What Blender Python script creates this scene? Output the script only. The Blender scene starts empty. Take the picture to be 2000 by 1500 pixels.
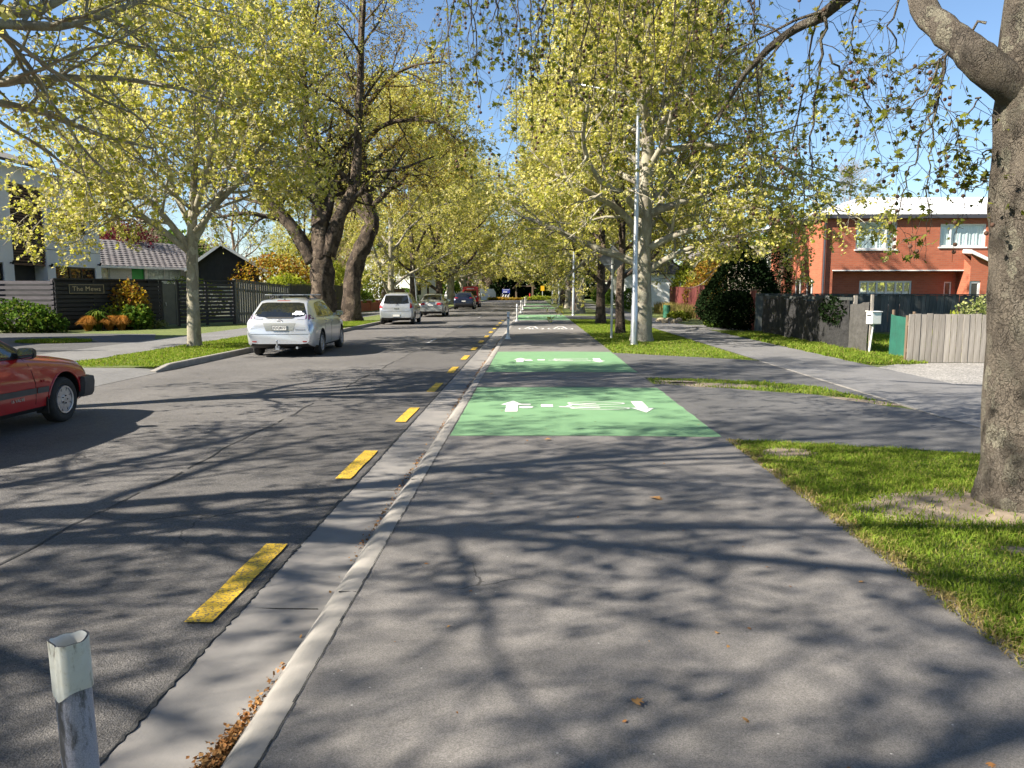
import bpy, bmesh, math, random
import numpy as np
from mathutils import Vector, Matrix
from mathutils.bvhtree import BVHTree
from mathutils.geometry import delaunay_2d_cdt

scene = bpy.context.scene
COL = scene.collection
R = math.radians

# ------------------------------------------------------------------ camera
CAM_H = 1.55
FPX = 1500.0
PITCH = math.atan(182 / FPX)
YAW = math.atan(40 / FPX * math.cos(PITCH))
cam_data = bpy.data.cameras.new('camera')
cam = bpy.data.objects.new('camera', cam_data)
COL.objects.link(cam)
cam.location = (0, 0, CAM_H)
cam.rotation_euler = (math.pi / 2 - PITCH, 0, YAW)
cam_data.sensor_width = 36
cam_data.lens = FPX / 2000 * 36
cam_data.clip_start = 0.05
cam_data.clip_end = 4000
scene.camera = cam

# ------------------------------------------------------------------ light
SUN_EL = R(38)
SUN_AZ = math.atan2(-0.38, -0.925)          # towards the sun: behind the camera, to the left
sun_vec = Vector((math.cos(SUN_AZ) * math.cos(SUN_EL), math.sin(SUN_AZ) * math.cos(SUN_EL), math.sin(SUN_EL)))
world = bpy.data.worlds.new('World')
scene.world = world
world.use_nodes = True
wn = world.node_tree
wn.nodes.clear()
sky = wn.nodes.new('ShaderNodeTexSky')
sky.sky_type = 'NISHITA'
sky.sun_disc = False
sky.sun_elevation = SUN_EL
sky.sun_rotation = math.atan2(sun_vec.x, sun_vec.y)
sky.air_density = 1.0
sky.dust_density = 0.15
sky.ozone_density = 4.0
bg = wn.nodes.new('ShaderNodeBackground')
bg.inputs['Strength'].default_value = 0.062
wo = wn.nodes.new('ShaderNodeOutputWorld')
wn.links.new(sky.outputs[0], bg.inputs[0])
wn.links.new(bg.outputs[0], wo.inputs[0])
sd = bpy.data.lights.new('sun', 'SUN')
sd.energy = 5.0
sd.angle = R(0.53)
sd.color = (1.0, 0.92, 0.79)
sun = bpy.data.objects.new('sun', sd)
COL.objects.link(sun)
sun.rotation_euler = (-sun_vec).to_track_quat('-Z', 'Y').to_euler()
sun.location = (-20, -10, 25)
vs = scene.view_settings
vs.view_transform = 'Standard'
vs.look = 'None'
vs.exposure = 1.6
vs.gamma = 1
vs.use_curve_mapping = False
scene.cycles.use_denoising = True
scene.cycles.use_adaptive_sampling = True
scene.cycles.adaptive_threshold = 0.025
scene.cycles.caustics_reflective = False
scene.cycles.caustics_refractive = False
scene.cycles.max_bounces = 6
scene.cycles.diffuse_bounces = 3
scene.cycles.glossy_bounces = 3
scene.cycles.transparent_max_bounces = 8
scene.cycles.sample_clamp_indirect = 6

# ------------------------------------------------------------------ pixels of the photograph -> directions
CMAT = cam.rotation_euler.to_matrix()


def ray(px, py):
    return CMAT @ Vector(((px - 1000) / FPX, (750 - py) / FPX, -1))


def G(px, py, z=0.0):
    d = ray(px, py)
    t = (z - CAM_H) / d.z
    return Vector((d.x * t, d.y * t, z))


def D(px, py, Y):
    d = ray(px, py)
    t = Y / d.y
    return Vector((d.x * t, Y, CAM_H + d.z * t))


def on_wall(px, py, A, B):
    """(u, z) where the sight line meets the upright plane through A and B"""
    d = ray(px, py)
    ax, ay = A
    ex, ey = B[0] - A[0], B[1] - A[1]
    n = math.hypot(ex, ey)
    ex, ey = ex / n, ey / n
    # t*d = A + u*e
    det = d.x * (-ey) - d.y * (-ex)
    t = (ax * (-ey) - ay * (-ex)) / det
    u = (d.x * t - ax) * ex + (d.y * t - ay) * ey
    return u, CAM_H + d.z * t


# ------------------------------------------------------------------ objects
def link(name, me, parent=None, mat=None):
    o = bpy.data.objects.new(name, me)
    COL.objects.link(o)
    if parent is not None:
        o.parent = parent
    if mat is not None and me is not None and len(me.materials) == 0:
        for m in (mat if isinstance(mat, (list, tuple)) else [mat]):
            me.materials.append(m)
    return o


def tag(o, label=None, cat=None, group=None, kind=None):
    if label:
        o['label'] = label
    if cat:
        o['category'] = cat
    if group:
        o['group'] = group
    if kind:
        o['kind'] = kind
    return o


def thing(name, label, cat, loc=(0, 0, 0), rz=0.0, group=None):
    o = bpy.data.objects.new(name, None)
    COL.objects.link(o)
    o.empty_display_size = 0.2
    o.location = loc
    o.rotation_euler = (0, 0, rz)
    return tag(o, label, cat, group)


def dup(o, loc=None, rz=None, scale=None, label=None, parent=None, group=None, top=True):
    c = o.copy()
    COL.objects.link(c)
    c.parent = parent
    if top:
        if loc is not None:
            c.location = loc
        if rz is not None:
            c.rotation_euler = (0, 0, rz)
        if scale is not None:
            c.scale = (scale,) * 3 if not isinstance(scale, tuple) else scale
        if label:
            c['label'] = label
        if group:
            c['group'] = group
    for ch in list(o.children):
        dup(ch, parent=c, top=False)
    return c


def wall_frame(name, label, cat, A, B, group=None, z=0.0):
    """thing whose local x runs from A to B, local y away from the viewer"""
    return thing(name, label, cat, (A[0], A[1], z), math.atan2(B[1] - A[1], B[0] - A[0]), group)


class MB:
    """collects shapes; build() links them as one mesh"""

    def __init__(s):
        s.v, s.f, s.mi = [], [], []
        s.cur = 0

    def add(s, vs_, fs_):
        b = len(s.v)
        s.v.extend([tuple(v) for v in vs_])
        for f in fs_:
            s.f.append(tuple(i + b for i in f))
            s.mi.append(s.cur)
        return s

    def box(s, c, d, rz=0.0, M=None):
        x, y, z = d[0] / 2, d[1] / 2, d[2] / 2
        p = [Vector(q) for q in ((-x, -y, -z), (x, -y, -z), (x, y, -z), (-x, y, -z), (-x, -y, z), (x, -y, z), (x, y, z), (-x, y, z))]
        m = M if M is not None else Matrix.Rotation(rz, 3, 'Z')
        p = [m @ q + Vector(c) for q in p]
        return s.add(p, ((0, 3, 2, 1), (4, 5, 6, 7), (0, 1, 5, 4), (1, 2, 6, 5), (2, 3, 7, 6), (3, 0, 4, 7)))

    def span(s, x0, x1, y0, y1, z0, z1):
        return s.box(((x0 + x1) / 2, (y0 + y1) / 2, (z0 + z1) / 2), (abs(x1 - x0), abs(y1 - y0), abs(z1 - z0)))

    def prism(s, poly, z0, z1):
        n = len(poly)
        area = sum(poly[i][0] * poly[(i + 1) % n][1] - poly[(i + 1) % n][0] * poly[i][1] for i in range(n))
        if area < 0:
            poly = poly[::-1]
        v = [(p[0], p[1], z0) for p in poly] + [(p[0], p[1], z1) for p in poly]
        f = [tuple(range(n - 1, -1, -1)), tuple(range(n, 2 * n))]
        f += [(i, (i + 1) % n, n + (i + 1) % n, n + i) for i in range(n)]
        return s.add(v, f)

    def sheet(s, poly, z):
        n = len(poly)
        area = sum(poly[i][0] * poly[(i + 1) % n][1] - poly[(i + 1) % n][0] * poly[i][1] for i in range(n))
        if area < 0:
            poly = poly[::-1]
        return s.add([(p[0], p[1], z) for p in poly], [tuple(range(n))])

    def tube(s, pts, rad, k=8, cap=True, jit=None):
        pts = [Vector(p) for p in pts]
        n = len(pts)
        if not isinstance(rad, (list, tuple)):
            rad = [rad] * n
        b = len(s.v)
        t = (pts[1] - pts[0]).normalized()
        u = t.orthogonal().normalized()
        for i in range(n):
            if i == 0:
                t = pts[1] - pts[0]
            elif i == n - 1:
                t = pts[-1] - pts[-2]
            else:
                t = pts[i + 1] - pts[i - 1]
            t.normalize()
            u = (u - t * u.dot(t)).normalized()
            w = t.cross(u)
            for j in range(k):
                a = 2 * math.pi * j / k
                r = rad[i] * (jit(i, j) if jit else 1)
                q = pts[i] + (u * math.cos(a) + w * math.sin(a)) * r
                s.v.append((q.x, q.y, q.z))
        for i in range(n - 1):
            for j in range(k):
                a, c = b + i * k + j, b + i * k + (j + 1) % k
                s.f.append((a, c, c + k, a + k))
                s.mi.append(s.cur)
        if cap:
            s.f.append(tuple(b + j for j in range(k - 1, -1, -1)))
            s.f.append(tuple(b + (n - 1) * k + j for j in range(k)))
            s.mi += [s.cur, s.cur]
        return s

    def lathe(s, prof, k=16, M=None, closed=False):
        """prof: (r, z) pairs round z"""
        b = len(s.v)
        m = M if M is not None else Matrix.Identity(4)
        for r, z in prof:
            for j in range(k):
                a = 2 * math.pi * j / k
                q = m @ Vector((r * math.cos(a), r * math.sin(a), z))
                s.v.append((q.x, q.y, q.z))
        n = len(prof)
        for i in range(n if closed else n - 1):
            i2 = (i + 1) % n
            for j in range(k):
                j2 = (j + 1) % k
                s.f.append((b + i * k + j, b + i * k + j2, b + i2 * k + j2, b + i2 * k + j))
                s.mi.append(s.cur)
        if not closed:
            if prof[0][0] > 1e-5:
                s.f.append(tuple(b + j for j in range(k - 1, -1, -1)))
                s.mi.append(s.cur)
            if prof[-1][0] > 1e-5:
                s.f.append(tuple(b + (n - 1) * k + j for j in range(k)))
                s.mi.append(s.cur)
        return s

    def build(s, name, mat=None, parent=None, smooth=False, origin=None, sharp=None, bevel=0):
        me = bpy.data.meshes.new(name)
        v = s.v
        if origin is not None:
            v = [(a[0] - origin[0], a[1] - origin[1], a[2] - origin[2]) for a in v]
        me.from_pydata(v, [], s.f)
        if any(s.mi):
            me.polygons.foreach_set('material_index', s.mi)
        if smooth:
            me.polygons.foreach_set('use_smooth', [True] * len(me.polygons))
        if sharp is not None:
            me.set_sharp_from_angle(angle=R(sharp))
        me.update()
        o = link(name, me, parent, mat)
        if bevel:
            md = o.modifiers.new('bevel', 'BEVEL')
            md.width = bevel
            md.segments = 2
            md.limit_method = 'ANGLE'
        if origin is not None and parent is None:
            o.location = origin
        return o


def np_mesh(name, verts, faces, mat=None, parent=None, smooth=False):
    verts = np.asarray(verts, dtype=np.float32)
    faces = np.asarray(faces, dtype=np.int32)
    me = bpy.data.meshes.new(name)
    me.vertices.add(len(verts))
    me.vertices.foreach_set('co', verts.ravel())
    k = faces.shape[1]
    me.loops.add(faces.size)
    me.loops.foreach_set('vertex_index', faces.ravel())
    me.polygons.add(len(faces))
    me.polygons.foreach_set('loop_start', np.arange(0, faces.size, k, dtype=np.int32))
    me.polygons.foreach_set('loop_total', np.full(len(faces), k, dtype=np.int32))
    if smooth:
        me.polygons.foreach_set('use_smooth', np.ones(len(faces), dtype=bool))
    me.update(calc_edges=True)
    me.validate()
    return link(name, me, parent, mat)


def text_mesh(body, size, depth=0.002, spacing=1.0):
    cu = bpy.data.curves.new('text', 'FONT')
    cu.body = body
    cu.size = size
    cu.extrude = depth
    cu.align_x = 'CENTER'
    cu.align_y = 'CENTER'
    cu.space_character = spacing
    cu.resolution_u = 3
    o = bpy.data.objects.new('lettering', cu)
    COL.objects.link(o)
    dg = bpy.context.evaluated_depsgraph_get()
    me = bpy.data.meshes.new_from_object(o.evaluated_get(dg))
    bpy.data.objects.remove(o)
    bpy.data.curves.remove(cu)
    return me


# ------------------------------------------------------------------ materials
def newmat(name):
    m = bpy.data.materials.new(name)
    m.use_nodes = True
    nt = m.node_tree
    return m, nt, nt.nodes['Principled BSDF']


def N(nt, typ, **kw):
    n = nt.nodes.new(typ)
    for k, v in kw.items():
        if k in ('operation', 'blend_type', 'data_type', 'feature', 'noise_dimensions', 'wave_type', 'bands_direction', 'interpolation_type', 'distance'):
            setattr(n, k, v)
        else:
            n.inputs[k].default_value = v
    return n


def rgb(c):
    return (c[0], c[1], c[2], 1.0) if not isinstance(c, (int, float)) else (c, c, c, 1.0)


def mixc(nt, fac, a, b, blend='MIX'):
    n = nt.nodes.new('ShaderNodeMix')
    n.data_type = 'RGBA'
    n.blend_type = blend
    for sock, val in ((0, fac), (6, a), (7, b)):
        if isinstance(val, bpy.types.NodeSocket):
            nt.links.new(val, n.inputs[sock])
        elif sock == 0:
            n.inputs[0].default_value = val
        else:
            n.inputs[sock].default_value = rgb(val)
    return n.outputs[2]


def maprange(nt, val, a, b, c=0.0, d=1.0):
    n = nt.nodes.new('ShaderNodeMapRange')
    nt.links.new(val, n.inputs[0])
    n.inputs[1].default_value, n.inputs[2].default_value = a, b
    n.inputs[3].default_value, n.inputs[4].default_value = c, d
    return n.outputs[0]


def noise(nt, co, scale, detail=4, rough=0.55, dist=0.0):
    n = N(nt, 'ShaderNodeTexNoise', Scale=scale, Detail=detail, Roughness=rough, Distortion=dist)
    if co is not None:
        nt.links.new(co, n.inputs['Vector'])
    return n.outputs[0]


def voro(nt, co, scale, feature='F1', out='Color', rnd=1.0):
    n = N(nt, 'ShaderNodeTexVoronoi', feature=feature, Scale=scale, Randomness=rnd)
    if co is not None:
        nt.links.new(co, n.inputs['Vector'])
    return n.outputs[out]


def objco(nt, scale=(1, 1, 1)):
    c = nt.nodes.new('ShaderNodeTexCoord')
    if scale == (1, 1, 1):
        return c.outputs['Object']
    mp = N(nt, 'ShaderNodeMapping', Scale=scale)
    nt.links.new(c.outputs['Object'], mp.inputs[0])
    return mp.outputs[0]


def bumpn(nt, bsdf, h, strength=0.3, dist=0.01):
    b = nt.nodes.new('ShaderNodeBump')
    b.inputs['Strength'].default_value = strength
    b.inputs['Distance'].default_value = dist
    nt.links.new(h, b.inputs['Height'])
    nt.links.new(b.outputs[0], bsdf.inputs['Normal'])


def addv(nt, a, b, w=1.0):
    n = nt.nodes.new('ShaderNodeMath')
    n.operation = 'MULTIPLY_ADD'
    nt.links.new(b, n.inputs[0])
    n.inputs[1].default_value = w
    nt.links.new(a, n.inputs[2])
    return n.outputs[0]


def M(name, c1, c2=None, scale=4.0, rough=0.6, metal=0.0, bump=0.0, bscale=None, coat=0.0, spec=0.5, stretch=(1, 1, 1), lo=0.35, hi=0.65, rnd=0.0, dist=0.01, detail=5):
    m, nt, b = newmat(name)
    co = objco(nt, stretch)
    if c2 is None:
        c2 = tuple(x * 0.8 for x in c1)
    f = noise(nt, co, scale, detail)
    col = mixc(nt, maprange(nt, f, lo, hi), c1, c2)
    if rnd:
        oi = nt.nodes.new('ShaderNodeObjectInfo')
        v = maprange(nt, oi.outputs['Random'], 0, 1, 1 - rnd, 1 + rnd)
        hsv = N(nt, 'ShaderNodeHueSaturation')
        nt.links.new(col, hsv.inputs['Color'])
        nt.links.new(v, hsv.inputs['Value'])
        col = hsv.outputs[0]
    nt.links.new(col, b.inputs['Base Color'])
    b.inputs['Roughness'].default_value = rough
    b.inputs['Metallic'].default_value = metal
    b.inputs['Specular IOR Level'].default_value = spec
    b.inputs['Coat Weight'].default_value = coat
    b.inputs['Coat Roughness'].default_value = 0.04
    if bump:
        bumpn(nt, b, noise(nt, co, bscale or scale * 6, 4), bump, dist)
    return m


def mat_asphalt(name, base, agg=220.0, contrast=0.35, bump=0.35, bd=0.004, tint=(1.0, 0.98, 0.97), seam=False):
    m, nt, b = newmat(name)
    co = objco(nt)
    v = voro(nt, co, agg)
    sep = nt.nodes.new('ShaderNodeSeparateColor')
    nt.links.new(v, sep.inputs[0])
    g = maprange(nt, sep.outputs[0], 0, 1, 1 - contrast, 1 + contrast)
    big = maprange(nt, noise(nt, co, 0.7, 5, 0.6), 0.3, 0.7, 0.82, 1.16)
    mid = maprange(nt, noise(nt, co, 9.0, 5, 0.65), 0.3, 0.7, 0.88, 1.1)
    m1 = N(nt, 'ShaderNodeMath', operation='MULTIPLY')
    nt.links.new(g, m1.inputs[0]); nt.links.new(big, m1.inputs[1])
    m2 = N(nt, 'ShaderNodeMath', operation='MULTIPLY')
    nt.links.new(m1.outputs[0], m2.inputs[0]); nt.links.new(mid, m2.inputs[1])
    val = m2.outputs[0]
    # stains, polished wheel tracks and hairline cracks
    stn = maprange(nt, noise(nt, co, 2.3, 6, 0.7, 1.5), 0.56, 0.68, 1.0, 0.80)
    m5 = N(nt, 'ShaderNodeMath', operation='MULTIPLY')
    nt.links.new(val, m5.inputs[0]); nt.links.new(stn, m5.inputs[1])
    wv = N(nt, 'ShaderNodeTexNoise', Scale=1.1, Detail=5.0)
    nt.links.new(co, wv.inputs['Vector'])
    wa = N(nt, 'ShaderNodeVectorMath', operation='MULTIPLY_ADD')
    nt.links.new(wv.outputs['Color'], wa.inputs[0])
    wa.inputs[1].default_value = (.8, .8, .8)
    nt.links.new(co, wa.inputs[2])
    ck = voro(nt, wa.outputs[0], 0.42, 'DISTANCE_TO_EDGE', 'Distance')
    ckm = maprange(nt, ck, 0.0012, 0.0032, 1, 0)
    msk = maprange(nt, noise(nt, co, 0.45, 2), 0.52, 0.6)
    m6 = N(nt, 'ShaderNodeMath', operation='MULTIPLY')
    nt.links.new(ckm, m6.inputs[0]); nt.links.new(msk, m6.inputs[1])
    m7 = N(nt, 'ShaderNodeMath', operation='MULTIPLY')
    nt.links.new(m5.outputs[0], m7.inputs[0]); nt.links.new(maprange(nt, m6.outputs[0], 0, 1, 1, .35), m7.inputs[1])
    val = m7.outputs[0]
    # sparse pale stones and dark gum spots
    sp = voro(nt, co, 38.0)
    sep2 = nt.nodes.new('ShaderNodeSeparateColor')
    nt.links.new(sp, sep2.inputs[0])
    pale = maprange(nt, sep2.outputs[1], 0.985, 0.99)
    dsp = voro(nt, co, 38.0, out='Distance')
    near = maprange(nt, dsp, 0.12, 0.2, 1, 0)
    m3 = N(nt, 'ShaderNodeMath', operation='MULTIPLY')
    nt.links.new(pale, m3.inputs[0]); nt.links.new(near, m3.inputs[1])
    if seam:   # older, slightly paler seal left of the joint
        sx = nt.nodes.new('ShaderNodeSeparateXYZ')
        nt.links.new(co, sx.inputs[0])
        wob = noise(nt, co, 1.3, 3)
        xx = addv(nt, sx.outputs[0], wob, 0.12)
        sv = maprange(nt, xx, -3.16, -3.10, 1.22, 1.0)
        m4 = N(nt, 'ShaderNodeMath', operation='MULTIPLY')
        nt.links.new(val, m4.inputs[0]); nt.links.new(sv, m4.inputs[1])
        val = m4.outputs[0]
    cmb = N(nt, 'ShaderNodeVectorMath', operation='SCALE')
    cmb.inputs[0].default_value = tuple(base * t for t in tint)
    nt.links.new(val, cmb.inputs['Scale'])
    col = mixc(nt, m3.outputs[0], cmb.outputs[0], (0.34, 0.33, 0.31))
    nt.links.new(col, b.inputs['Base Color'])
    b.inputs['Roughness'].default_value = 0.82
    b.inputs['Specular IOR Level'].default_value = 0.35
    h = voro(nt, co, agg, out='Distance')
    hn = noise(nt, co, agg * 0.35, 3)
    bumpn(nt, b, addv(nt, hn, h, 0.8), bump, bd)
    return m


def mat_leaf(name, cols, trans=0.45, tcol=None, rough=0.55):
    """cols: list of colours picked at random for each leaf"""
    m = bpy.data.materials.new(name)
    m.use_nodes = True
    nt = m.node_tree
    nt.nodes.clear()
    geo = nt.nodes.new('ShaderNodeNewGeometry')
    cr = nt.nodes.new('ShaderNodeValToRGB')
    el = cr.color_ramp.elements
    while len(el) < len(cols):
        el.new(0.5)
    for i, c in enumerate(cols):
        el[i].position = i / (len(cols) - 1)
        el[i].color = rgb(c)
    nt.links.new(geo.outputs['Random Per Island'], cr.inputs[0])
    d = nt.nodes.new('ShaderNodeBsdfDiffuse')
    t = nt.nodes.new('ShaderNodeBsdfTranslucent')
    nt.links.new(cr.outputs[0], d.inputs['Color'])
    hs = N(nt, 'ShaderNodeHueSaturation', Saturation=1.1, Value=1.25)
    nt.links.new(cr.outputs[0], hs.inputs['Color'])
    nt.links.new(hs.outputs[0], t.inputs['Color'])
    mx = nt.nodes.new('ShaderNodeMixShader')
    mx.inputs[0].default_value = trans
    nt.links.new(d.outputs[0], mx.inputs[1])
    nt.links.new(t.outputs[0], mx.inputs[2])
    out = nt.nodes.new('ShaderNodeOutputMaterial')
    nt.links.new(mx.outputs[0], out.inputs[0])
    return m


def mat_bark(name, cols, scale=5.0, zs=0.55, bump=0.6, bd=0.03, flake=4.0, crack=0.8, dark=(0.055, 0.042, 0.032)):
    m, nt, b = newmat(name)
    co = objco(nt, (1, 1, zs))
    warp = nt.nodes.new('ShaderNodeTexNoise')
    warp.inputs['Scale'].default_value = scale * 1.3
    warp.inputs['Detail'].default_value = 4
    nt.links.new(co, warp.inputs['Vector'])
    va = N(nt, 'ShaderNodeVectorMath', operation='MULTIPLY_ADD')
    nt.links.new(warp.outputs['Color'], va.inputs[0])
    va.inputs[1].default_value = (1.6 / scale,) * 3
    nt.links.new(co, va.inputs[2])
    wco = va.outputs[0]

    def pick(sc):
        v = N(nt, 'ShaderNodeTexVoronoi', Scale=sc)
        nt.links.new(wco, v.inputs['Vector'])
        sep = nt.nodes.new('ShaderNodeSeparateColor')
        nt.links.new(v.outputs['Color'], sep.inputs[0])
        return sep.outputs[0]
    big = pick(scale)
    cr = nt.nodes.new('ShaderNodeValToRGB')
    cr.color_ramp.interpolation = 'CONSTANT'
    el = cr.color_ramp.elements
    while len(el) < len(cols):
        el.new(0.5)
    for i, c in enumerate(cols):
        el[i].position = i / len(cols)
        el[i].color = rgb(c)
    nt.links.new(big, cr.inputs[0])
    fl = pick(scale * flake)
    col = mixc(nt, maprange(nt, fl, 0, 1, 0, 0.45), cr.outputs[0], cols[1])
    fine = noise(nt, co, scale * 9, 6, 0.7)
    col = mixc(nt, maprange(nt, fine, 0.40, 0.72, 0, 0.55), col, dark)
    ed = N(nt, 'ShaderNodeTexVoronoi', feature='DISTANCE_TO_EDGE', Scale=scale * flake)
    nt.links.new(wco, ed.inputs['Vector'])
    patchy = maprange(nt, noise(nt, co, scale * .6, 4), 0.42, 0.58, 0.15, 1)
    mm = N(nt, 'ShaderNodeMath', operation='MULTIPLY')
    nt.links.new(maprange(nt, ed.outputs['Distance'], 0.0, 0.10, crack, 0), mm.inputs[0])
    nt.links.new(patchy, mm.inputs[1])
    col = mixc(nt, mm.outputs[0], col, dark)
    nt.links.new(col, b.inputs['Base Color'])
    b.inputs['Roughness'].default_value = 0.85
    b.inputs['Specular IOR Level'].default_value = 0.25
    hh = addv(nt, addv(nt, big, fl, 0.7), fine, 0.9)
    sb = N(nt, 'ShaderNodeMath', operation='SUBTRACT')
    nt.links.new(hh, sb.inputs[0]); nt.links.new(mm.outputs[0], sb.inputs[1])
    bumpn(nt, b, sb.outputs[0], bump, bd)
    return m


MAT = {}
MAT['path'] = mat_asphalt('path asphalt', 0.138, 260, 0.32, 0.25, 0.003, tint=(1.05, .985, .93))
MAT['road'] = mat_asphalt('road seal', 0.088, 120, 0.36, 0.6, 0.007, tint=(1.04, 0.98, 0.94), seam=True)
MAT['drive'] = mat_asphalt('driveway asphalt', 0.10, 200, 0.3, 0.3, 0.004)
MAT['footpath'] = mat_asphalt('footpath asphalt', 0.15, 200, 0.3, 0.3, 0.004)
MAT['drive_shade'] = mat_asphalt('driveway asphalt with painted shade', 0.075, 200, 0.3, 0.3, 0.004)  # darker than the other drives: house shade put into the asphalt colour
MAT['gravel'] = mat_asphalt('gravel', 0.26, 45, 0.5, 0.8, 0.015, tint=(1, .95, .88))
MAT['concrete'] = M('kerb concrete', (0.27, 0.25, 0.225), (0.19, 0.18, 0.165), scale=6, rough=0.85, bump=0.25, bscale=90, lo=0.3, hi=0.7, dist=0.004)
MAT['gutter'] = M('gutter concrete', (0.215, 0.20, 0.185), (0.15, 0.145, 0.14), scale=4, rough=0.85, bump=0.25, bscale=110, lo=0.3, hi=0.7, dist=0.003)
MAT['bitumen'] = M('bitumen seam', (0.018, 0.018, 0.018), (0.04, 0.04, 0.038), scale=40, rough=0.7, bump=0.8, bscale=120, dist=0.01)
MAT['dirt'] = M('bare dirt', (0.30, 0.24, 0.175), (0.19, 0.145, 0.10), scale=5, rough=0.95, bump=0.6, bscale=60, dist=0.015)
MAT['turf'] = M('turf', (0.085, 0.125, 0.022), (0.14, 0.15, 0.04), scale=2.2, rough=0.95, bump=0.8, bscale=70, dist=0.03, lo=0.3, hi=0.75)
MAT['lawn'] = M('lawn', (0.055, 0.10, 0.018), (0.10, 0.13, 0.03), scale=0.8, rough=0.95, bump=0.8, bscale=40, dist=0.03)


def mat_paint(name, col, wear=0.10, scale=60, lo=.28):
    m, nt, b = newmat(name)
    co = objco(nt)
    f = noise(nt, co, scale, 6, 0.7)
    w = maprange(nt, f, lo, lo + wear, 1, 0)
    f2 = noise(nt, co, 3, 4)
    c = mixc(nt, maprange(nt, f2, 0.35, 0.7, 0, 0.35), col, tuple(x * 0.72 for x in col))
    c = mixc(nt, w, c, (0.07, 0.068, 0.066))
    nt.links.new(c, b.inputs['Base Color'])
    b.inputs['Roughness'].default_value = 0.7
    v = voro(nt, co, 200, out='Distance')
    bumpn(nt, b, v, 0.35, 0.004)
    return m


MAT['yellow'] = mat_paint('yellow road paint', (0.60, 0.385, 0.02), 0.09, 70, .405)
MAT['green'] = mat_paint('green surfacing', (0.145, 0.275, 0.14), 0.04, 70)
MAT['white_line'] = mat_paint('white road paint', (0.72, 0.71, 0.69), 0.10, 45)
MAT['faded_line'] = mat_paint('faded road paint', (0.42, 0.41, 0.40), 0.30, 25)

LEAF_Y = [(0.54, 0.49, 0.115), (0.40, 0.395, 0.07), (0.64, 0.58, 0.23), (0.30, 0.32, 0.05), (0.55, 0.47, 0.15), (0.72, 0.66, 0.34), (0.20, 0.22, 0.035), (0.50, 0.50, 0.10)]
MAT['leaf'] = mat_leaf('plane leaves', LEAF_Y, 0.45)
MAT['leaf_near'] = mat_leaf('plane leaves with painted shade', [(0.20, 0.21, 0.03), (0.12, 0.14, 0.03), (0.26, 0.24, 0.05), (0.085, 0.10, 0.022), (0.15, 0.17, 0.03)], 0.35)  # darker set of plane leaf colours, backlit shade painted in
MAT['leaf_orange'] = mat_leaf('bronze new leaves', [(0.34, 0.25, 0.045), (0.26, 0.19, 0.04), (0.36, 0.30, 0.07), (0.20, 0.13, 0.035), (0.28, 0.26, 0.05)], 0.35)
MAT['leaf_green'] = mat_leaf('shrub leaves', [(0.05, 0.10, 0.018), (0.09, 0.15, 0.025), (0.03, 0.065, 0.014), (0.15, 0.18, 0.03)], 0.25, rough=0.55)
MAT['leaf_lime'] = mat_leaf('lime hedge leaves', [(0.20, 0.25, 0.03), (0.30, 0.33, 0.05), (0.12, 0.16, 0.02), (0.34, 0.33, 0.05)], 0.3)
MAT['leaf_dark'] = mat_leaf('dark conifer leaves', [(0.007, 0.014, 0.006), (0.012, 0.022, 0.008), (0.005, 0.009, 0.004), (0.016, 0.028, 0.009)], 0.05, rough=.8)  # conifer green, darkened further to hold the shade of nearby trees
MAT['leaf_plum'] = mat_leaf('plum leaves', [(0.09, 0.015, 0.025), (0.13, 0.03, 0.04), (0.05, 0.008, 0.015)], 0.25)
MAT['leaf_autumn'] = mat_leaf('orange shrub leaves', [(0.36, 0.20, 0.03), (0.30, 0.25, 0.04), (0.26, 0.09, 0.03), (0.18, 0.15, 0.03), (0.40, 0.28, 0.05)], 0.3)
MAT['leaf_cream'] = mat_leaf('variegated leaves', [(0.40, 0.40, 0.20), (0.10, 0.14, 0.03), (0.30, 0.30, 0.12), (0.07, 0.11, 0.03)], 0.25)
MAT['tussock'] = mat_leaf('ochre tussock blades', [(0.36, 0.17, 0.04), (0.28, 0.12, 0.03), (0.44, 0.25, 0.07)], 0.3)
MAT['blade'] = mat_leaf('grass blades', [(0.12, 0.20, 0.022), (0.19, 0.27, 0.035), (0.08, 0.14, 0.018), (0.27, 0.31, 0.055), (0.14, 0.23, 0.025), (0.36, 0.30, 0.11)], 0.35)
MAT['straw'] = mat_leaf('straw blades', [(0.42, 0.33, 0.15), (0.30, 0.22, 0.09), (0.36, 0.31, 0.12), (0.20, 0.20, 0.05), (0.14, 0.18, 0.03)], 0.3)
MAT['litter'] = mat_leaf('dry leaf litter', [(0.30, 0.15, 0.06), (0.20, 0.09, 0.035), (0.38, 0.22, 0.09), (0.11, 0.06, 0.03)], 0.1)
MAT['seed'] = M('seed balls', (0.12, 0.065, 0.04), (0.07, 0.035, 0.025), scale=60, rough=0.9)
MAT['bark'] = mat_bark('plane bark', [(0.27, 0.235, 0.19), (0.19, 0.16, 0.128), (0.245, 0.22, 0.172), (0.165, 0.138, 0.11), (0.36, 0.335, 0.255), (0.215, 0.183, 0.147), (0.26, 0.222, 0.176), (0.23, 0.196, 0.155)], 10.0, 0.75, 1.0, 0.06, 2.8, .65)
MAT['bark_pale'] = mat_bark('young plane bark', [(0.36, 0.33, 0.27), (0.28, 0.26, 0.20), (0.31, 0.29, 0.21), (0.23, 0.20, 0.16), (0.40, 0.38, 0.30)], 8.0, 0.5, 0.35, 0.015, 3.0, .35, (.13, .11, .085))
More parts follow.
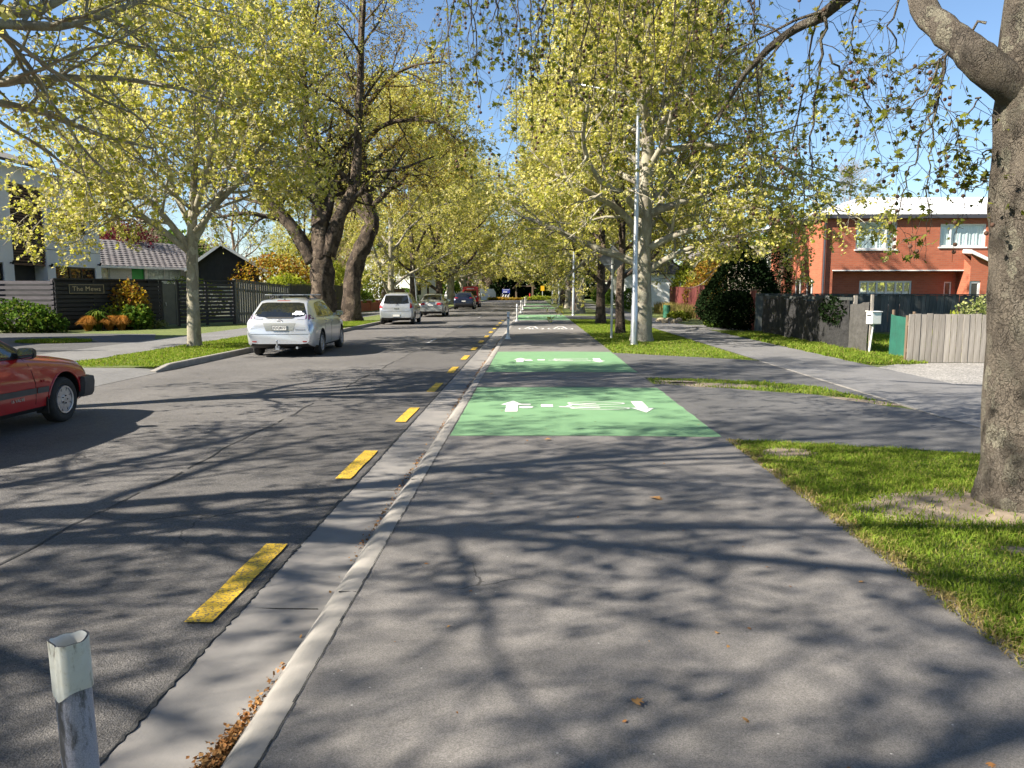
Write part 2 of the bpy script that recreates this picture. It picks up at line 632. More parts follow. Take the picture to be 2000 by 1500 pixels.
MAT['bark_dark'] = mat_bark('old plane bark', [(0.22, 0.165, 0.122), (0.10, 0.075, 0.056), (0.29, 0.225, 0.165), (0.15, 0.11, 0.082), (0.075, 0.055, 0.042), (0.25, 0.19, 0.14)], 5.5, 0.7, 1.0, 0.10, 2.2, .9, (.03, .022, .017))
MAT['twig_brown'] = M('bare twigs', (0.20, 0.14, 0.10), (0.28, 0.21, 0.15), scale=3, rough=0.9)
MAT['white_trim'] = M('white painted trim', (0.74, 0.74, 0.72), (0.66, 0.66, 0.64), scale=3, rough=0.5)
MAT['black'] = M('black plastic', (0.02, 0.02, 0.021), (0.013, 0.013, 0.014), scale=10, rough=0.55)
MAT['grey_plastic'] = M('dark grey plastic', (0.055, 0.055, 0.06), (0.04, 0.04, 0.044), scale=10, rough=0.5)
MAT['rubber'] = M('tyre rubber', (0.018, 0.018, 0.018), (0.03, 0.029, 0.028), scale=20, rough=0.85, bump=0.2, bscale=90)
MAT['rim'] = M('silver wheel paint', (0.52, 0.52, 0.54), (0.40, 0.40, 0.42), scale=12, rough=0.35, metal=0.7)
MAT['steel'] = M('galvanised steel', (0.52, 0.54, 0.56), (0.40, 0.42, 0.45), scale=9, rough=0.38, metal=0.85, stretch=(1, 1, 0.2))
MAT['bollard'] = M('white bollard plastic', (0.70, 0.70, 0.68), (0.55, 0.55, 0.53), scale=14, rough=0.5)

# ================================================================== ground, road, path
rng = random.Random(7)
nrg = np.random.default_rng(11)
ROAD_Z = -0.095
LK = -7.62            # face of the left kerb
PR = 2.02             # right edge of the shared path
Y0, Y1 = -14.0, 124.0


def DX(y):
    return float(np.interp(y, [2.0, 14.0], [0.0, 0.0]))


def KX(y):            # joint between the shared path and its kerb
    return -0.90 + DX(y)


def PRX(y):
    return PR + float(np.interp(y, [2.0, 6.0, 10.0], [0.07, 0.03, 0.0]))


ys_long = [Y0, -6, 0] + [1 + 0.5 * i for i in range(28)] + [16 + 4 * i for i in range(27)] + [Y1]


def strip(name, lines, mat, parent=None, smooth=False, kind='structure', ys=None):
    """lines: list of functions y -> (x, z); a sheet through them"""
    ys = ys or ys_long
    v, f = [], []
    k = len(lines)
    for y in ys:
        for ln in lines:
            x, z = ln(y)
            v.append((x, y, z))
    for i in range(len(ys) - 1):
        for j in range(k - 1):
            a = i * k + j
            f.append((a, a + 1, a + 1 + k, a + k))
    b = MB()
    b.add(v, f)
    o = b.build(name, mat, parent, smooth=smooth, sharp=40 if smooth else None)
    if parent is None:
        tag(o, kind=kind)
    return o


b = MB()
b.sheet([(-900, -300), (900, -300), (900, 1500), (-900, 1500)], -0.30)
ground = tag(b.build('ground', MAT['lawn']), kind='structure')

road = strip('road', [lambda y: (LK - 0.02, ROAD_Z - 0.008), lambda y: (-6.6, ROAD_Z + 0.0), lambda y: (-4.5, ROAD_Z + 0.015), lambda y: (-2.6, ROAD_Z + 0.004), lambda y: (KX(y) - 0.585, ROAD_Z - 0.006)], MAT['road'], smooth=True)
b = MB()
b.sheet([(-90, Y1), (90, Y1), (90, 133), (-90, 133)], ROAD_Z - 0.012)
tag(b.build('cross_road', MAT['road']), kind='structure')
b = MB()
b.sheet([(-300, 133), (300, 133), (300, 900), (-300, 900)], -0.02)
tag(b.build('park_lawn', MAT['turf']), kind='structure')

# kerb and gutter of the shared path (mountable profile)
kerb = strip('kerb', [lambda y: (KX(y), -0.001), lambda y: (KX(y) - 0.03, 0.004), lambda y: (KX(y) - 0.085, -0.002), lambda y: (KX(y) - 0.118, -0.018), lambda y: (KX(y) - 0.175, -0.085), lambda y: (KX(y) - 0.187, -0.10)], MAT['concrete'], smooth=True)
strip('gutter', [lambda y: (KX(y) - 0.18, -0.097), lambda y: (KX(y) - 0.42, -0.097), lambda y: (KX(y) - 0.60, -0.089), lambda y: (KX(y) - 0.60, -0.16)], MAT['gutter'])
path = strip('shared_path', [lambda y: (KX(y) + 0.002, -0.001), lambda y: (0.6, 0.008), lambda y: (PRX(y), 0.0), lambda y: (PRX(y), -0.06)], MAT['path'])

# cross joints in kerb and gutter: fine dark grooves, and the groove between kerb and path
b = MB()
y = -1.0
while y < 60:
    k = KX(y)
    b.box((k - 0.40, y, -0.0945), (0.38, 0.003, 0.006))
    b.box((k - 0.055, y, 0.0005), (0.09, 0.003, 0.006))
    y += 2.4
b.build('joint', MAT['bitumen'], kerb)
b = MB()
yy = np.arange(0.5, 24, 0.06)
for i in range(len(yy) - 1):
    w = 0.0015 + 0.0025 * rng.random()
    k = KX(yy[i]) + 0.004 * rng.uniform(-1, 1)
    b.add([(k - w, yy[i], 0.0035), (k + w, yy[i], 0.0035), (k + w, yy[i + 1], 0.0035), (k - w, yy[i + 1], 0.0035)], [(0, 1, 2, 3)])
b.build('groove', MAT['bitumen'], kerb)
# ragged bitumen edge of the seal against the gutter
b = MB()
yy = np.arange(0.5, 45, 0.03)
w0 = 0.03
vv, ff = [], []
for i, y in enumerate(yy):
    w0 = min(0.032, max(0.004, w0 + rng.uniform(-0.012, 0.012)))
    k = KX(y) - 0.60
    h = ROAD_Z + 0.008 + rng.uniform(0, 0.006)
    vv += [(k - w0, y, ROAD_Z - 0.003), (k - w0 * 0.6, y, h), (k + rng.uniform(-0.004, 0.012), y, h), (k + 0.008, y, ROAD_Z)]
for i in range(len(yy) - 1):
    for j in range(3):
        a = i * 4 + j
        ff.append((a, a + 1, a + 5, a + 4))
b.add(vv, ff)
b.build('bitumen_edge', MAT['bitumen'], road)
# joint between old and new seal
b = MB()
yy = np.arange(4, 60, 0.12)
for i in range(len(yy) - 1):
    xa, xb = (-3.2 + 0.02 * math.sin(q * 2.1) + 0.012 * math.sin(q * 7) for q in (yy[i], yy[i + 1]))
    if rng.random() < 0.8:
        b.add([(xa - .008, yy[i], ROAD_Z + .0135), (xa + .008, yy[i], ROAD_Z + .0135), (xb + .008, yy[i + 1], ROAD_Z + .0135), (xb - .008, yy[i + 1], ROAD_Z + .0135)], [(0, 1, 2, 3)])
b.build('seal_joint', MAT['bitumen'], road)

# yellow no-stopping dashes: 1 m paint, 2 m gap
for i in range(14):
    ya = 3.62 + 2.95 * i
    b = MB()
    yb = ya + 1.2 if i < 6 else ya + 1.15
    n = 8
    vv, ff = [], []
    for j in range(n + 1):
        y = ya + (yb - ya) * j / n
        cx = KX(y) - 0.763
        e = 0.004
        vv += [(cx - 0.070 + rng.uniform(-e, e), y + rng.uniform(-e, e), ROAD_Z + 0.0045), (cx + 0.070 + rng.uniform(-e, e), y + rng.uniform(-e, e), ROAD_Z + 0.0045)]
    for j in range(n):
        ff.append((2 * j, 2 * j + 1, 2 * j + 3, 2 * j + 2))
    b.add(vv, ff)
    b.build('yellow_dash', MAT['yellow'], road)
for ya, yb in ((24, 26.2), (34, 36.5), (47, 49.5), (62, 65), (90, 94), (104, 109)):
    b = MB()
    b.add([(-3.35, ya, ROAD_Z + .016), (-3.25, ya, ROAD_Z + .016), (-3.25, yb, ROAD_Z + .016), (-3.35, yb, ROAD_Z + .016)], [(0, 1, 2, 3)])
    b.build('white_dash', MAT['faded_line'], road)

# green patches with arrows and cycle symbols
def path_z(x):
    return float(np.interp(x, [-0.9, 0.6, 2.0], [-0.001, 0.008, 0.0]))


def flat_poly(b, poly, dz):
    """tessellated so that it follows the path's cross fall"""
    n = len(poly)
    area = sum(poly[i][0] * poly[(i + 1) % n][1] - poly[(i + 1) % n][0] * poly[i][1] for i in range(n))
    if area < 0:
        poly = poly[::-1]
    b.add([(p[0], p[1], path_z(p[0]) + dz) for p in poly], [tuple(range(n))])


def ring(b, cx, cy, rx, ry, t, dz, n=20):
    v, f = [], []
    for i in range(n):
        a = 2 * math.pi * i / n
        v.append((cx + rx * math.cos(a), cy + ry * math.sin(a), path_z(cx) + dz))
        v.append((cx + (rx - t) * math.cos(a), cy + (ry - t * 0.6) * math.sin(a), path_z(cx) + dz))
    for i in range(n):
        j = (i + 1) % n
        f.append((2 * i, 2 * j, 2 * j + 1, 2 * i + 1))
    b.add(v, f)


def bar(b, p, q, t, dz):
    d = Vector((q[0] - p[0], q[1] - p[1])).normalized()
    n = Vector((-d.y, d.x)) * t / 2
    flat_poly(b, [(p[0] - n.x, p[1] - n.y), (q[0] - n.x, q[1] - n.y), (q[0] + n.x, q[1] + n.y), (p[0] + n.x, p[1] + n.y)], dz)


def arrow(parent, cx, cy, sgn, dz):
    b = MB()
    flat_poly(b, [(cx - .08, cy - .5 * sgn), (cx + .08, cy - .5 * sgn), (cx + .08, cy + .1 * sgn), (cx - .08, cy + .1 * sgn)], dz)
    flat_poly(b, [(cx - .155, cy + .1 * sgn), (cx + .155, cy + .1 * sgn), (cx, cy + .48 * sgn)], dz)
    b.build('arrow', MAT['white_line'], parent)


def cycle_symbol(parent, cx, cy, dz):
    b = MB()          # drawn for drivers leaving the driveway: its foot points right
    ring(b, cx + .30, cy + .24, .40, .13, .038, dz)
    ring(b, cx + .32, cy - .20, .40, .13, .038, dz)
    bar(b, (cx + .30, cy + .24), (cx - .05, cy + .08), .036, dz)
    bar(b, (cx - .05, cy + .08), (cx + .32, cy - .02), .036, dz)
    bar(b, (cx + .32, cy - .20), (cx - .22, cy - .10), .05, dz + .0006)
    bar(b, (cx - .05, cy + .08), (cx - .12, cy - .13), .05, dz + .0012)
    flat_poly(b, [(cx - .46, cy - .10), (cx - .30, cy - .12), (cx - .30, cy + .10), (cx - .46, cy + .12)], dz)
    v = [(cx - .66 + .10 * math.cos(a), cy - .12 + .10 * math.sin(a)) for a in np.linspace(0, 2 * math.pi, 13)[:-1]]
    flat_poly(b, v, dz)
    bar(b, (cx - .82, cy + .13), (cx - .60, cy + .13), .09, dz)
    b.build('cycle_symbol', MAT['white_line'], parent)


for ya, yb, sym in ((8.12, 12.3, True), (14.65, 19.6, True), (41.0, 50.0, True), (66, 73, True), (84, 97, False)):
    b = MB()
    n = 24
    vv, ff = [], []
    for j in range(n + 1):
        y = ya + (yb - ya) * j / n
        e = rng.uniform(-.006, .006)
        vv += [(KX(y) + .015 + e, y, path_z(KX(y)) + .004), (0.6, y, .012), (PRX(y) - .012 + rng.uniform(-.012, .012), y, .004)]
    for j in range(n):
        ff += [(3 * j, 3 * j + 1, 3 * j + 4, 3 * j + 3), (3 * j + 1, 3 * j + 2, 3 * j + 5, 3 * j + 4)]
    b.add(vv, ff)
    gp = b.build('green_patch', MAT['green'], path)
    if sym:
        cy = ya + (yb - ya) * 0.51 if ya < 20 else (ya + yb) / 2
        arrow(gp, -0.27, cy, 1, .0085)
        arrow(gp, 1.46, cy - .05, -1, .0085)
        cycle_symbol(gp, 0.58, cy, .0085)
for cx in (-0.05, 1.15):
    b = MB()
    ring(b, cx - .27, 31.6, .26, .62, .06, .004)
    ring(b, cx + .27, 31.6, .26, .62, .06, .004)
    bar(b, (cx - .27, 31.6), (cx - .05, 33.2), .07, .004)
    bar(b, (cx + .27, 31.6), (cx + .15, 33.4), .07, .0046)
    bar(b, (cx - .05, 33.2), (cx + .15, 33.2), .25, .0052)
    b.build('cycle_symbol', MAT['white_line'], path)

# ---------------------------------------------------------------- right side
b = MB()
b.sheet([(PR - .03, Y0), (60, Y0), (60, 133), (PR - .03, 133)], -0.008)
verge_r = tag(b.build('verge_right', MAT['turf']), kind='structure')


def gp2(px, py):
    p = G(px, py)
    return (p.x, p.y)


def wob_line(pts, amp=0.05, step=0.25):
    """densify a polyline with ragged offsets"""
    out = []
    for i in range(len(pts) - 1):
        a, c = Vector(pts[i]), Vector(pts[i + 1])
        n = max(1, int((c - a).length / step))
        nd = Vector((-(c - a).y, (c - a).x)).normalized()
        for j in range(n):
            p = a.lerp(c, j / n)
            if j or i:
                p = p + nd * rng.uniform(-amp, amp)
            out.append((p.x, p.y))
    out.append(tuple(pts[-1]))
    return out


lowedge = [(PR, 12.85), gp2(1380, 756), gp2(1490, 763), gp2(1600, 772), gp2(1720, 792), (5.08, 10.05)]
topedge = [(PR, 13.75), gp2(1380, 740), gp2(1500, 747), gp2(1600, 756), gp2(1690, 777), (5.08, 10.3)]
near_edge = [(PR, 8.0), gp2(1600, 868), gp2(1760, 876), gp2(1935, 888), (5.08, 7.05)]
far_edge = [(PR, 19.4), gp2(1330, 696), gp2(1480, 704), (5.08, 17.15)]
b = MB()
b.sheet(wob_line(near_edge, .03) + wob_line(lowedge, .06)[::-1], 0.0)
b.sheet(wob_line(topedge, .06) + wob_line(far_edge, .03)[::-1], 0.0)
b.sheet([(PR, 43.0), (5.0, 42.0), (5.0, 47), (PR, 49.0)], 0.0)
b.sheet([(PR, 69.0), (5.0, 69.0), (5.0, 73), (PR, 73.0)], 0.0)
tag(b.build('driveway', MAT['drive']), kind='structure')
b = MB()
b.sheet([(5.08, 2.0), (7.05, 2.0), (7.05, 124), (5.08, 124)], 0.004)
b.sheet([(7.05, 2.0), (15, 2.0), (15, 13.4), (7.05, 12.9)], 0.0)
b.sheet([(7.05, 31.0), (14, 31.0), (14, 34.5), (7.05, 35.5)], 0.0)
tag(b.build('footpath_right', MAT['footpath']), kind='structure')
b = MB()
b.sheet([(7.05, 12.9), (15, 13.4), (15, 16.75), (8.1, 16.8), (7.05, 15.8)], 0.003)
tag(b.build('gravel_forecourt', MAT['gravel']), kind='structure')
b = MB()
b.span(5.045, 5.09, 9.5, 17.2, -0.05, 0.009)
b.build('edging_strip', MAT['concrete'], verge_r)


def blob(cx, cy, rx, ry, n=26, jag=0.16, seed=1, rot=0.0):
    r = random.Random(seed)
    ph = [r.uniform(0, 6.28) for _ in range(4)]
    out = []
    for i in range(n):
        a = 2 * math.pi * i / n
        k = 1 + jag * (math.sin(2 * a + ph[0]) * .6 + math.sin(3 * a + ph[1]) * .5 + math.sin(7 * a + ph[2]) * .3) + r.uniform(-.06, .06)
        x, y = rx * k * math.cos(a), ry * k * math.sin(a)
        out.append((cx + x * math.cos(rot) - y * math.sin(rot), cy + x * math.sin(rot) + y * math.cos(rot)))
    return out


TR0 = Vector((3.61, 5.62, 0))     # foot of the big tree on the near verge
DIRT = [(TR0.x - .35, TR0.y - .12, 1.05, 0.52, 0.1), (2.45, 7.35, 0.30, 0.26, 0.3), (3.0, 12.75, 1.0, 0.30, -.28), (4.3, 11.1, 1.0, 0.34, -.72), (2.5, 13.2, .4, .2, -.2), (2.95, 4.55, .13, .09, 0)]
for i, (x, y, rx, ry, ro) in enumerate(DIRT):
    b = MB()
    b.sheet(blob(x, y, rx, ry, seed=20 + i, rot=ro, n=40), -0.0035)
    b.build('dirt_patch', MAT['dirt'], verge_r)

# grassed patch on the far side of the footpath by the trunk, lawn behind the gap
b = MB()
b.sheet(blob(7.6, 11.4, 0.8, 0.45, seed=9), 0.008)
b.build('grass_patch', MAT['turf'], verge_r)

# ---------------------------------------------------------------- left side
b = MB()
b.prism([(-70, Y0), (LK - .12, Y0), (LK - .12, 8.15), (-8.2, 8.0), (-10, 8.2), (-10, 15.3), (-8.2, 15.55), (LK - .12, 15.8), (LK - .12, 133), (-70, 133)], -.28, -0.008)
verge_l = tag(b.build('verge_left', MAT['turf']), kind='structure')
b = MB()
# apron of the left driveway rises from the channel to the footpath
b.add([(LK + .03, 7.6, ROAD_Z - .003), (LK + .03, 16.1, ROAD_Z - .003), (-8.2, 15.75, -0.03), (-10.02, 15.45, 0.0), (-10.02, 8.0, 0.0), (-8.2, 7.8, -0.03)], [(0, 1, 2, 5), (5, 2, 3, 4)])
b.sheet([(-10.0, -10), (-10.0, 124), (-12.1, 124), (-12.1, -10)], 0.0)
tag(b.build('footpath_left', MAT['footpath']), kind='structure')
b = MB()
b.sheet([(-12.1, 9), (-12.1, 24.3), (-13.6, 27.4), (-17.6, 27.8), (-30, 27.2), (-40, 27), (-40, 9)], 0.0)
tag(b.build('driveway_left', MAT['drive_shade']), kind='structure')
b = MB()
b.sheet(blob(*gp2(105, 668), 1.1, 0.75, seed=14), 0.012)
b.build('grass_island', MAT['turf'], verge_l)

b = MB()
prof = [(LK, -0.13), (LK - .012, 0.005), (LK - .035, 0.022), (LK - .14, 0.018), (LK - .15, -0.05)]


def lkerb(ya, yb, hs=1.0, hs2=None):
    hs2 = hs if hs2 is None else hs2
    q = [(x, ya, ROAD_Z - .04 + (z - ROAD_Z + .04) * hs) for x, z in prof] + [(x, yb, ROAD_Z - .04 + (z - ROAD_Z + .04) * hs2) for x, z in prof]
    k = len(prof)
    b.add(q, [(i, i + k, i + 1 + k, i + 1) for i in range(k - 1)] + [tuple(range(k)), tuple(range(2 * k - 1, k - 1, -1))])


lkerb(-14, 7.4)
lkerb(7.4, 8.1, 1.0, 0.45)
lkerb(15.3, 16.0, 0.45, 1.0)
y = 16.0
while y < 123:
    lkerb(y + .004, y + 2.0 - .004)
    y += 2.0
tag(b.build('kerb_left', MAT['concrete']), kind='structure')

# ================================================================== foliage builders
def unit(v):
    return v / np.maximum(np.linalg.norm(v, axis=1, keepdims=True), 1e-9)


def leaf_arrays(P, size, rs, palmate=False, up=0.35, droop=0.0):
    """P: (n,3) places. Returns verts, tri faces of one leaf at each place"""
    n = len(P)
    nrm = rs.normal(size=(n, 3))
    nrm[:, 2] += up * 2
    nrm = unit(nrm)
    t = rs.normal(size=(n, 3))
    t[:, 2] -= droop
    t = unit(t - nrm * np.sum(t * nrm, axis=1, keepdims=True))
    w = np.cross(nrm, t)
    s = (size * rs.uniform(0.45, 1.55, size=n))[:, None]
    if not palmate:
        fold = rs.uniform(-0.05, 0.3, size=(n, 1))
        pts = [P, P + t * s * .5 + w * s * .46 + nrm * s * fold, P + t * s, P + t * s * .5 - w * s * .46 + nrm * s * fold]
        V = np.stack(pts, axis=1).reshape(-1, 3)
        b = (np.arange(n) * 4)[:, None]
        F = np.concatenate([b + np.array([[0, 1, 2]]), b + np.array([[0, 2, 3]])], axis=0)
        return V, F
    out = [(0.0, 0.0), (.12, -.30), (.34, -.46), (.42, -.16), (.72, -.36), (.66, -.10), (1.0, 0.0), (.66, .10), (.72, .36), (.42, .16), (.34, .46), (.12, .30)]
    pts = [P + t * s * .35]
    for a, c in out:
        cur = -abs(c) * 0.25
        pts.append(P + t * s * a + w * s * c * 1.25 + nrm * s * cur)
    V = np.stack(pts, axis=1).reshape(-1, 3)
    k = len(out) + 1
    b = (np.arange(n) * k)[:, None]
    F = np.concatenate([b + np.array([[0, 1 + i, 1 + (i + 1) % len(out)]]) for i in range(len(out))], axis=0)
    return V, F


class Tree:
    def __init__(s, seed):
        s.r = random.Random(seed)
        s.rs = np.random.default_rng(seed)
        s.limbs = []      # (pts, radii, sides)
        s.tips = []       # leaf places
        s.seeds = []

    def rv(s):
        while True:
            v = Vector((s.r.uniform(-1, 1), s.r.uniform(-1, 1), s.r.uniform(-1, 1)))
            if 0.05 < v.length < 1:
                return v.normalized()

    def poly(s, pts, rad, k, sub=3, wob=0.0):
        """smooth a hand-placed limb"""
        P = [Vector(p) for p in pts]
        o, ro = [], []
        n = len(P)
        for i in range(n - 1):
            p0, p1, p2, p3 = P[max(0, i - 1)], P[i], P[i + 1], P[min(n - 1, i + 2)]
            for j in range(sub):
                t = j / sub
                q = 0.5 * ((2 * p1) + (p2 - p0) * t + (2 * p0 - 5 * p1 + 4 * p2 - p3) * t * t + (3 * p1 - p0 - 3 * p2 + p3) * t ** 3)
                o.append(q + s.rv() * wob)
                ro.append(rad[i] + (rad[i + 1] - rad[i]) * t)
        o.append(P[-1])
        ro.append(rad[-1])
        s.limbs.append((o, ro, k))
        return o, ro

    def grow(s, p, d, L, r, lvl, prm):
        seg = prm['seg'][lvl]
        n = max(2, int(round(L / seg)))
        wob, trop = prm['wob'][lvl], prm['trop'][lvl]
        pts, rad = [p.copy()], [r]
        d = d.normalized()
        for i in range(n):
            d = d + s.rv() * wob
            d.z += trop
            d.normalize()
            p = p + d * (L / n)
            pts.append(p.copy())
            rad.append(max(prm['rmin'], r * (1 - (1 - prm['taper']) * (i + 1) / n)))
        s.limbs.append((pts, rad, prm['k'][lvl]))
        s.spawn(pts, rad, L, lvl, prm)

    def spawn(s, pts, rad, L, lvl, prm, t0=None, count=None, ln=None):
        if lvl == prm['last']:
            m = prm['leaves']
            nodes = [s.r.uniform(0.15, 1.0) for _ in range(3)] + [1.0]
            for i in range(m):
                t = min(.999, s.r.choice(nodes)) * (len(pts) - 1)
                a = min(int(t), len(pts) - 2)
                q = pts[a].lerp(pts[a + 1], t - a) + s.rv() * prm['spread'] * s.r.random() ** .7
                s.tips.append(q)
            if s.r.random() < prm.get('seed', 0):
                s.seeds.append(pts[-1].copy())
            return
        cnt = count or prm['n'][lvl]
        cnt = max(1, int(round(cnt * s.r.uniform(0.8, 1.2))))
        t0 = prm['t0'][lvl] if t0 is None else t0
        az = s.r.uniform(0, 6.28)
        for i in range(cnt):
            t = t0 + (1 - t0) * (i + s.r.random() * .9) / cnt
            x = min(t, 0.999) * (len(pts) - 1)
            a = int(x)
            q = pts[a].lerp(pts[a + 1], x - a)
            ax = (pts[a + 1] - pts[a]).normalized()
            az += 2.4 + s.r.uniform(-.5, .5)
            o = ax.orthogonal().normalized()
            o = Matrix.Rotation(az, 3, ax) @ o
            ang = R(prm['ang'][lvl] * s.r.uniform(.75, 1.25))
            dd = ax * math.cos(ang) + o * math.sin(ang)
            base = ln(q, t) if ln else prm['len'][lvl] * (1 - 0.45 * t)
            ll = base * s.r.uniform(.7, 1.25)
            rr = (rad[a] + (rad[a + 1] - rad[a]) * (x - a)) * prm['rr'][lvl]
            s.grow(q, dd, ll, max(prm['rmin'], rr), lvl + 1, prm)

    def thin(s, keep):
        s.tips = [p for p in s.tips if keep(p)]
        s.limbs = [l for l in s.limbs if l[2] > 5 or keep(l[0][-1])]

    def emit(s, root, trunk_n, bark, leafmat, leaf, palmate=False, up=0.35, droop=0.0, rough=0.0):
        b = MB()
        for pts, rad, k in s.limbs[:trunk_n]:
            rr = random.Random(len(pts))
            ph = [rr.uniform(0, 6.28) for _ in range(6)]

            def jit(i, j, k=k, ph=ph):
                a = 2 * math.pi * j / k
                return 1 + rough * (math.sin(3 * a + ph[0] + i * .35) * .5 + math.sin(5 * a + ph[1] - i * .8) * .35 + math.sin(2 * a + i * 1.3 + ph[2]) * .4 + rr.uniform(-.35, .35))
            b.tube(pts, rad, k, jit=jit if rough and k >= 8 else None)
        b.build('trunk', bark, root, smooth=True, origin=root.location if root.parent is None else None)
        b2 = MB()
        for pts, rad, k in s.limbs[trunk_n:]:
            b2.tube(pts, rad, k, cap=False)
        if b2.v:
            b2.build('branches', bark, root, smooth=True, origin=root.location)
        if s.tips:
            P = np.array([tuple(p) for p in s.tips]) - np.array(root.location)
            V, F = leaf_arrays(P, leaf, s.rs, palmate, up, droop)
            o = np_mesh('crown', V, F, leafmat, root)
            o['kind'] = 'stuff'
        if s.seeds:
            bb = MB()
            o0 = Vector(root.location)
            for q in s.seeds:
                q = q - o0
                for j in range(s.r.choice((1, 2, 2, 3))):
                    c = q + Vector((s.r.uniform(-.02, .02), s.r.uniform(-.02, .02), -.07 - .055 * j))
                    bb.lathe([(0.0005, -.016), (.012, -.011), (.016, 0), (.012, .011), (.0005, .016)], 7, Matrix.Translation(c))
                bb.tube([q, q + Vector((0, 0, -.20))], .0018, 3, cap=False)
            sb = bb.build('seed_balls', MAT['seed'], root, smooth=True)
            sb['kind'] = 'stuff'


PRM = dict(seg=[.5, .45, .3, .2, .12], wob=[.08, .20, .24, .3, .3], trop=[0, .035, .0, -.03, -.06], rmin=.0052, taper=.35,
           k=[10, 7, 5, 3, 3], n=[12, 8, 6, 4], t0=[.2, .22, .15, .15], ang=[60, 52, 50, 50], len=[5.0, 2.3, 1.15, .5],
           rr=[.5, .5, .55, .6], last=4, leaves=14, spread=.11, seed=0)


def plane_tree(name, label, loc, seed, H, r0, first, spread, nl=13, bark='bark_pale', leafmat='leaf', leaf=.095, leaves=14, lean=(0, 0), group=None, prm=None, fork=None):
    root = thing(name, label, 'tree', loc, 0, group)
    T = Tree(seed)
    p = dict(PRM)
    p.update(prm or {})
    p['leaves'] = leaves
    base = Vector(loc)
    pts, rad = [], []
    n = 9
    for i in range(n):
        t = i / (n - 1)
        z = -0.1 + (H + .1) * t
        pts.append(base + Vector((lean[0] * t + T.r.uniform(-.12, .12) * t * 2, lean[1] * t + T.r.uniform(-.12, .12) * t * 2, z)))
        fl = 1.45 if i == 0 else 1.0
        rad.append(r0 * fl * (1 - .88 * t ** .9))
    pts.insert(1, base + Vector((0, 0, .25)))
    rad.insert(1, r0 * 1.08)
    tp, tr = T.poly(pts, rad, 14, 4)
    t0 = first / H

    def ln(q, t):
        h = (q.z - base.z) / H
        return spread * (1.0 - 0.55 * max(0, h - .35) / .65) * (0.75 + 0.25 * min(1, h / .4))
    # limbs leave at a wide angle low down, steeper above
    cnt = nl
    az = T.r.uniform(0, 6.28)
    for i in range(cnt):
        t = t0 + (.97 - t0) * (i + T.r.random() * .7) / cnt
        x = t * (len(tp) - 1)
        a = min(int(x), len(tp) - 2)
        q = tp[a].lerp(tp[a + 1], x - a)
        az += 2.4 + T.r.uniform(-.45, .45)
        el = R(22 + 45 * t + T.r.uniform(-8, 8))
        d = Vector((math.cos(az) * math.cos(el), math.sin(az) * math.cos(el), math.sin(el)))
        rr = max(.02, (tr[a] * .55))
        T.grow(q, d, ln(q, t) * T.r.uniform(.8, 1.15), rr, 1, p)
    T.emit(root, 1, MAT[bark], MAT[leafmat], leaf, rough=.06)
    return root


def bush(name, label, cat, loc, radii, n, leaf, mat, seed, group=None, shape='round', fill=0.45, stems=6, stemmat='twig_brown', palm=False):
    """leafy mass with a lumpy outline, standing on loc"""
    rs = np.random.default_rng(seed)
    root = thing(name, label, cat, loc, 0, group)
    rx, ry, rz = radii
    d = unit(rs.normal(size=(n, 3)))
    rad = rs.uniform(fill, 1.0, size=(n, 1)) ** 0.6
    lump = np.ones((n, 1))
    for k in range(9):
        c = unit(rs.normal(size=(1, 3)))
        lump += (0.30 * rs.uniform(-.7, 1)) * np.maximum(0, (d @ c.T - .72) / .28)
    P = d * rad * lump
    if shape == 'cone':
        h = (P[:, 2:3] + 1) / 2
        P[:, :2] *= np.clip(1.25 * np.clip(1 - h, 0, 1) ** .45 + .05, 0, 1.2)
    P = P * np.array([[rx, ry, rz]])
    P[:, 2] += rz * .92
    P[:, 2] = np.abs(P[:, 2]) + .01
    V, F = leaf_arrays(P, leaf, rs, palm, .25)
    o = np_mesh('foliage', V, F, MAT[mat], root)
    o['kind'] = 'stuff'
    b = MB()
    r = random.Random(seed)
    for i in range(stems):
        a = r.uniform(0, 6.28)
        q = Vector((rx * .15 * math.cos(a), ry * .15 * math.sin(a), -.02))
        e = Vector((rx * .6 * math.cos(a), ry * .6 * math.sin(a), rz * r.uniform(1.0, 1.5)))
        m = q.lerp(e, .5) + Vector((r.uniform(-.1, .1) * rx, r.uniform(-.1, .1) * ry, .1 * rz))
        t = max(.006, .03 * min(rx, rz))
        b.tube([q, m, e], [t, t * .7, t * .35], 5, cap=False)
    b.build('stems', MAT[stemmat], root, smooth=True)
    return root


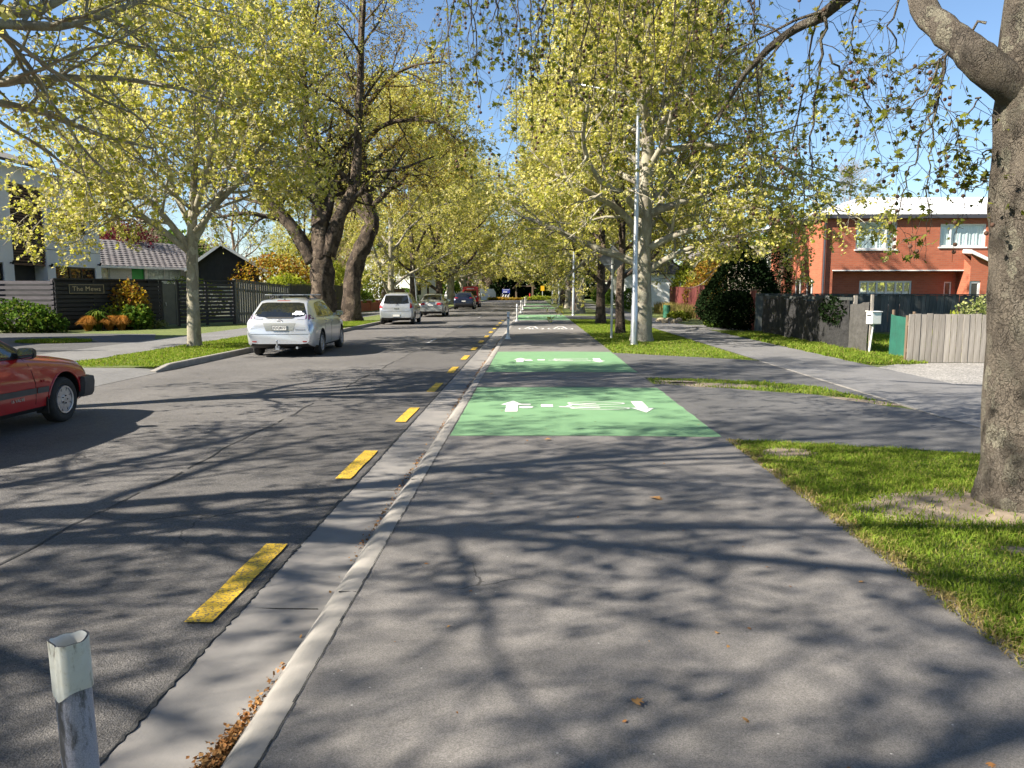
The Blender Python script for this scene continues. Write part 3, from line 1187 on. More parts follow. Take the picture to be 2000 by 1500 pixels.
def blades(name, label, poly_fn, n, bbox, h, w, seed, avoid=(), mat='blade', z=-0.006, lean=.5, clump=True):
    """grass blades inside bbox where poly_fn(x, y) is true"""
    rs = np.random.default_rng(seed)
    x = rs.uniform(bbox[0], bbox[1], n)
    y = rs.uniform(bbox[2], bbox[3], n)
    keep = poly_fn(x, y)
    for cx, cy, rx, ry, ro in avoid:
        dx, dy = x - cx, y - cy
        c, s_ = math.cos(ro), math.sin(ro)
        q = ((dx * c + dy * s_) / rx) ** 2 + ((-dx * s_ + dy * c) / ry) ** 2
        keep &= ((q + rs.normal(scale=.22, size=n)) > .8) | (rs.random(n) < .06 + .25 * np.clip(q - .35, 0, .5))
    x, y = x[keep], y[keep]
    m = len(x)
    lum = .5 + .5 * np.sin(x * 3.1 + 1.3 * np.sin(y * 2.3)) * np.sin(y * 2.7 + 1.7 * np.sin(x * 1.9 + 1)) if clump else np.ones(m) * .5
    hh = h * rs.uniform(.35, 1.25, m) * (.65 + .75 * lum)
    a = rs.uniform(0, 2 * math.pi, m)
    wd = np.stack([np.cos(a), np.sin(a), np.zeros(m)], 1) * (w * rs.uniform(.6, 1.3, m))[:, None] * .5
    a2 = rs.uniform(0, 2 * math.pi, m)
    ln = lean * rs.uniform(.1, 1.3, m)
    dv = np.stack([np.cos(a2) * ln, np.sin(a2) * ln, np.ones(m)], 1)
    B = np.stack([x, y, np.full(m, z)], 1)
    mid = B + dv * (hh * .55)[:, None] * np.array([[.55, .55, 1]])
    tip = B + np.stack([dv[:, 0] * hh * 1.3, dv[:, 1] * hh * 1.3, hh * np.maximum(.25, 1 - .35 * ln)], 1)
    V = np.stack([B - wd, B + wd, mid + wd * .8, mid - wd * .8, tip], 1).reshape(-1, 3)
    b_ = (np.arange(m) * 5)[:, None]
    F = np.concatenate([b_ + np.array([[0, 1, 2]]), b_ + np.array([[0, 2, 3]]), b_ + np.array([[3, 2, 4]])], 0)
    o = np_mesh(name, V, F, MAT[mat])
    return tag(o, label, 'grass', kind='stuff')


# ---------------------------------------------------------------- grass
def edge_near(x, y):
    e = np.array(near_edge)
    yl = np.interp(x, e[:, 0], e[:, 1])
    xl = np.interp(y, [2, 6, 10], [PR + .07, PR + .03, PR])
    wob = .03 * np.sin(y * 9) + .02 * np.sin(y * 23 + 1)
    return (x > xl + .06 + wob * 1.5) & (y < yl - .03 + .03 * np.sin(x * 11)) & (x < 5.0)


b = MB()
vv, ff = [], []
for i in range(90):
    y = 1.2 + i * .078
    w_ = .06 + .05 * rng.random()
    vv += [(PRX(y) + .002, y, -.004), (PRX(y) + w_, y, -.0055)]
ff = [(2 * i, 2 * i + 1, 2 * i + 3, 2 * i + 2) for i in range(89)]
b.add(vv, ff)
b.build('dirt_edge', MAT['dirt'], verge_r)
blades('dry_grass', 'dry straw-coloured grass fringe along the edge of the path', lambda x, y: (x > PR + .01) & (x < PR + .20 + .05 * np.sin(y * 6)), 9000, (PR, PR + .3, 1.4, 8.0), .035, .007, 13, (), mat='straw', lean=1.3)
blades('grass', 'long green grass on the verge round the big mottled trunk', edge_near, 150000, (2.0, 5.0, 1.6, 8.0), .042, .007, 3, DIRT, lean=.8)


def edge_far(x, y):
    e = np.array(far_edge)
    yl = np.interp(x, e[:, 0], e[:, 1])
    return (x > PR + .02 + .02 * np.sin(y * 7)) & (y > yl + .03) & (x < 5.0)


blades('grass', 'mown green grass under the row of trees behind the light pole', edge_far, 60000, (2.0, 5.0, 17.0, 42), .05, .016, 4, (), lean=.9)


def edge_strip(x, y):
    a = np.array(lowedge)
    c = np.array(topedge)
    return (y > np.interp(x, a[:, 0], a[:, 1]) + .03) & (y < np.interp(x, c[:, 0], c[:, 1]) - .03)


blades('grass', 'worn thin grass strip between the two driveways', edge_strip, 16000, (2.05, 4.9, 9.8, 14), .045, .012, 5, DIRT, lean=.9)
blades('grass', 'grass at the foot of the black shade cloth', lambda x, y: (x > 7.05 + .06 * np.sin(y * 5)) & (y > 15.9 + .5 * (x - 7)), 26000, (7.0, 8.5, 16.4, 29), .10, .02, 6, (), lean=.8)
blades('grass', 'small grass patch across the footpath beside the big trunk', lambda x, y: ((x - 7.6) / .85) ** 2 + ((y - 11.4) / .5) ** 2 < 1 + .2 * np.sin(x * 9 + y * 13), 5000, (6.6, 8.6, 10.8, 12), .07, .014, 8, (), z=.006)
blades('grass', 'lawn seen through the gap beside the mailbox', lambda x, y: x > 8.4, 20000, (8.3, 12.5, 18.5, 28), .09, .022, 18, (), z=-.008)
blades('grass', 'bright mown grass under the young tree by the left kerb', lambda x, y: (x < LK - .16) & (x > -10.0 + .05 * np.sin(y * 4)) & (y > 15.65 + .12 * np.sin(x * 5)), 60000, (-10.1, LK - .15, 15.4, 40), .045, .016, 7, (), lean=.9)
gi = gp2(105, 668)
blades('grass', 'shaded grass island in the dark driveway', lambda x, y: ((x - gi[0]) / 1.1) ** 2 + ((y - gi[1]) / .75) ** 2 < 1, 6000, (gi[0] - 1.2, gi[0] + 1.2, gi[1] - .8, gi[1] + .8), .08, .02, 9, (), z=.01)

# dry leaf litter in the channel and single leaves on the path
rs = np.random.default_rng(21)
P = []
yl = rs.uniform(1.6, 26, 2600)
for y in yl:
    dens = .5 + .5 * math.sin(y * 2.1) * math.sin(y * .9 + 1) + (1.4 if y < 3.0 else 0)
    if rs.random() < dens * .7:
        P.append((KX(y) - .183 - abs(rs.normal()) * .022, y, -.088 + rs.uniform(0, .012)))
for i in range(2200):
    y = 2.1 + abs(rs.normal()) * .30
    P.append((KX(y) - .175 - abs(rs.normal()) * .045 * (1.25 - min(1, (y - 2.1) / .9)), y, -.088 + rs.uniform(0, .03)))
V, F = leaf_arrays(np.array(P), .017, rs, False, .9)
tag(np_mesh('leaf_litter', V, F, MAT['litter']), 'brown dry leaf litter gathered in the gutter against the kerb', 'litter', kind='stuff')
P = []
for i in range(70):
    y = 2.2 + 12 * rs.random() ** 1.6
    x = rs.uniform(KX(y) + .1, PR)
    P.append((x, y, path_z(x) + .006))
V, F = leaf_arrays(np.array(P), .02, rs, True, 2.5)
tag(np_mesh('fallen_leaves', V, F, MAT['litter']), 'tiny scattered fallen leaves and twigs on the asphalt path', 'litter', kind='stuff')
for px, py in ((1070, 862), (1277, 978), (1235, 1382)):
    p = G(px, py)
    V, F = leaf_arrays(np.array([[0, 0, .0]]), .11 if py < 900 else .07, np.random.default_rng(px), True, 9)
    o = np_mesh('fallen_leaf', V, F, MAT['litter'])
    o.location = (p.x, p.y, path_z(p.x) + .018)
    lab = {1070: 'pale ochre fallen leaf just short of the green patch', 1277: 'brown curled leaf alone on the grey path', 1235: 'dark crumpled leaf on the grey path near the broken post'}[px]
    tag(o, lab, 'leaf')

# ================================================================== trees
def hero_tree(name, label, loc, seed, trunk, trad, limbs, auto, bark, leafmat='leaf', leaf=.09, leaves=18, prm=None, ksides=16, rough=.08, palm=False, strands=(), droop=0.0, lcount=9, llen=2.6, lt0=.25, keep=None):
    """trunk and limbs placed by hand, finer branching grown from them"""
    root = thing(name, label, 'tree', loc)
    T = Tree(seed)
    p = dict(PRM)
    p.update(prm or {})
    p['leaves'] = leaves
    tp, tr = T.poly(trunk, trad, ksides, 5)
    hand = [T.poly(pts, rad, 10, 4, .01) for pts, rad in limbs]
    ntr = len(T.limbs)
    for o, ro in hand:
        L = sum((o[i + 1] - o[i]).length for i in range(len(o) - 1))
        T.spawn(o, ro, L, 1, p, t0=lt0, count=lcount, ln=lambda q, t: llen * (1 - .35 * t))
    n, t0, t1, spread = auto
    az = T.r.uniform(0, 6.28)
    for i in range(n):
        t = t0 + (t1 - t0) * (i + T.r.random() * .7) / n
        x = t * (len(tp) - 1)
        a = min(int(x), len(tp) - 2)
        q = tp[a].lerp(tp[a + 1], x - a)
        az += 2.4 + T.r.uniform(-.45, .45)
        el = R(15 + 45 * t + T.r.uniform(-8, 8))
        d = Vector((math.cos(az) * math.cos(el), math.sin(az) * math.cos(el), math.sin(el)))
        T.grow(q, d, spread * (1 - .4 * t) * T.r.uniform(.8, 1.15), max(.02, tr[a] * .5), 1, p)
    for pts, r0, cnt, ll in strands:
        o, ro = T.poly(pts, [r0 * (1 - .7 * i / (len(pts) - 1)) for i in range(len(pts))], 5, 4, .025)
        T.spawn(o, ro, 1.0, 2, p, t0=.08, count=cnt, ln=lambda q, t: ll)
    if keep:
        T.thin(keep)
    T.emit(root, ntr, MAT[bark], MAT[leafmat], leaf, palm, droop=droop, rough=rough)
    return root


def DD(lst, Y, dy=0.0):
    n = len(lst)
    return [D(px, py, Y + dy * i / max(1, n - 1)) for i, (px, py) in enumerate(lst)]


# young plane on the left verge
t1 = G(380, 676)
Y = t1.y
trk = [Vector((t1.x, t1.y, -.1)), Vector((t1.x, t1.y, .3))] + DD([(377, 560), (375, 485), (377, 400), (381, 310), (392, 190), (402, 60), (408, -60)], Y)
TREE1 = hero_tree('plane_tree', 'young pale-barked plane tree with yellow-green crown behind the silver wagon', (t1.x, t1.y, 0), 101,
                  trk, [.25, .185, .155, .155, .11, .09, .075, .055, .025],
                  [(DD([(372, 488), (335, 440), (300, 400), (265, 378), (215, 365)], Y, -1.2), [.11, .09, .08, .065, .035]),
                   (DD([(370, 492), (310, 445), (240, 398), (165, 365), (90, 345)], Y, -1.8), [.09, .08, .065, .045, .025]),
                   (DD([(380, 470), (410, 415), (450, 372), (500, 335), (560, 300)], Y, .8), [.11, .09, .08, .06, .035]),
                   (DD([(376, 450), (350, 395), (330, 340), (318, 290), (300, 220)], Y, 1.8), [.09, .08, .07, .05, .03]),
                   (DD([(376, 430), (400, 350), (415, 280), (430, 200), (470, 110)], Y, -1.8), [.09, .08, .06, .05, .03])],
                  (15, .40, .97, 5.0), 'bark_pale', leaves=16, leaf=.075, lcount=11, llen=3.0, prm=dict(trop=[0, .03, -.02, -.05, -.07]))

# big old double-stemmed plane behind the wagon
Y = 32.5
t2 = Vector((D(632, 640, Y).x, Y, 0))
trk = [Vector((t2.x, Y, -.15)), Vector((t2.x, Y, .35))] + DD([(630, 570), (628, 520), (627, 475), (624, 410), (613, 335), (600, 240), (592, 120), (600, -30)], Y, .5)
hero_tree('plane_tree', 'massive old dark-barked plane tree forking low into several limbs', (t2.x, t2.y, 0), 102,
          trk, [.80, .58, .49, .49, .43, .30, .22, .17, .12, .06],
          [(DD([(612, 512), (585, 465), (550, 420), (522, 392), (490, 330), (470, 240)], Y, -.5), [.34, .28, .24, .18, .12, .06]),
           (DD([(640, 500), (660, 430), (684, 385), (697, 330), (700, 230), (706, 100), (712, -40)], Y, .4), [.34, .29, .25, .20, .16, .12, .06]),
           (DD([(628, 440), (645, 390), (652, 345), (640, 300), (650, 220)], Y, 1.5), [.25, .2, .15, .1, .05])],
          (11, .5, .97, 5.2), 'bark_dark', leaves=9, rough=.15, leaf=.075, llen=3.4, lcount=11)

# leaning plane next to it
t3 = G(686, 627)
Y = t3.y
trk = [Vector((t3.x, Y, -.15)), Vector((t3.x, Y, .3))] + DD([(688, 575), (690, 535), (700, 500), (718, 462), (727, 435), (718, 395), (708, 335), (704, 250), (703, 130), (706, 0), (712, -90)], Y)
hero_tree('plane_tree', 'old plane tree with a kinked leaning trunk and sparse bronze leaves', (t3.x, t3.y, 0), 103,
          trk, [.72, .52, .45, .45, .42, .41, .36, .30, .24, .19, .14, .10, .05],
          [(DD([(722, 440), (700, 410), (670, 380), (640, 330)], Y, 1.5), [.16, .13, .1, .05]),
           (DD([(704, 290), (740, 250), (790, 235), (850, 240), (900, 280)], Y, -1.5), [.16, .12, .09, .06, .03]),
           (DD([(704, 230), (745, 170), (800, 130), (870, 120)], Y, -2.5), [.14, .10, .07, .04]),
           (DD([(704, 200), (670, 140), (640, 90), (600, 40)], Y, 1), [.13, .1, .07, .04])],
          (12, .55, .98, 5.0), 'bark_dark', leafmat='leaf_orange', leaves=8, rough=.15, leaf=.072, prm=dict(trop=[0, .03, -.03, -.08, -.12], len=[5, 2.6, 1.4, .65]))

# near right: big mottled plane, drooping fruiting twigs
X0, YT = TR0.x, TR0.y
trk = [Vector((X0 + .04, YT, -.12)), Vector((X0 + .03, YT, .06)), Vector((X0 + .02, YT, .30)), Vector((X0, YT, 1.2)), Vector((X0 - .03, YT, 2.0)), Vector((X0 - .04, YT, 2.6)), Vector((X0 - .03, YT, 3.1)), Vector((X0 - .01, YT, 3.9)), Vector((X0 + .06, YT - .1, 5.2)), Vector((X0 + .15, YT - .2, 7.0)), Vector((X0 + .2, YT - .3, 9.0))]
trad = [.39, .335, .308, .298, .300, .318, .330, .32, .25, .16, .06]
limbA = [Vector((X0 - .05, YT, 2.78))] + DD([(1928, 128), (1880, 85), (1825, 45), (1795, -10), (1775, -110), (1720, -230), (1610, -340), (1450, -420), (1250, -470)], 5.55, 1.6)
limbB = [Vector((X0 + .1, YT, 4.4)), Vector((2.9, 6.1, 5.2)), D(1780, -160, 6.3), D(1700, -55, 6.6), D(1642, 2, 6.8), D(1585, 42, 7.1), D(1520, 80, 7.5), D(1440, 165, 7.9), D(1400, 240, 8.1)]
limbC = [Vector((X0 + .15, YT, 4.9)), Vector((2.6, 6.6, 6.2)), Vector((1.2, 7.6, 7.0)), Vector((-.4, 8.8, 7.2)), Vector((-2.0, 10.0, 6.9))]
limbD = [Vector((X0 + .2, YT, 5.4)), Vector((4.6, 6.8, 6.6)), Vector((5.6, 8.2, 7.4)), Vector((6.6, 9.6, 7.6))]
ss = []


def st(lst, Y, dy=0.3, r=.012, c=7, ll=.42):
    ss.append((DD(lst, Y, dy), r, c, ll))


st([(1612, 28), (1606, 100), (1592, 190), (1583, 290), (1580, 375)], 6.95, .2, .016, 13, .5)
st([(1618, 110), (1655, 158), (1690, 188), (1707, 245), (1716, 300)], 6.9, .3, .010, 9)
st([(1580, 150), (1560, 230), (1545, 300), (1535, 350)], 7.0, .3, .010, 8)
st([(1850, 105), (1828, 180), (1818, 232), (1792, 300), (1765, 362), (1750, 440)], 5.65, .3, .011, 12, .38)
st([(1846, 110), (1836, 170), (1820, 262), (1815, 350), (1808, 440)], 5.7, .2, .009, 9, .34)
st([(1838, 120), (1790, 200), (1740, 215), (1715, 195)], 5.8, .4, .008, 8, .34)
st([(1912, 185), (1895, 208), (1872, 235), (1858, 285)], 5.6, .3, .007, 7, .32)
st([(1922, 40), (1870, 80), (1810, 130), (1760, 140), (1720, 152)], 6.3, .5, .012, 12, .40)
st([(1762, -30), (1738, 50), (1748, 95), (1700, 128)], 6.4, .3, .010, 8, .40)
st([(1700, -40), (1662, 40), (1668, 110), (1650, 135)], 6.7, .2, .010, 8, .40)
st([(1925, 300), (1905, 320), (1890, 335)], 5.7, .2, .006, 4, .26)
st([(1925, 350), (1900, 372), (1880, 368)], 5.7, .2, .006, 4, .26)
st([(1500, 90), (1480, 160), (1475, 240), (1460, 300)], 7.6, .3, .010, 9, .45)
r_ = random.Random(5)
for i in range(34):
    px = 860 + 640 * (i + r_.random()) / 34
    ln_ = r_.uniform(80, 290) * (1.0 if px < 1350 else .8)
    dx = r_.uniform(-50, 30)
    Yd = 8.2 + r_.uniform(-.8, 1.2)
    st([(px - dx * .5, -110), (px, -20), (px + dx * .6, ln_ * .45), (px + dx, ln_)], Yd, .3, .011, 8, .5)
hero_tree('plane_tree', 'big mottled trunk of a plane tree on the near grass verge, seed balls hanging', (X0, YT, 0), 104, trk, trad,
          [(limbA, [.13, .122, .105, .095, .09, .08, .07, .06, .05, .03]), (limbB, [.12, .11, .09, .07, .055, .045, .036, .026, .016]),
           (limbC, [.13, .10, .08, .06, .03]), (limbD, [.13, .10, .07, .04])],
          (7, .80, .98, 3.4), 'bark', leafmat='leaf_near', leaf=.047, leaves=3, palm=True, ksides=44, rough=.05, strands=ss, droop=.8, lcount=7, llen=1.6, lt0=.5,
          prm=dict(seg=[.5, .4, .25, .11, .07], trop=[0, .02, -.12, -.14, -.10], n=[12, 5, 4, 3], len=[4, 1.7, .9, .30], rmin=.0022, rr=[.4, .3, .4, .5], wob=[.08, .2, .25, .28, .3], spread=.05, seed=.14))

# right row, first tree behind the light pole
t5 = G(1252, 666)
Y = t5.y
trk = [Vector((t5.x, Y, -.12)), Vector((t5.x, Y, .3))] + DD([(1254, 560), (1256, 470), (1260, 380), (1266, 280), (1258, 190), (1262, 80), (1270, -60)], Y)
TREE5 = hero_tree('plane_tree', 'full yellow-green plane tree rising behind the tall galvanised light pole', (t5.x, Y, 0), 105, trk,
                  [.44, .33, .27, .26, .22, .19, .14, .10, .05],
                  [(DD([(1250, 470), (1228, 430), (1195, 400), (1140, 370), (1085, 340)], Y, -1.5), [.13, .11, .09, .07, .04]),
                   (DD([(1262, 530), (1300, 508), (1340, 488), (1390, 470), (1450, 470)], Y, -1.0), [.12, .10, .08, .06, .03]),
                   (DD([(1262, 420), (1330, 395), (1400, 372), (1480, 360), (1550, 380)], Y, 1.2), [.13, .11, .09, .07, .04]),
                   (DD([(1260, 330), (1210, 290), (1180, 250), (1140, 180)], Y, .8), [.12, .1, .08, .04]),
                   (DD([(1266, 300), (1380, 285), (1480, 305), (1570, 350), (1640, 420)], Y, -1.0), [.11, .09, .07, .05, .025]),
                   (DD([(1262, 280), (1300, 230), (1350, 190), (1420, 150)], Y, -1.2), [.12, .1, .08, .04])],
                  (17, .30, .97, 5.8), 'bark_pale', leaves=17, leaf=.078, lcount=11, llen=2.9, keep=lambda p: not (p.y < 26 and 2.0 < p.x < 3.2 and 1.4 < p.z < 3.3) and not (4.5 < p.x < 7.4 and p.z < 2.4) and not (p.y < 22.8 and 2.45 < p.x < 3.25 and p.z < 6.3), prm=dict(trop=[0, .03, -.02, -.06, -.08]))

GEN_A = plane_tree('plane_tree', 'slender plane tree standing just past the diamond sign post', (3.24, 28.5, 0), 201, 12.5, .17, 2.8, 5.2, 14, 'bark_dark', leaves=15, leaf=.085, prm=dict(trop=[0, .03, -.02, -.06, -.08]))
GEN_B = plane_tree('plane_tree', 'stout dark-trunked plane tree on the verge beyond the slender one', (3.24, 36.7, 0), 202, 13.5, .23, 2.4, 5.8, 16, 'bark_dark', leaves=15, leaf=.085, prm=dict(trop=[0, .03, -.02, -.06, -.08]))
GEN_C = plane_tree('plane_tree', 'plane tree with pale low-forking trunk just past the small grey hatchback', (-9.2, 50, 0), 203, 12.0, .24, 2.4, 5.8, 16, 'bark_pale', leaves=15, leaf=.085, prm=dict(trop=[0, .03, -.02, -.06, -.08]))

ROWR = ((53.5, 3.3, TREE5, .95, 2.0, 'pale-trunked plane tree beside the second light pole'),
        (60, 3.3, GEN_B, 1.2, 1.1, 'dark-trunked plane tree just past the pale-trunked one by the light pole'),
        (70, 3.3, GEN_C, 1.25, 2.9, 'plane tree on the verge at the start of the white house wall'),
        (81, 3.2, GEN_A, 1.4, 4.0, 'slim plane tree in front of the white house windows'),
        (93, 3.3, GEN_B, 1.3, 5.1, 'plane tree past the far end of the white house'),
        (106, 3.3, GEN_C, 1.35, .7, 'plane tree after the last light pole on the right verge'),
        (118, 3.3, TREE5, 1.2, 3.9, 'last plane tree of the right verge before the cross road'))
for y, x, src, sc, rz, lab in ROWR:
    dup(src, (x, y, 0), rz, (sc * 1.22, sc * 1.22, sc) if y > 55 else sc, lab)
ROWL = ((60, -9.3, GEN_A, 1.3, 1.0, 'slim plane tree next to the leaning street sign post'),
        (76, -9.2, GEN_B, 1.25, 2.2, 'plane tree beside the tall red van'),
        (88, -9.3, TREE5, 1.15, 3.3, 'plane tree next after the one beside the red van'),
        (101, -9.0, GEN_C, 1.35, 4.1, 'plane tree in front of the white gabled house'),
        (114, -9.3, GEN_B, 1.35, 5.2, 'last plane tree of the left verge before the cross road'))
for y, x, src, sc, rz, lab in ROWL:
    dup(src, (x, y, 0), rz, (sc * 1.25, sc * 1.25, sc), lab)
# the left row goes on beside and behind the viewer: its boughs hang in at the top left and shade the path
Q = Vector((-9.7, 9.4, 0))
hero_tree('plane_tree', 'plane tree beside the red hatchback, only its dark boughs reaching into view', Q, 106,
          [Q + Vector((0, 0, -.1)), Q + Vector((0, 0, .3)), Q + Vector((.05, 0, 2.2)), Q + Vector((0, .1, 4.2)), Q + Vector((.1, 0, 6.5)), Q + Vector((0, 0, 9)), Q + Vector((.1, 0, 11))],
          [.36, .25, .20, .16, .12, .08, .03],
          [([Q + Vector((0, 0, 2.9))] + DD([(-120, 195), (-30, 165), (60, 155), (190, 152), (330, 168), (430, 200)], 10.6, 2.4), [.10, .085, .07, .06, .045, .03, .015]),
           ([Q + Vector((0, 0, 4.1))] + DD([(-120, 10), (-20, 18), (60, 22), (120, 0), (230, -60)], 10.4, 1.4), [.11, .09, .08, .07, .05, .03]),
           ([Q + Vector((0, 0, 2.7))] + DD([(-140, 215), (-20, 200), (90, 222), (190, 262), (300, 290)], 10.8, 2.8), [.09, .08, .06, .05, .035, .018]),
           ([Q + Vector((0, 0, 3.6))] + DD([(-140, 60), (-20, 45), (110, 52), (220, 22), (330, -20)], 10.2, 2.0), [.10, .09, .07, .06, .045, .025])],
          (13, .45, .97, 4.6), 'bark_pale', leaves=6, leaf=.07, lcount=10, llen=2.4)
SPARSE = hero_tree('plane_tree', 'old thin-leaved plane tree on the left verge shading the asphalt path', (-9.7, 1.4, 0), 107,
                   [Vector((-9.7, 1.4, -.1)), Vector((-9.7, 1.4, .3)), Vector((-9.6, 1.4, 2.4)), Vector((-9.5, 1.5, 5)), Vector((-9.6, 1.3, 8)), Vector((-9.5, 1.4, 12.5))],
                   [.46, .32, .22, .13, .085, .03],
                   [([Vector((-9.6, 1.4, 3.2)), Vector((-8, 1.0, 4.6)), Vector((-6, .6, 5.6)), Vector((-3.6, .4, 6.2))], [.10, .08, .06, .025]),
                    ([Vector((-9.6, 1.4, 3.8)), Vector((-8.2, 2.0, 5.2)), Vector((-6.2, 2.3, 6.4)), Vector((-4.0, 2.5, 7.0))], [.09, .07, .05, .02]),
                    ([Vector((-9.5, 1.4, 5)), Vector((-8.2, -.2, 6.8)), Vector((-6.4, -1.6, 8.0)), Vector((-4.4, -2.4, 8.6))], [.09, .07, .055, .025])],
                   (15, .35, .97, 5.2), 'bark_dark', leaves=3, leaf=.08, lcount=12, llen=3.4, prm=dict(n=[12, 9, 6, 3], rr=[.5, .45, .55, .6]))
SPARSE.location = (-9.7, 3.0, 0)
dup(SPARSE, (-9.7, -3.0, 0), .35, 1.1, 'old thin-leaved plane tree on the left verge behind the broken post')

dup(GEN_B, (3.7, -4.5, 0), 1.9, 1.0, 'unseen plane tree added on the right verge next back from the big mottled trunk')  # unseen row trees, this and the next two, added to dim sky light
dup(GEN_C, (-9.7, -12, 0), .6, 1.05, 'unseen plane tree added on the left verge two places back from the red hatchback')
dup(TREE5, (3.7, -15, 0), 3.0, .95, 'unseen plane tree added on the right verge two places back from the big mottled trunk')

# garden trees behind the fences
GG = 'leafy garden trees behind the fences'
for i, (x, y, src, sc, rz) in enumerate(((-17, 58, GEN_B, .75, .4), (-16, 72, GEN_C, .8, 2.0), (-21, 84, GEN_B, .95, 3.0), (-15, 96, GEN_A, .9, 1.0), (-17, 116, GEN_C, 1.0, 4.4), (12, 62, GEN_B, .75, 5.0), (14, 78, GEN_C, .9, 1.4), (11, 96, GEN_A, .95, 2.6), (13, 116, GEN_B, .9, 3.5))):
    dup(src, (x, y, 0), rz, sc, 'leafy garden tree behind the left front fences' if x < 0 else 'leafy garden tree behind the right front fences', group=GG + (' left' if x < 0 else ' right'))


def bare_tree(name, label, loc, seed, H, r0, first, spread, mat, group=None, nl=14, leafmat=None, leaves=0):
    p = dict(n=[12, 9, 7, 4], trop=[0, .06, .05, .03, .0], rmin=.006, ang=[40, 38, 38, 40], len=[4, 2.2, 1.3, .7])
    root = plane_tree(name, label, loc, seed, H, r0, first, spread, nl, mat, leafmat or 'leaf_orange', .08, leaves, prm=p, group=group)
    return root


BT = bare_tree('bare_tree', 'bare brown twiggy tree behind the tiled bungalow roof', (-24, 62, 0), 301, 10.5, .22, 1.6, 4.6, 'twig_brown')
dup(BT, (-30, 56, 0), 1.0, 1.1, 'bare brown tree rising behind the white town house')
dup(BT, (-17, 66, 0), 2.2, .95, 'bare brown twiggy tree showing between the old plane limbs')
dup(BT, (26.5, 66, 0), 3.2, .95, 'bare pinkish tree top showing above the white metal roof')
dup(BT, (18.5, 74, 0), 4.2, .95, 'bare tree top to the side of the white roof behind the yellow leaves')
dup(BT, (-9.0, 137, 0), 5.2, .75, 'brown leafless tree by the white fence at the end of the street')
dup(BT, (-5.0, 150, 0), .2, 1.0, 'brown leafless tree standing behind the blue notice board')

# ================================================================== cars
def paint(name, col, metal=0.0, rough=0.3):
    m, nt, b = newmat(name)
    co = objco(nt)
    f = noise(nt, co, 3.0, 3)
    c = mixc(nt, maprange(nt, f, .3, .7, 0, 1), col, tuple(x * .9 for x in col))
    dirt = maprange(nt, noise(nt, co, 14, 6, .7), .5, .8, 0, .25)
    sx = nt.nodes.new('ShaderNodeSeparateXYZ')
    nt.links.new(co, sx.inputs[0])
    low = maprange(nt, sx.outputs[2], .15, .55, 1, .15)
    mm = N(nt, 'ShaderNodeMath', operation='MULTIPLY')
    nt.links.new(dirt, mm.inputs[0]); nt.links.new(low, mm.inputs[1])
    c = mixc(nt, mm.outputs[0], c, (.16, .14, .11))
    nt.links.new(c, b.inputs['Base Color'])
    b.inputs['Metallic'].default_value = metal
    b.inputs['Roughness'].default_value = rough
    b.inputs['Coat Weight'].default_value = .8
    b.inputs['Coat Roughness'].default_value = .05
    return m


MAT['silver'] = paint('silver car paint', (.55, .57, .61), .5, .28)
MAT['silver2'] = paint('pale silver car paint', (.42, .44, .47), .55, .3)
MAT['silver3'] = paint('grey silver car paint', (.38, .39, .38), .6, .35)
MAT['navy'] = paint('navy car paint', (.012, .018, .05), .3, .25)
MAT['red_paint'] = paint('faded red car paint', (.37, .010, .014), .0, .28)
MAT['red_van'] = paint('red van paint', (.50, .012, .018), .0, .3)
MAT['white_paint'] = paint('white car paint', (.72, .72, .72), .0, .3)


def gloss(name, col, rough=.05, metal=0, spec=.6):
    m, nt, b = newmat(name)
    co = objco(nt)
    c = mixc(nt, maprange(nt, noise(nt, co, 8, 3), .3, .7), col, tuple(x * .8 for x in col))
    nt.links.new(c, b.inputs['Base Color'])
    b.inputs['Roughness'].default_value = rough
    b.inputs['Metallic'].default_value = metal
    b.inputs['Specular IOR Level'].default_value = spec
    return m


MAT['car_glass'] = gloss('tinted car glass', (.012, .014, .015), .03, 0, .9)
MAT['side_glass'] = gloss('side car glass', (.035, .05, .045), .03, 0, 1.0)
MAT['lamp_red'] = gloss('red lamp lens', (.30, .008, .012), .12)
MAT['lamp_clear'] = gloss('clear lamp lens', (.62, .62, .66), .1, .5)
MAT['lamp_violet'] = gloss('smoked lamp lens', (.13, .05, .12), .1)
MAT['mirror'] = gloss('mirror glass', (.75, .85, .85), .02, 1.0)
MAT['plate'] = M('number plate', (.66, .66, .64), (.58, .58, .56), scale=20, rough=.4)
MAT['sticker'] = M('white sticker', (.75, .76, .78), (.65, .66, .68), scale=20, rough=.5)


def pchip(xs, ysv, x):
    return float(np.interp(x, xs, ysv))


def smooth_curve(kn, n_it=2):
    """Chaikin-free: densify then blur a little, keeps the knots nearly in place"""
    return kn


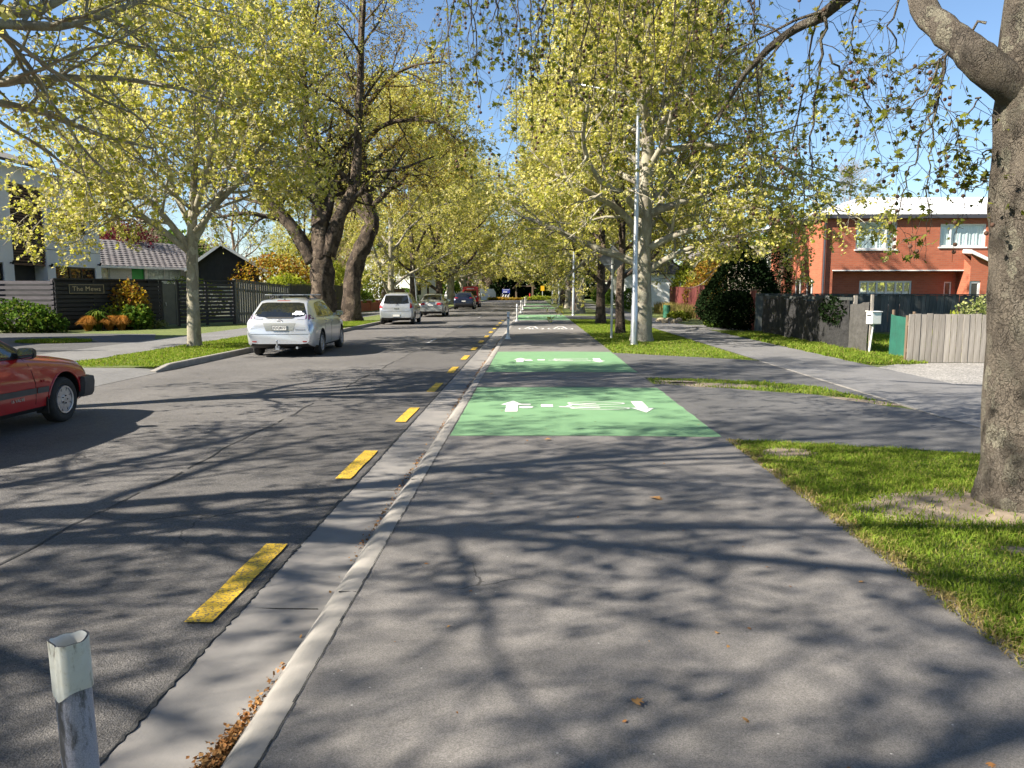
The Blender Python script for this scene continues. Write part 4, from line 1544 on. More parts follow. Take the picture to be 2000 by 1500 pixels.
class Car:
    def __init__(s, name, label, group, loc, rz, sp):
        s.sp = sp
        s.root = thing(name, label, 'van' if 'van' in name else 'car', loc, rz, group)
        L, W = sp['L'], sp['W'] / 2
        ztop, zsh, zbot = sp['top'], sp['belt'], sp['bot']
        wpl, wrf = sp['plan'], sp['roofw']
        kn = sorted(set([k[0] for k in ztop] + [k[0] for k in wpl] + list(np.arange(0, L, .08)) + [L]))
        ip = lambda t, y: float(np.interp(y, [a for a, _ in t], [b_ for _, b_ in t]))

        def sm(t, y):      # lightly rounded interpolation
            h = sp.get('soft', .06)
            return (ip(t, max(0, y - h)) + 2 * ip(t, y) + ip(t, min(L, y + h))) / 4

        v, f = [], []
        K = None
        for y in kn:
            zr, zs, zb = sm(ztop, y), sm(zsh, y), ip(zbot, y)
            zs = min(zs, zr - .05)
            w = W * sm(wpl, y)
            wr = min(w * .95, sm(wrf, y) * W)
            mid = zb + (zs - zb) * .55
            ws = w * .955
            half = [(0, zb), (w * .72, zb), (w * .90, zb + .015), (w * .965, zb + .07), (w * .99, zb + .2), (w, mid), (w * .992, zs - .07), (ws + .01, zs - .015), (ws - .012, zs + .012)]
            g = zr - zs
            bx, bz = ws - .014, zs + .014
            tx, tz = wr, zr - min(.07, g * .45)
            for t in (.25, .5, .75, 1.0):
                half.append((bx + (tx - bx) * t + .018 * math.sin(math.pi * t) * min(1, g / .4), bz + (tz - bz) * t))
            half += [(wr * .965, zr - min(.035, g * .2)), (wr * .88, zr - min(.014, g * .1)), (wr * .5, zr + .006), (0, zr + .012)]
            sec = half + [(-a, c) for a, c in half[-2:0:-1]]
            K = len(sec)
            v += [(a, y, c) for a, c in sec]
        n = len(kn)
        for i in range(n - 1):
            for j in range(K):
                j2 = (j + 1) % K
                f.append((i * K + j, (i + 1) * K + j, (i + 1) * K + j2, i * K + j2))
        f.append(tuple(range(K)))
        f.append(tuple((n - 1) * K + j for j in range(K - 1, -1, -1)))
        b = MB()
        b.add(v, f)
        body = b.build('body', None, None)
        me = body.data
        bm = bmesh.new()
        bm.from_mesh(me)
        bmesh.ops.recalc_face_normals(bm, faces=bm.faces)
        bm.to_mesh(me)
        bm.free()
        # wheel arches
        cut = MB()
        rw = sp['rw']
        for yw in sp['axles']:
            for sx in (-1, 1):
                m = Matrix.Translation((sx * (W - .13), yw, rw + .01)) @ Matrix.Rotation(math.pi / 2, 4, 'Y')
                cut.lathe([(rw + sp.get('gap', .055), -.17), (rw + sp.get('gap', .055), .25 if True else 0)], 28, m if sx > 0 else Matrix.Translation((sx * (W - .13), yw, rw + .01)) @ Matrix.Rotation(-math.pi / 2, 4, 'Y'))
        co = cut.build('cutter')
        md = body.modifiers.new('arch', 'BOOLEAN')
        md.object = co
        md.operation = 'DIFFERENCE'
        md.solver = 'EXACT'
        dg = bpy.context.evaluated_depsgraph_get()
        dg.update()
        me2 = bpy.data.meshes.new_from_object(body.evaluated_get(dg))
        bpy.data.objects.remove(body)
        bpy.data.objects.remove(co)
        me2.name = 'body'
        me2.materials.clear()
        me2.materials.append(MAT[sp['paint']])
        me2.materials.append(MAT['black'])
        for p in me2.polygons:
            c = p.center
            p.use_smooth = True
            p.material_index = 0
            if abs(c.x) < W - .005:
                for yw in sp['axles']:
                    if math.hypot(c.y - yw, c.z - rw - .01) < rw + sp.get('gap', .055) + .008 and c.z < rw * 2 + .12:
                        p.material_index = 1
            if p.normal.z < -.7 and c.z < .45:
                p.material_index = 1
        me2.set_sharp_from_angle(angle=R(32))
        s.body = link('body', me2, s.root)
        bm = bmesh.new()
        bm.from_mesh(me2)
        s.bvh = BVHTree.FromBMesh(bm)
        bm.free()
        s.W, s.L = W, L

    def cast(s, a, c, ax):
        if ax == 'R':
            o, d = Vector((3, a, c)), Vector((-1, 0, 0))
        elif ax == 'L':
            o, d = Vector((-3, a, c)), Vector((1, 0, 0))
        elif ax == 'B':
            o, d = Vector((a, -3, c)), Vector((0, 1, 0))
        elif ax == 'F':
            o, d = Vector((a, s.L + 3, c)), Vector((0, -1, 0))
        else:
            o, d = Vector((a, c, 5)), Vector((0, 0, -1))
        h, nrm, _, _ = s.bvh.ray_cast(o, d)
        if h is None:
            h, nrm, _, _ = s.bvh.ray_cast(o + Vector((.0007, .0009, -.0011)), d)
        return (h, d, nrm) if h is not None else None

    def patch(s, name, poly, ax, mat, eps=.005, res=.07, parent=None, label=None):
        pts, m = [], len(poly)
        for i in range(m):
            p, q = Vector(poly[i]), Vector(poly[(i + 1) % m])
            k = max(1, int((q - p).length / res))
            pts += [p.lerp(q, j / k) for j in range(k)]
        nb = len(pts)
        edges = [(i, (i + 1) % nb) for i in range(nb)]
        xs, zs_ = [p.x for p in pts], [p.y for p in pts]
        x = min(xs) + res * .37
        extra = []
        while x < max(xs):
            z = min(zs_) + res * .41
            while z < max(zs_):
                extra.append(Vector((x, z)))
                z += res
            x += res
        V, E, Fc, *_ = delaunay_2d_cdt(pts + extra, edges, [], 1, 1e-5)
        out, ok = [], []
        for p in V:
            h = s.cast(p.x, p.y, ax)
            ok.append(h is not None)
            out.append(tuple(h[0] - h[1] * eps) if h else (0, 0, 0))
        b = MB()
        flip = ax in ('L', 'F')
        fs = []
        for t in Fc:
            if all(ok[i] for i in t):
                t = tuple(t)
                fs.append(t[::-1] if flip else t)
        if not fs:
            return None
        keep = sorted({i for t in fs for i in t})
        idx = {v: i for i, v in enumerate(keep)}
        b.add([out[i] for i in keep], [tuple(idx[i] for i in t) for t in fs])
        o = b.build(name, MAT[mat], parent or s.root, smooth=True)
        if label:
            o['label'] = label
        return o

    def both(s, name, poly, mat, eps=.005, **kw):
        return [s.patch(name, poly, ax, mat, eps, **kw) for ax in ('R', 'L')]

    def seam(s, pts, ax, w=.007, name='seam'):
        b = MB()
        prev = None
        fine = []
        for i in range(len(pts) - 1):
            p, q = Vector(pts[i]), Vector(pts[i + 1])
            k = max(1, int((q - p).length / .08))
            fine += [p.lerp(q, j / k) for j in range(k)]
        fine.append(Vector(pts[-1]))
        P = [s.cast(p.x, p.y, ax) for p in fine]
        P = [h[0] - h[1] * .001 for h in P if h]
        if len(P) > 1:
            b.tube(P, w / 2, 4, cap=False)
            b.build(name, MAT['black'], s.root)

    def wheels(s, style):
        sp = s.sp
        rw, tw = sp['rw'], sp.get('tw', .19)
        rr = rw * sp.get('rimf', .64)
        for yw in sp['axles']:
            for sx in (-1, 1):
                m = Matrix.Translation((sx * (s.W - .012), yw, rw)) @ Matrix.Rotation(sx * math.pi / 2, 4, 'Y')
                b = MB()
                b.lathe([(rr, -.03), (rr + .012, -.008), (rr + .05, .002), (rw - .035, -.003), (rw - .012, -.02), (rw, -.045), (rw, -tw + .03), (rw - .03, -tw), (rr, -tw + .01)], 32, m)
                w = b.build('wheel', MAT['rubber'], s.root, smooth=True, sharp=45)
                b = MB()
                b.lathe([(rr + .002, -.03), (rr - .004, -.002), (rr - .022, -.006), (rr - .03, -.05)], 32, m)
                ns = style.get('n', 5)
                for i in range(ns):
                    a = 2 * math.pi * i / ns
                    mm = m @ Matrix.Rotation(a, 4, 'Z')
                    w0, w1 = style.get('w', (.05, .04))
                    q = [(.03, -w0, -.02), (rr - .015, -w1, -.018), (rr - .015, w1, -.018), (.03, w0, -.02), (.03, -w0, -.05), (rr - .015, -w1, -.05), (rr - .015, w1, -.05), (.03, w0, -.05)]
                    b.add([mm @ Vector(z) for z in q], ((0, 1, 2, 3), (0, 4, 5, 1), (1, 5, 6, 2), (2, 6, 7, 3), (3, 7, 4, 0)))
                b.lathe([(.001, -.006), (.03, -.008), (.062, -.016), (.075, -.045)], 20, m)
                b.build('rim', MAT['rim'], w, smooth=True, sharp=35)
                b = MB()
                b.lathe([(.001, -.055), (rr - .02, -.056)], 24, m)
                for i in range(5):
                    a = 2 * math.pi * i / 5 + .3
                    c = m @ Vector((.048 * math.cos(a), .048 * math.sin(a), -.009))
                    b.box(c, (.014, .014, .014))
                b.build('brake_disc', MAT['black'], w)

    def mirror(s, y, z, size=(.20, .13, .14), mat=None, arm=.05):
        for sx in (-1, 1):
            h = s.cast(y, z, 'R' if sx > 0 else 'L')
            x = abs(h[0].x) * sx
            b = MB()
            w, d, hh = size
            # rounded shell: wide at the glass, tapering forward
            rings = []
            for t, k in ((0, 1.0), (.35, .98), (.75, .75), (1, .35)):
                ringp = []
                for i in range(12):
                    a = 2 * math.pi * i / 12
                    ca, sa = math.cos(a), math.sin(a)
                    q = (abs(ca) ** .6 * math.copysign(1, ca), abs(sa) ** .6 * math.copysign(1, sa))
                    ringp.append((x + sx * (arm + w / 2) + q[0] * w / 2 * k, y - d / 2 + d * t, z + hh * .35 + q[1] * hh / 2 * k))
                rings.append(ringp)
            vv = [p for r_ in rings for p in r_]
            ff = [(i * 12 + j, i * 12 + (j + 1) % 12, (i + 1) * 12 + (j + 1) % 12, (i + 1) * 12 + j) for i in range(3) for j in range(12)]
            ff += [tuple(range(11, -1, -1)), tuple(36 + j for j in range(12))]
            b.add(vv, ff)
            b.span(x - sx * .03, x + sx * (arm + .03), y - .02, y + .05, z - .01, z + .045)
            o = b.build('wing_mirror', MAT[mat or s.sp['paint']], s.root, smooth=True, sharp=50)
            b = MB()
            vv = [(p[0] + (x + sx * (arm + w / 2) - p[0]) * .1, y - d / 2 - .004, p[2] + (z + hh * .35 - p[2]) * .1) for p in rings[0]]
            b.add(vv, [tuple(range(11, -1, -1))])
            b.build('mirror_glass', MAT['mirror'], o)

    def plate(s, text, z, ax='B', w=.36, h=.125, x=0.0, mat='plate', dark='black'):
        c = s.cast(x, z, ax)[0]
        sg = -1 if ax == 'B' else 1
        b = MB()
        b.box((x, c.y + sg * .012, z), (w, .012, h))
        o = b.build('number_plate', MAT[mat], s.root)
        b = MB()
        yq = c.y + sg * .0195
        for q in ((x, z + h / 2 - .004, w, .006), (x, z - h / 2 + .004, w, .006), (x - w / 2 + .003, z, .006, h - .02), (x + w / 2 - .003, z, .006, h - .02)):
            b.box((q[0], yq, q[1]), (q[2], .002, q[3]))
        b.build('plate_border', MAT[dark], o)
        if text:
            me = text_mesh(text, .088, .001, 1.08)
            t = link('plate_lettering', me, o, MAT[dark])
            t.location = (x, c.y + sg * .020, z)
            t.rotation_euler = (math.pi / 2, 0, 0 if ax == 'B' else math.pi)
        return o

    def lettering(s, text, size, a, c, ax, mat, name='lettering'):
        h = s.cast(a, c, ax)
        me = text_mesh(text, size, .0015, 1.05)
        t = link(name, me, s.root, MAT[mat])
        p = h[0] - h[1] * .006
        t.location = p
        t.rotation_euler = {'B': (math.pi / 2, 0, 0), 'R': (math.pi / 2, 0, math.pi / 2), 'L': (math.pi / 2, 0, -math.pi / 2)}[ax]
        return t

    def handle(s, y, z, mat=None, ln=.18):
        for ax, sx in (('R', 1), ('L', -1)):
            h = s.cast(y, z, ax)
            b = MB()
            b.box((h[0].x + sx * .018, y, z), (.022, ln, .028))
            b.box((h[0].x + sx * .004, y - ln / 2 + .02, z), (.02, .03, .03))
            b.box((h[0].x + sx * .004, y + ln / 2 - .02, z), (.02, .03, .03))
            b.build('door_handle', MAT[mat or s.sp['paint']], s.root, bevel=.006)


GP = 'cars parked along the left kerb'
# ---- silver wagon
sp = dict(L=4.51, W=1.75, rw=.315, axles=(.90, 3.60), paint='silver',
          top=[(0, .70), (.03, .86), (.07, .97), (.16, 1.06), (.36, 1.26), (.52, 1.385), (.66, 1.415), (1.2, 1.44), (1.8, 1.455), (2.35, 1.43), (2.62, 1.36), (3.0, 1.17), (3.38, .985), (3.8, .91), (4.2, .80), (4.40, .68), (4.51, .52)],
          belt=[(0, .62), (.1, .90), (.5, .955), (1.5, .94), (3.3, .90), (4.0, .78), (4.51, .45)],
          bot=[(0, .34), (.12, .27), (.5, .2), (4.1, .18), (4.4, .2), (4.51, .26)],
          plan=[(0, .83), (.06, .92), (.18, .965), (.45, .99), (1.2, 1.0), (3.3, 1.0), (3.9, .965), (4.25, .88), (4.45, .74), (4.51, .62)],
          roofw=[(0, .80), (.12, .80), (.5, .69), (1.0, .685), (2.3, .68), (2.7, .70), (3.35, .82), (4.51, .8)])
a0, c0 = G(488, 699, ROAD_Z), G(628, 699, ROAD_Z)
car = Car('station_wagon', 'silver station wagon with roof bars and tow ball parked at the kerb', GP, (-6.22, 18.75, ROAD_Z + .005), R(3.5), sp)
wagon = car
car.wheels(dict(n=7, w=(.035, .045)))
car.patch('rear_window', [(-.60, 1.015), (-.64, 1.06), (-.52, 1.33), (-.40, 1.352), (.40, 1.352), (.52, 1.33), (.64, 1.06), (.60, 1.015), (.3, .985), (-.3, .985)], 'B', 'car_glass')
car.patch('garnish', [(-.30, .965), (-.36, .985), (-.3, 1.0), (.3, 1.0), (.36, .985), (.30, .965)], 'B', 'black', .012)
car.both('side_window', [(.62, 1.03), (.80, 1.22), (1.02, 1.325), (1.16, 1.345), (1.20, .985), (.9, .99)], 'side_glass')
car.both('side_window', [(1.24, .985), (1.20, 1.345), (1.45, 1.365), (1.90, 1.37), (2.02, .97)], 'side_glass')
car.both('side_window', [(2.07, .975), (1.95, 1.35), (2.25, 1.32), (2.52, 1.25), (2.86, 1.05), (2.96, .975)], 'side_glass')
car.patch('windscreen', [(-.70, 3.26), (-.60, 2.60), (-.3, 2.52), (.3, 2.52), (.60, 2.60), (.70, 3.26), (.4, 3.33), (-.4, 3.33)], 'T', 'car_glass')
for sx in (-1, 1):
    car.patch('tail_lamp', [(sx * .42, .975), (sx * .42, .94), (sx * .62, .945), (sx * .62, 1.04)], 'B', 'lamp_clear', .008)
    t = [(sx * .622, 1.04), (sx * .622, .945), (sx * .76, .95), (sx * .80, 1.0), (sx * .76, 1.07)]
    car.patch('tail_lamp', t, 'B', 'lamp_violet', .008)
    car.patch('reflector', [(sx * .56, .385), (sx * .74, .385), (sx * .74, .41), (sx * .56, .41)], 'B', 'lamp_red', .006)
car.both('tail_lamp', [(.10, .93), (.10, 1.03), (.26, 1.035), (.30, .945)], 'lamp_violet', .006)
car.patch('number_recess', [(-.33, .66), (-.40, .85), (.40, .85), (.33, .66)], 'B', 'silver3', .004)
car.patch('brake_lamp', [(-.16, 1.388), (.16, 1.388), (.16, 1.40), (-.16, 1.40)], 'B', 'lamp_red', .01)
car.seam([(-.76, .60), (-.70, .58), (.70, .58), (.76, .60)], 'B', .010)
car.seam([(-.72, .60), (-.74, .90)], 'B'); car.seam([(.72, .60), (.74, .90)], 'B')
for ax in 'RL':
    car.seam([(1.22, .98), (1.24, .62), (1.30, .32)], ax)
    car.seam([(2.05, .97), (2.04, .6), (2.04, .28)], ax)
    car.seam([(3.10, .95), (3.12, .62), (3.06, .28)], ax)
    car.seam([(.3, .44), (.55, .44)], ax)
    car.seam([(.5, 1.0), (1.2, .968), (3.1, .95)], ax, .010, 'window_trim')
car.handle(1.45, .86); car.handle(2.25, .85)
car.mirror(2.98, .98, (.20, .13, .135))
car.plate('JQQ877', .735)
car.lettering('CALDINA', .058, .50, .695, 'B', 'lamp_clear', 'badge_lettering')
# oval emblem: three crossing ellipses
h = car.cast(0, .905, 'B')[0]
b = MB()
for rx, rz_, dz in ((.058, .040, 0), (.020, .036, .002), (.040, .016, .016)):
    P = [(rx * math.cos(a), h.y - .012, .905 + dz + rz_ * math.sin(a)) for a in np.linspace(0, 2 * math.pi, 21)]
    b.tube(P, .0055, 5, cap=False)
b.build('emblem', MAT['rim'], car.root, smooth=True)
# sticker on the rear glass
car.patch('sticker', [(.30, 1.045), (.29, 1.09), (.34, 1.10), (.36, 1.145), (.50, 1.14), (.52, 1.10), (.58, 1.09), (.57, 1.05), (.52, 1.06), (.48, 1.04), (.43, 1.06), (.38, 1.04), (.34, 1.06)], 'B', 'sticker', .009, res=.03)
# tow ball
b = MB()
b.tube([(-.04, .18, .26), (-.04, -.05, .26), (-.04, -.11, .30), (-.04, -.12, .40)], [.028, .028, .024, .018], 8)
b.lathe([(.002, -.028), (.022, -.018), (.027, 0), (.022, .018), (.002, .027)], 10, Matrix.Translation((-.04, -.12, .425)))
b.box((-.04, -.06, .245), (.10, .05, .10))
b.build('tow_ball', MAT['steel'], car.root, smooth=True, sharp=40)
b = MB()
b.tube([(.42, .5, .24), (.42, -.02, .245)], .03, 10)
b.build('exhaust', MAT['steel'], car.root, smooth=True, sharp=40)
# roof bars: each bar with two feet
for y in (1.10, 1.95):
    b = MB()
    b.span(-.62, .62, y - .025, y + .025, 1.525, 1.548)
    o = b.build('roof_bar', MAT['steel'], car.root, bevel=.006)
    for sx in (-1, 1):
        z = car.cast(sx * .50, y, 'T')[0].z
        b = MB()
        b.add([(sx * .57, y - .05, z - .055), (sx * .57, y + .05, z - .055), (sx * .44, y + .035, 1.53), (sx * .44, y - .035, 1.53), (sx * .50, y - .05, z - .02), (sx * .50, y + .05, z - .02), (sx * .36, y + .03, 1.53), (sx * .36, y - .03, 1.53)],
              [(0, 1, 2, 3), (7, 6, 5, 4), (0, 3, 7, 4), (1, 5, 6, 2), (3, 2, 6, 7), (0, 4, 5, 1)])
        b.build('bar_foot', MAT['black'], o)
b = MB()
b.lathe([(.02, 0), (.014, .03), (.004, .05)], 8, Matrix.Translation((0, .62, 1.41)))
b.build('aerial', MAT['black'], car.root, smooth=True)

# ---- small grey-white hatchback
sp = dict(L=3.87, W=1.70, rw=.30, axles=(.62, 3.12), paint='silver2', soft=.05,
          top=[(0, .72), (.03, .90), (.06, 1.0), (.12, 1.10), (.26, 1.40), (.34, 1.485), (.5, 1.51), (1.2, 1.55), (1.9, 1.53), (2.2, 1.46), (2.7, 1.20), (3.05, 1.0), (3.5, .86), (3.75, .70), (3.87, .5)],
          belt=[(0, .66), (.1, .98), (.5, 1.0), (1.5, .97), (3.0, .92), (3.5, .75), (3.87, .44)],
          bot=[(0, .34), (.1, .27), (.4, .2), (3.5, .18), (3.87, .25)],
          plan=[(0, .86), (.05, .94), (.15, .975), (.5, 1.0), (2.9, 1.0), (3.4, .93), (3.7, .82), (3.87, .62)],
          roofw=[(0, .82), (.15, .80), (.34, .68), (1, .65), (2.2, .65), (3.0, .8), (3.87, .78)])
car = Car('hatchback', 'small grey-white hatchback with red tail lamps beside the leaning trunk', GP, (-6.62, 37.3, ROAD_Z + .005), R(2.0), sp)
car.wheels(dict(n=6, w=(.04, .05)))
car.patch('rear_window', [(-.62, 1.04), (-.53, 1.42), (.53, 1.42), (.62, 1.04), (.4, 1.01), (-.4, 1.01)], 'B', 'car_glass')
for ax, sx in (('R', 1), ('L', -1)):
    car.patch('side_window', [(.45, 1.05), (.50, 1.42), (.95, 1.46), (1.0, 1.02)], ax, 'side_glass')
    car.patch('side_window', [(1.05, 1.02), (1.0, 1.46), (1.65, 1.46), (1.70, 1.0)], ax, 'side_glass')
    car.patch('side_window', [(1.75, 1.0), (1.70, 1.46), (2.1, 1.40), (2.65, 1.10), (2.7, .98)], ax, 'side_glass')
    car.patch('tail_lamp', [(sx * .66, .80), (sx * .80, .80), (sx * .80, 1.06), (sx * .68, 1.06)], 'B', 'lamp_red', .008)
    car.patch('tail_lamp', [(.03, .80), (.17, .80), (.17, 1.06), (.08, 1.06)], ax, 'lamp_red', .006)
    car.seam([(1.02, 1.0), (1.05, .6), (1.0, .3)], ax)
    car.seam([(1.72, 1.0), (1.74, .28)], ax)
car.patch('windscreen', [(-.68, 2.95), (-.6, 2.25), (.6, 2.25), (.68, 2.95)], 'T', 'car_glass')
car.patch('brake_lamp', [(-.62, 1.45), (-.5, 1.45), (-.5, 1.47), (-.62, 1.47)], 'B', 'lamp_red', .008)
car.seam([(-.78, .72), (-.6, .66), (.6, .66), (.78, .72)], 'B', .012)
car.plate('', .45, mat='plate')
h = car.cast(0, .92, 'B')[0]
b = MB()
for i in range(3):          # three small lozenges round a point
    a = math.pi / 2 + i * 2 * math.pi / 3
    c = Vector((.030 * math.cos(a), .92 + .030 * math.sin(a)))
    u = Vector((math.cos(a), math.sin(a)))
    n_ = Vector((-u.y, u.x))
    q = [c - u * .03, c + n_ * .017, c + u * .03, c - n_ * .017]
    b.add([(p.x, h.y - .01, p.y) for p in q], [(0, 1, 2, 3)])
b.build('emblem', MAT['rim'], car.root)
b = MB()
b.tube([(.02, .10, 1.02), (.10, .03, .99), (-.1, .02, 1.04)], .010, 5)
b.build('wiper', MAT['black'], car.root)
b = MB()
b.box((0, car.cast(0, .80, 'B')[0].y - .01, .80), (.22, .02, .045))
b.build('tailgate_handle', MAT['silver3'], car.root)
car.handle(1.15, .88); car.handle(1.85, .87)
car.mirror(2.65, 1.0, (.19, .12, .14))

# ---- silver sedan
sp = dict(L=4.40, W=1.69, rw=.30, axles=(.92, 3.52), paint='silver3', soft=.07,
          top=[(0, .72), (.03, .90), (.10, .96), (.6, 1.0), (.75, 1.05), (1.15, 1.30), (1.45, 1.42), (2.0, 1.46), (2.5, 1.42), (2.75, 1.33), (3.3, .99), (3.8, .88), (4.2, .76), (4.40, .5)],
          belt=[(0, .66), (.1, .86), (.6, .93), (3.3, .90), (4.0, .76), (4.4, .44)],
          bot=[(0, .36), (.1, .27), (.5, .2), (4.1, .18), (4.4, .25)],
          plan=[(0, .82), (.06, .91), (.2, .96), (.6, .99), (1, 1.0), (3.3, 1.0), (3.9, .94), (4.25, .82), (4.40, .62)],
          roofw=[(0, .80), (.6, .80), (1.2, .69), (1.6, .65), (2.5, .65), (3.3, .8), (4.4, .76)])
car = Car('sedan', 'silver four-door sedan with wide red tail lamps between hatchback and navy car', GP, (-6.38, 48.2, ROAD_Z + .005), R(1.5), sp)
car.wheels(dict(n=6, w=(.04, .05)))
car.patch('rear_window', [(-.58, .78), (-.54, 1.34), (.54, 1.34), (.58, .78)], 'T', 'car_glass')
car.patch('windscreen', [(-.66, 3.2), (-.56, 2.62), (.56, 2.62), (.66, 3.2)], 'T', 'car_glass')
for ax, sx in (('R', 1), ('L', -1)):
    car.patch('side_window', [(1.05, .99), (1.45, 1.33), (1.75, 1.37), (1.80, .98)], ax, 'side_glass')
    car.patch('side_window', [(1.85, .98), (1.80, 1.37), (2.4, 1.35), (2.65, 1.26), (3.05, .97)], ax, 'side_glass')
    car.patch('tail_lamp', [(sx * .36, .76), (sx * .78, .78), (sx * .79, .90), (sx * .40, .90)], 'B', 'lamp_red', .008)
    car.seam([(1.82, .97), (1.84, .28)], ax)
car.patch('tail_garnish', [(-.35, .70), (.35, .70), (.33, .86), (-.33, .86)], 'B', 'silver', .006)
car.plate('', .76)
car.seam([(-.76, .62), (.76, .62)], 'B', .012)
car.mirror(2.95, .97, (.19, .12, .13))
car.handle(1.95, .86)

# ---- navy crossover
sp = dict(L=4.45, W=1.84, rw=.345, axles=(.85, 3.55), paint='navy', soft=.06,
          top=[(0, .80), (.04, .95), (.12, 1.05), (.40, 1.36), (.55, 1.46), (.9, 1.51), (1.7, 1.55), (2.3, 1.52), (2.6, 1.44), (3.25, 1.08), (3.8, .99), (4.2, .88), (4.45, .6)],
          belt=[(0, .74), (.15, 1.0), (.8, 1.06), (3.2, .98), (3.9, .86), (4.45, .5)],
          bot=[(0, .40), (.1, .3), (.5, .24), (4.1, .22), (4.45, .3)],
          plan=[(0, .84), (.06, .92), (.2, .965), (.6, 1.0), (3.3, 1.0), (3.9, .95), (4.3, .82), (4.45, .66)],
          roofw=[(0, .80), (.15, .78), (.5, .69), (1, .67), (2.4, .66), (3.2, .8), (4.45, .8)])
car = Car('crossover', 'navy blue crossover with pale plate parked behind the red van', GP, (-6.03, 67.5, ROAD_Z + .005), R(1.5), sp)
car.wheels(dict(n=5, w=(.05, .06)))
car.patch('rear_window', [(-.60, 1.10), (-.52, 1.40), (.52, 1.40), (.60, 1.10)], 'B', 'car_glass')
car.patch('windscreen', [(-.7, 3.15), (-.58, 2.5), (.58, 2.5), (.7, 3.15)], 'T', 'car_glass')
for ax, sx in (('R', 1), ('L', -1)):
    car.patch('side_window', [(.75, 1.12), (1.1, 1.40), (1.8, 1.44), (1.85, 1.06)], ax, 'side_glass')
    car.patch('side_window', [(1.9, 1.06), (1.85, 1.44), (2.4, 1.40), (3.0, 1.06)], ax, 'side_glass')
    car.patch('tail_lamp', [(sx * .50, 1.0), (sx * .80, 1.0), (sx * .82, 1.08), (sx * .52, 1.06)], 'B', 'lamp_red', .008)
car.patch('lower_cladding', [(-.86, .34), (-.86, .55), (.86, .55), (.86, .34)], 'B', 'black', .008)
car.plate('', .74)
car.mirror(2.95, 1.06, (.2, .13, .15))

# ---- red van
sp = dict(L=4.7, W=1.74, rw=.33, axles=(1.0, 3.7), paint='red_van', soft=.04,
          top=[(0, .9), (.02, 1.6), (.05, 1.95), (.15, 2.04), (.6, 2.07), (3.2, 2.07), (3.6, 1.98), (4.2, 1.35), (4.5, 1.05), (4.7, .7)],
          belt=[(0, .85), (.1, 1.1), (3.8, 1.1), (4.4, .9), (4.7, .6)],
          bot=[(0, .38), (.1, .3), (4.5, .24), (4.7, .3)],
          plan=[(0, .92), (.05, .97), (.3, 1.0), (3.8, 1.0), (4.4, .94), (4.7, .76)],
          roofw=[(0, .88), (.3, .86), (3.5, .84), (4.7, .8)])
car = Car('delivery_van', 'tall red delivery van with black rear bumper ahead of the navy car', GP, (-6.12, 76.0, ROAD_Z + .005), R(1.0), sp)
car.wheels(dict(n=8, w=(.03, .04)))
car.patch('rear_window', [(-.64, 1.18), (-.6, 1.68), (.6, 1.68), (.64, 1.18)], 'B', 'car_glass')
car.patch('windscreen', [(-.7, 4.2), (-.66, 3.65), (.66, 3.65), (.7, 4.2)], 'T', 'car_glass')
for ax, sx in (('R', 1), ('L', -1)):
    car.patch('side_window', [(2.9, 1.2), (2.9, 1.72), (3.5, 1.72), (3.9, 1.2)], ax, 'side_glass')
    car.patch('tail_lamp', [(sx * .70, .85), (sx * .80, .85), (sx * .80, 1.15), (sx * .70, 1.15)], 'B', 'lamp_red', .008)
    car.seam([(.9, .5), (.9, 1.9)], ax, .012)
car.patch('rear_bumper', [(-.84, .34), (-.84, .58), (.84, .58), (.84, .34)], 'B', 'black', .02)
car.patch('sign_strip', [(-.35, 1.80), (.35, 1.80), (.35, 1.88), (-.35, 1.88)], 'B', 'sticker', .006)
car.plate('', .72)
car.mirror(3.9, 1.2, (.2, .12, .26), 'black')
b = MB()
for y in (.8, 1.8, 2.8):
    b.span(-.72, .72, y - .02, y + .02, 2.10, 2.14)
for sx in (-1, 1):
    b.span(sx * .70 - .02, sx * .70 + .02, .3, 3.0, 2.06, 2.12)
b.build('roof_rack', MAT['black'], car.root)

# ---- white car far off in a drive
sp = dict(L=4.3, W=1.76, rw=.33, axles=(.8, 3.4), paint='white_paint', soft=.06,
          top=[(0, .80), (.04, .95), (.12, 1.05), (.35, 1.40), (.5, 1.58), (1.7, 1.64), (2.3, 1.60), (3.1, 1.1), (3.8, .99), (4.1, .88), (4.3, .6)],
          belt=[(0, .74), (.15, 1.0), (3.1, .98), (3.8, .86), (4.3, .5)], bot=[(0, .36), (.1, .28), (4.3, .28)],
          plan=[(0, .86), (.1, .95), (.5, 1), (3.2, 1), (3.9, .92), (4.3, .7)], roofw=[(0, .80), (.15, .78), (.5, .72), (2.4, .68), (3.2, .8), (4.3, .8)])
car = Car('hatchback', 'white car standing in a drive beyond the silver sedan', None, (-12.6, 118, -.01), R(4), sp)
car.wheels(dict(n=5, w=(.05, .06)))
car.patch('rear_window', [(-.6, 1.12), (-.55, 1.5), (.55, 1.5), (.6, 1.12)], 'B', 'car_glass')
for ax, sx in (('R', 1), ('L', -1)):
    car.patch('side_window', [(.6, 1.1), (.8, 1.5), (2.3, 1.5), (2.95, 1.06)], ax, 'side_glass')
    car.patch('tail_lamp', [(sx * .68, .95), (sx * .80, .95), (sx * .80, 1.3), (sx * .70, 1.3)], 'B', 'lamp_red', .008)

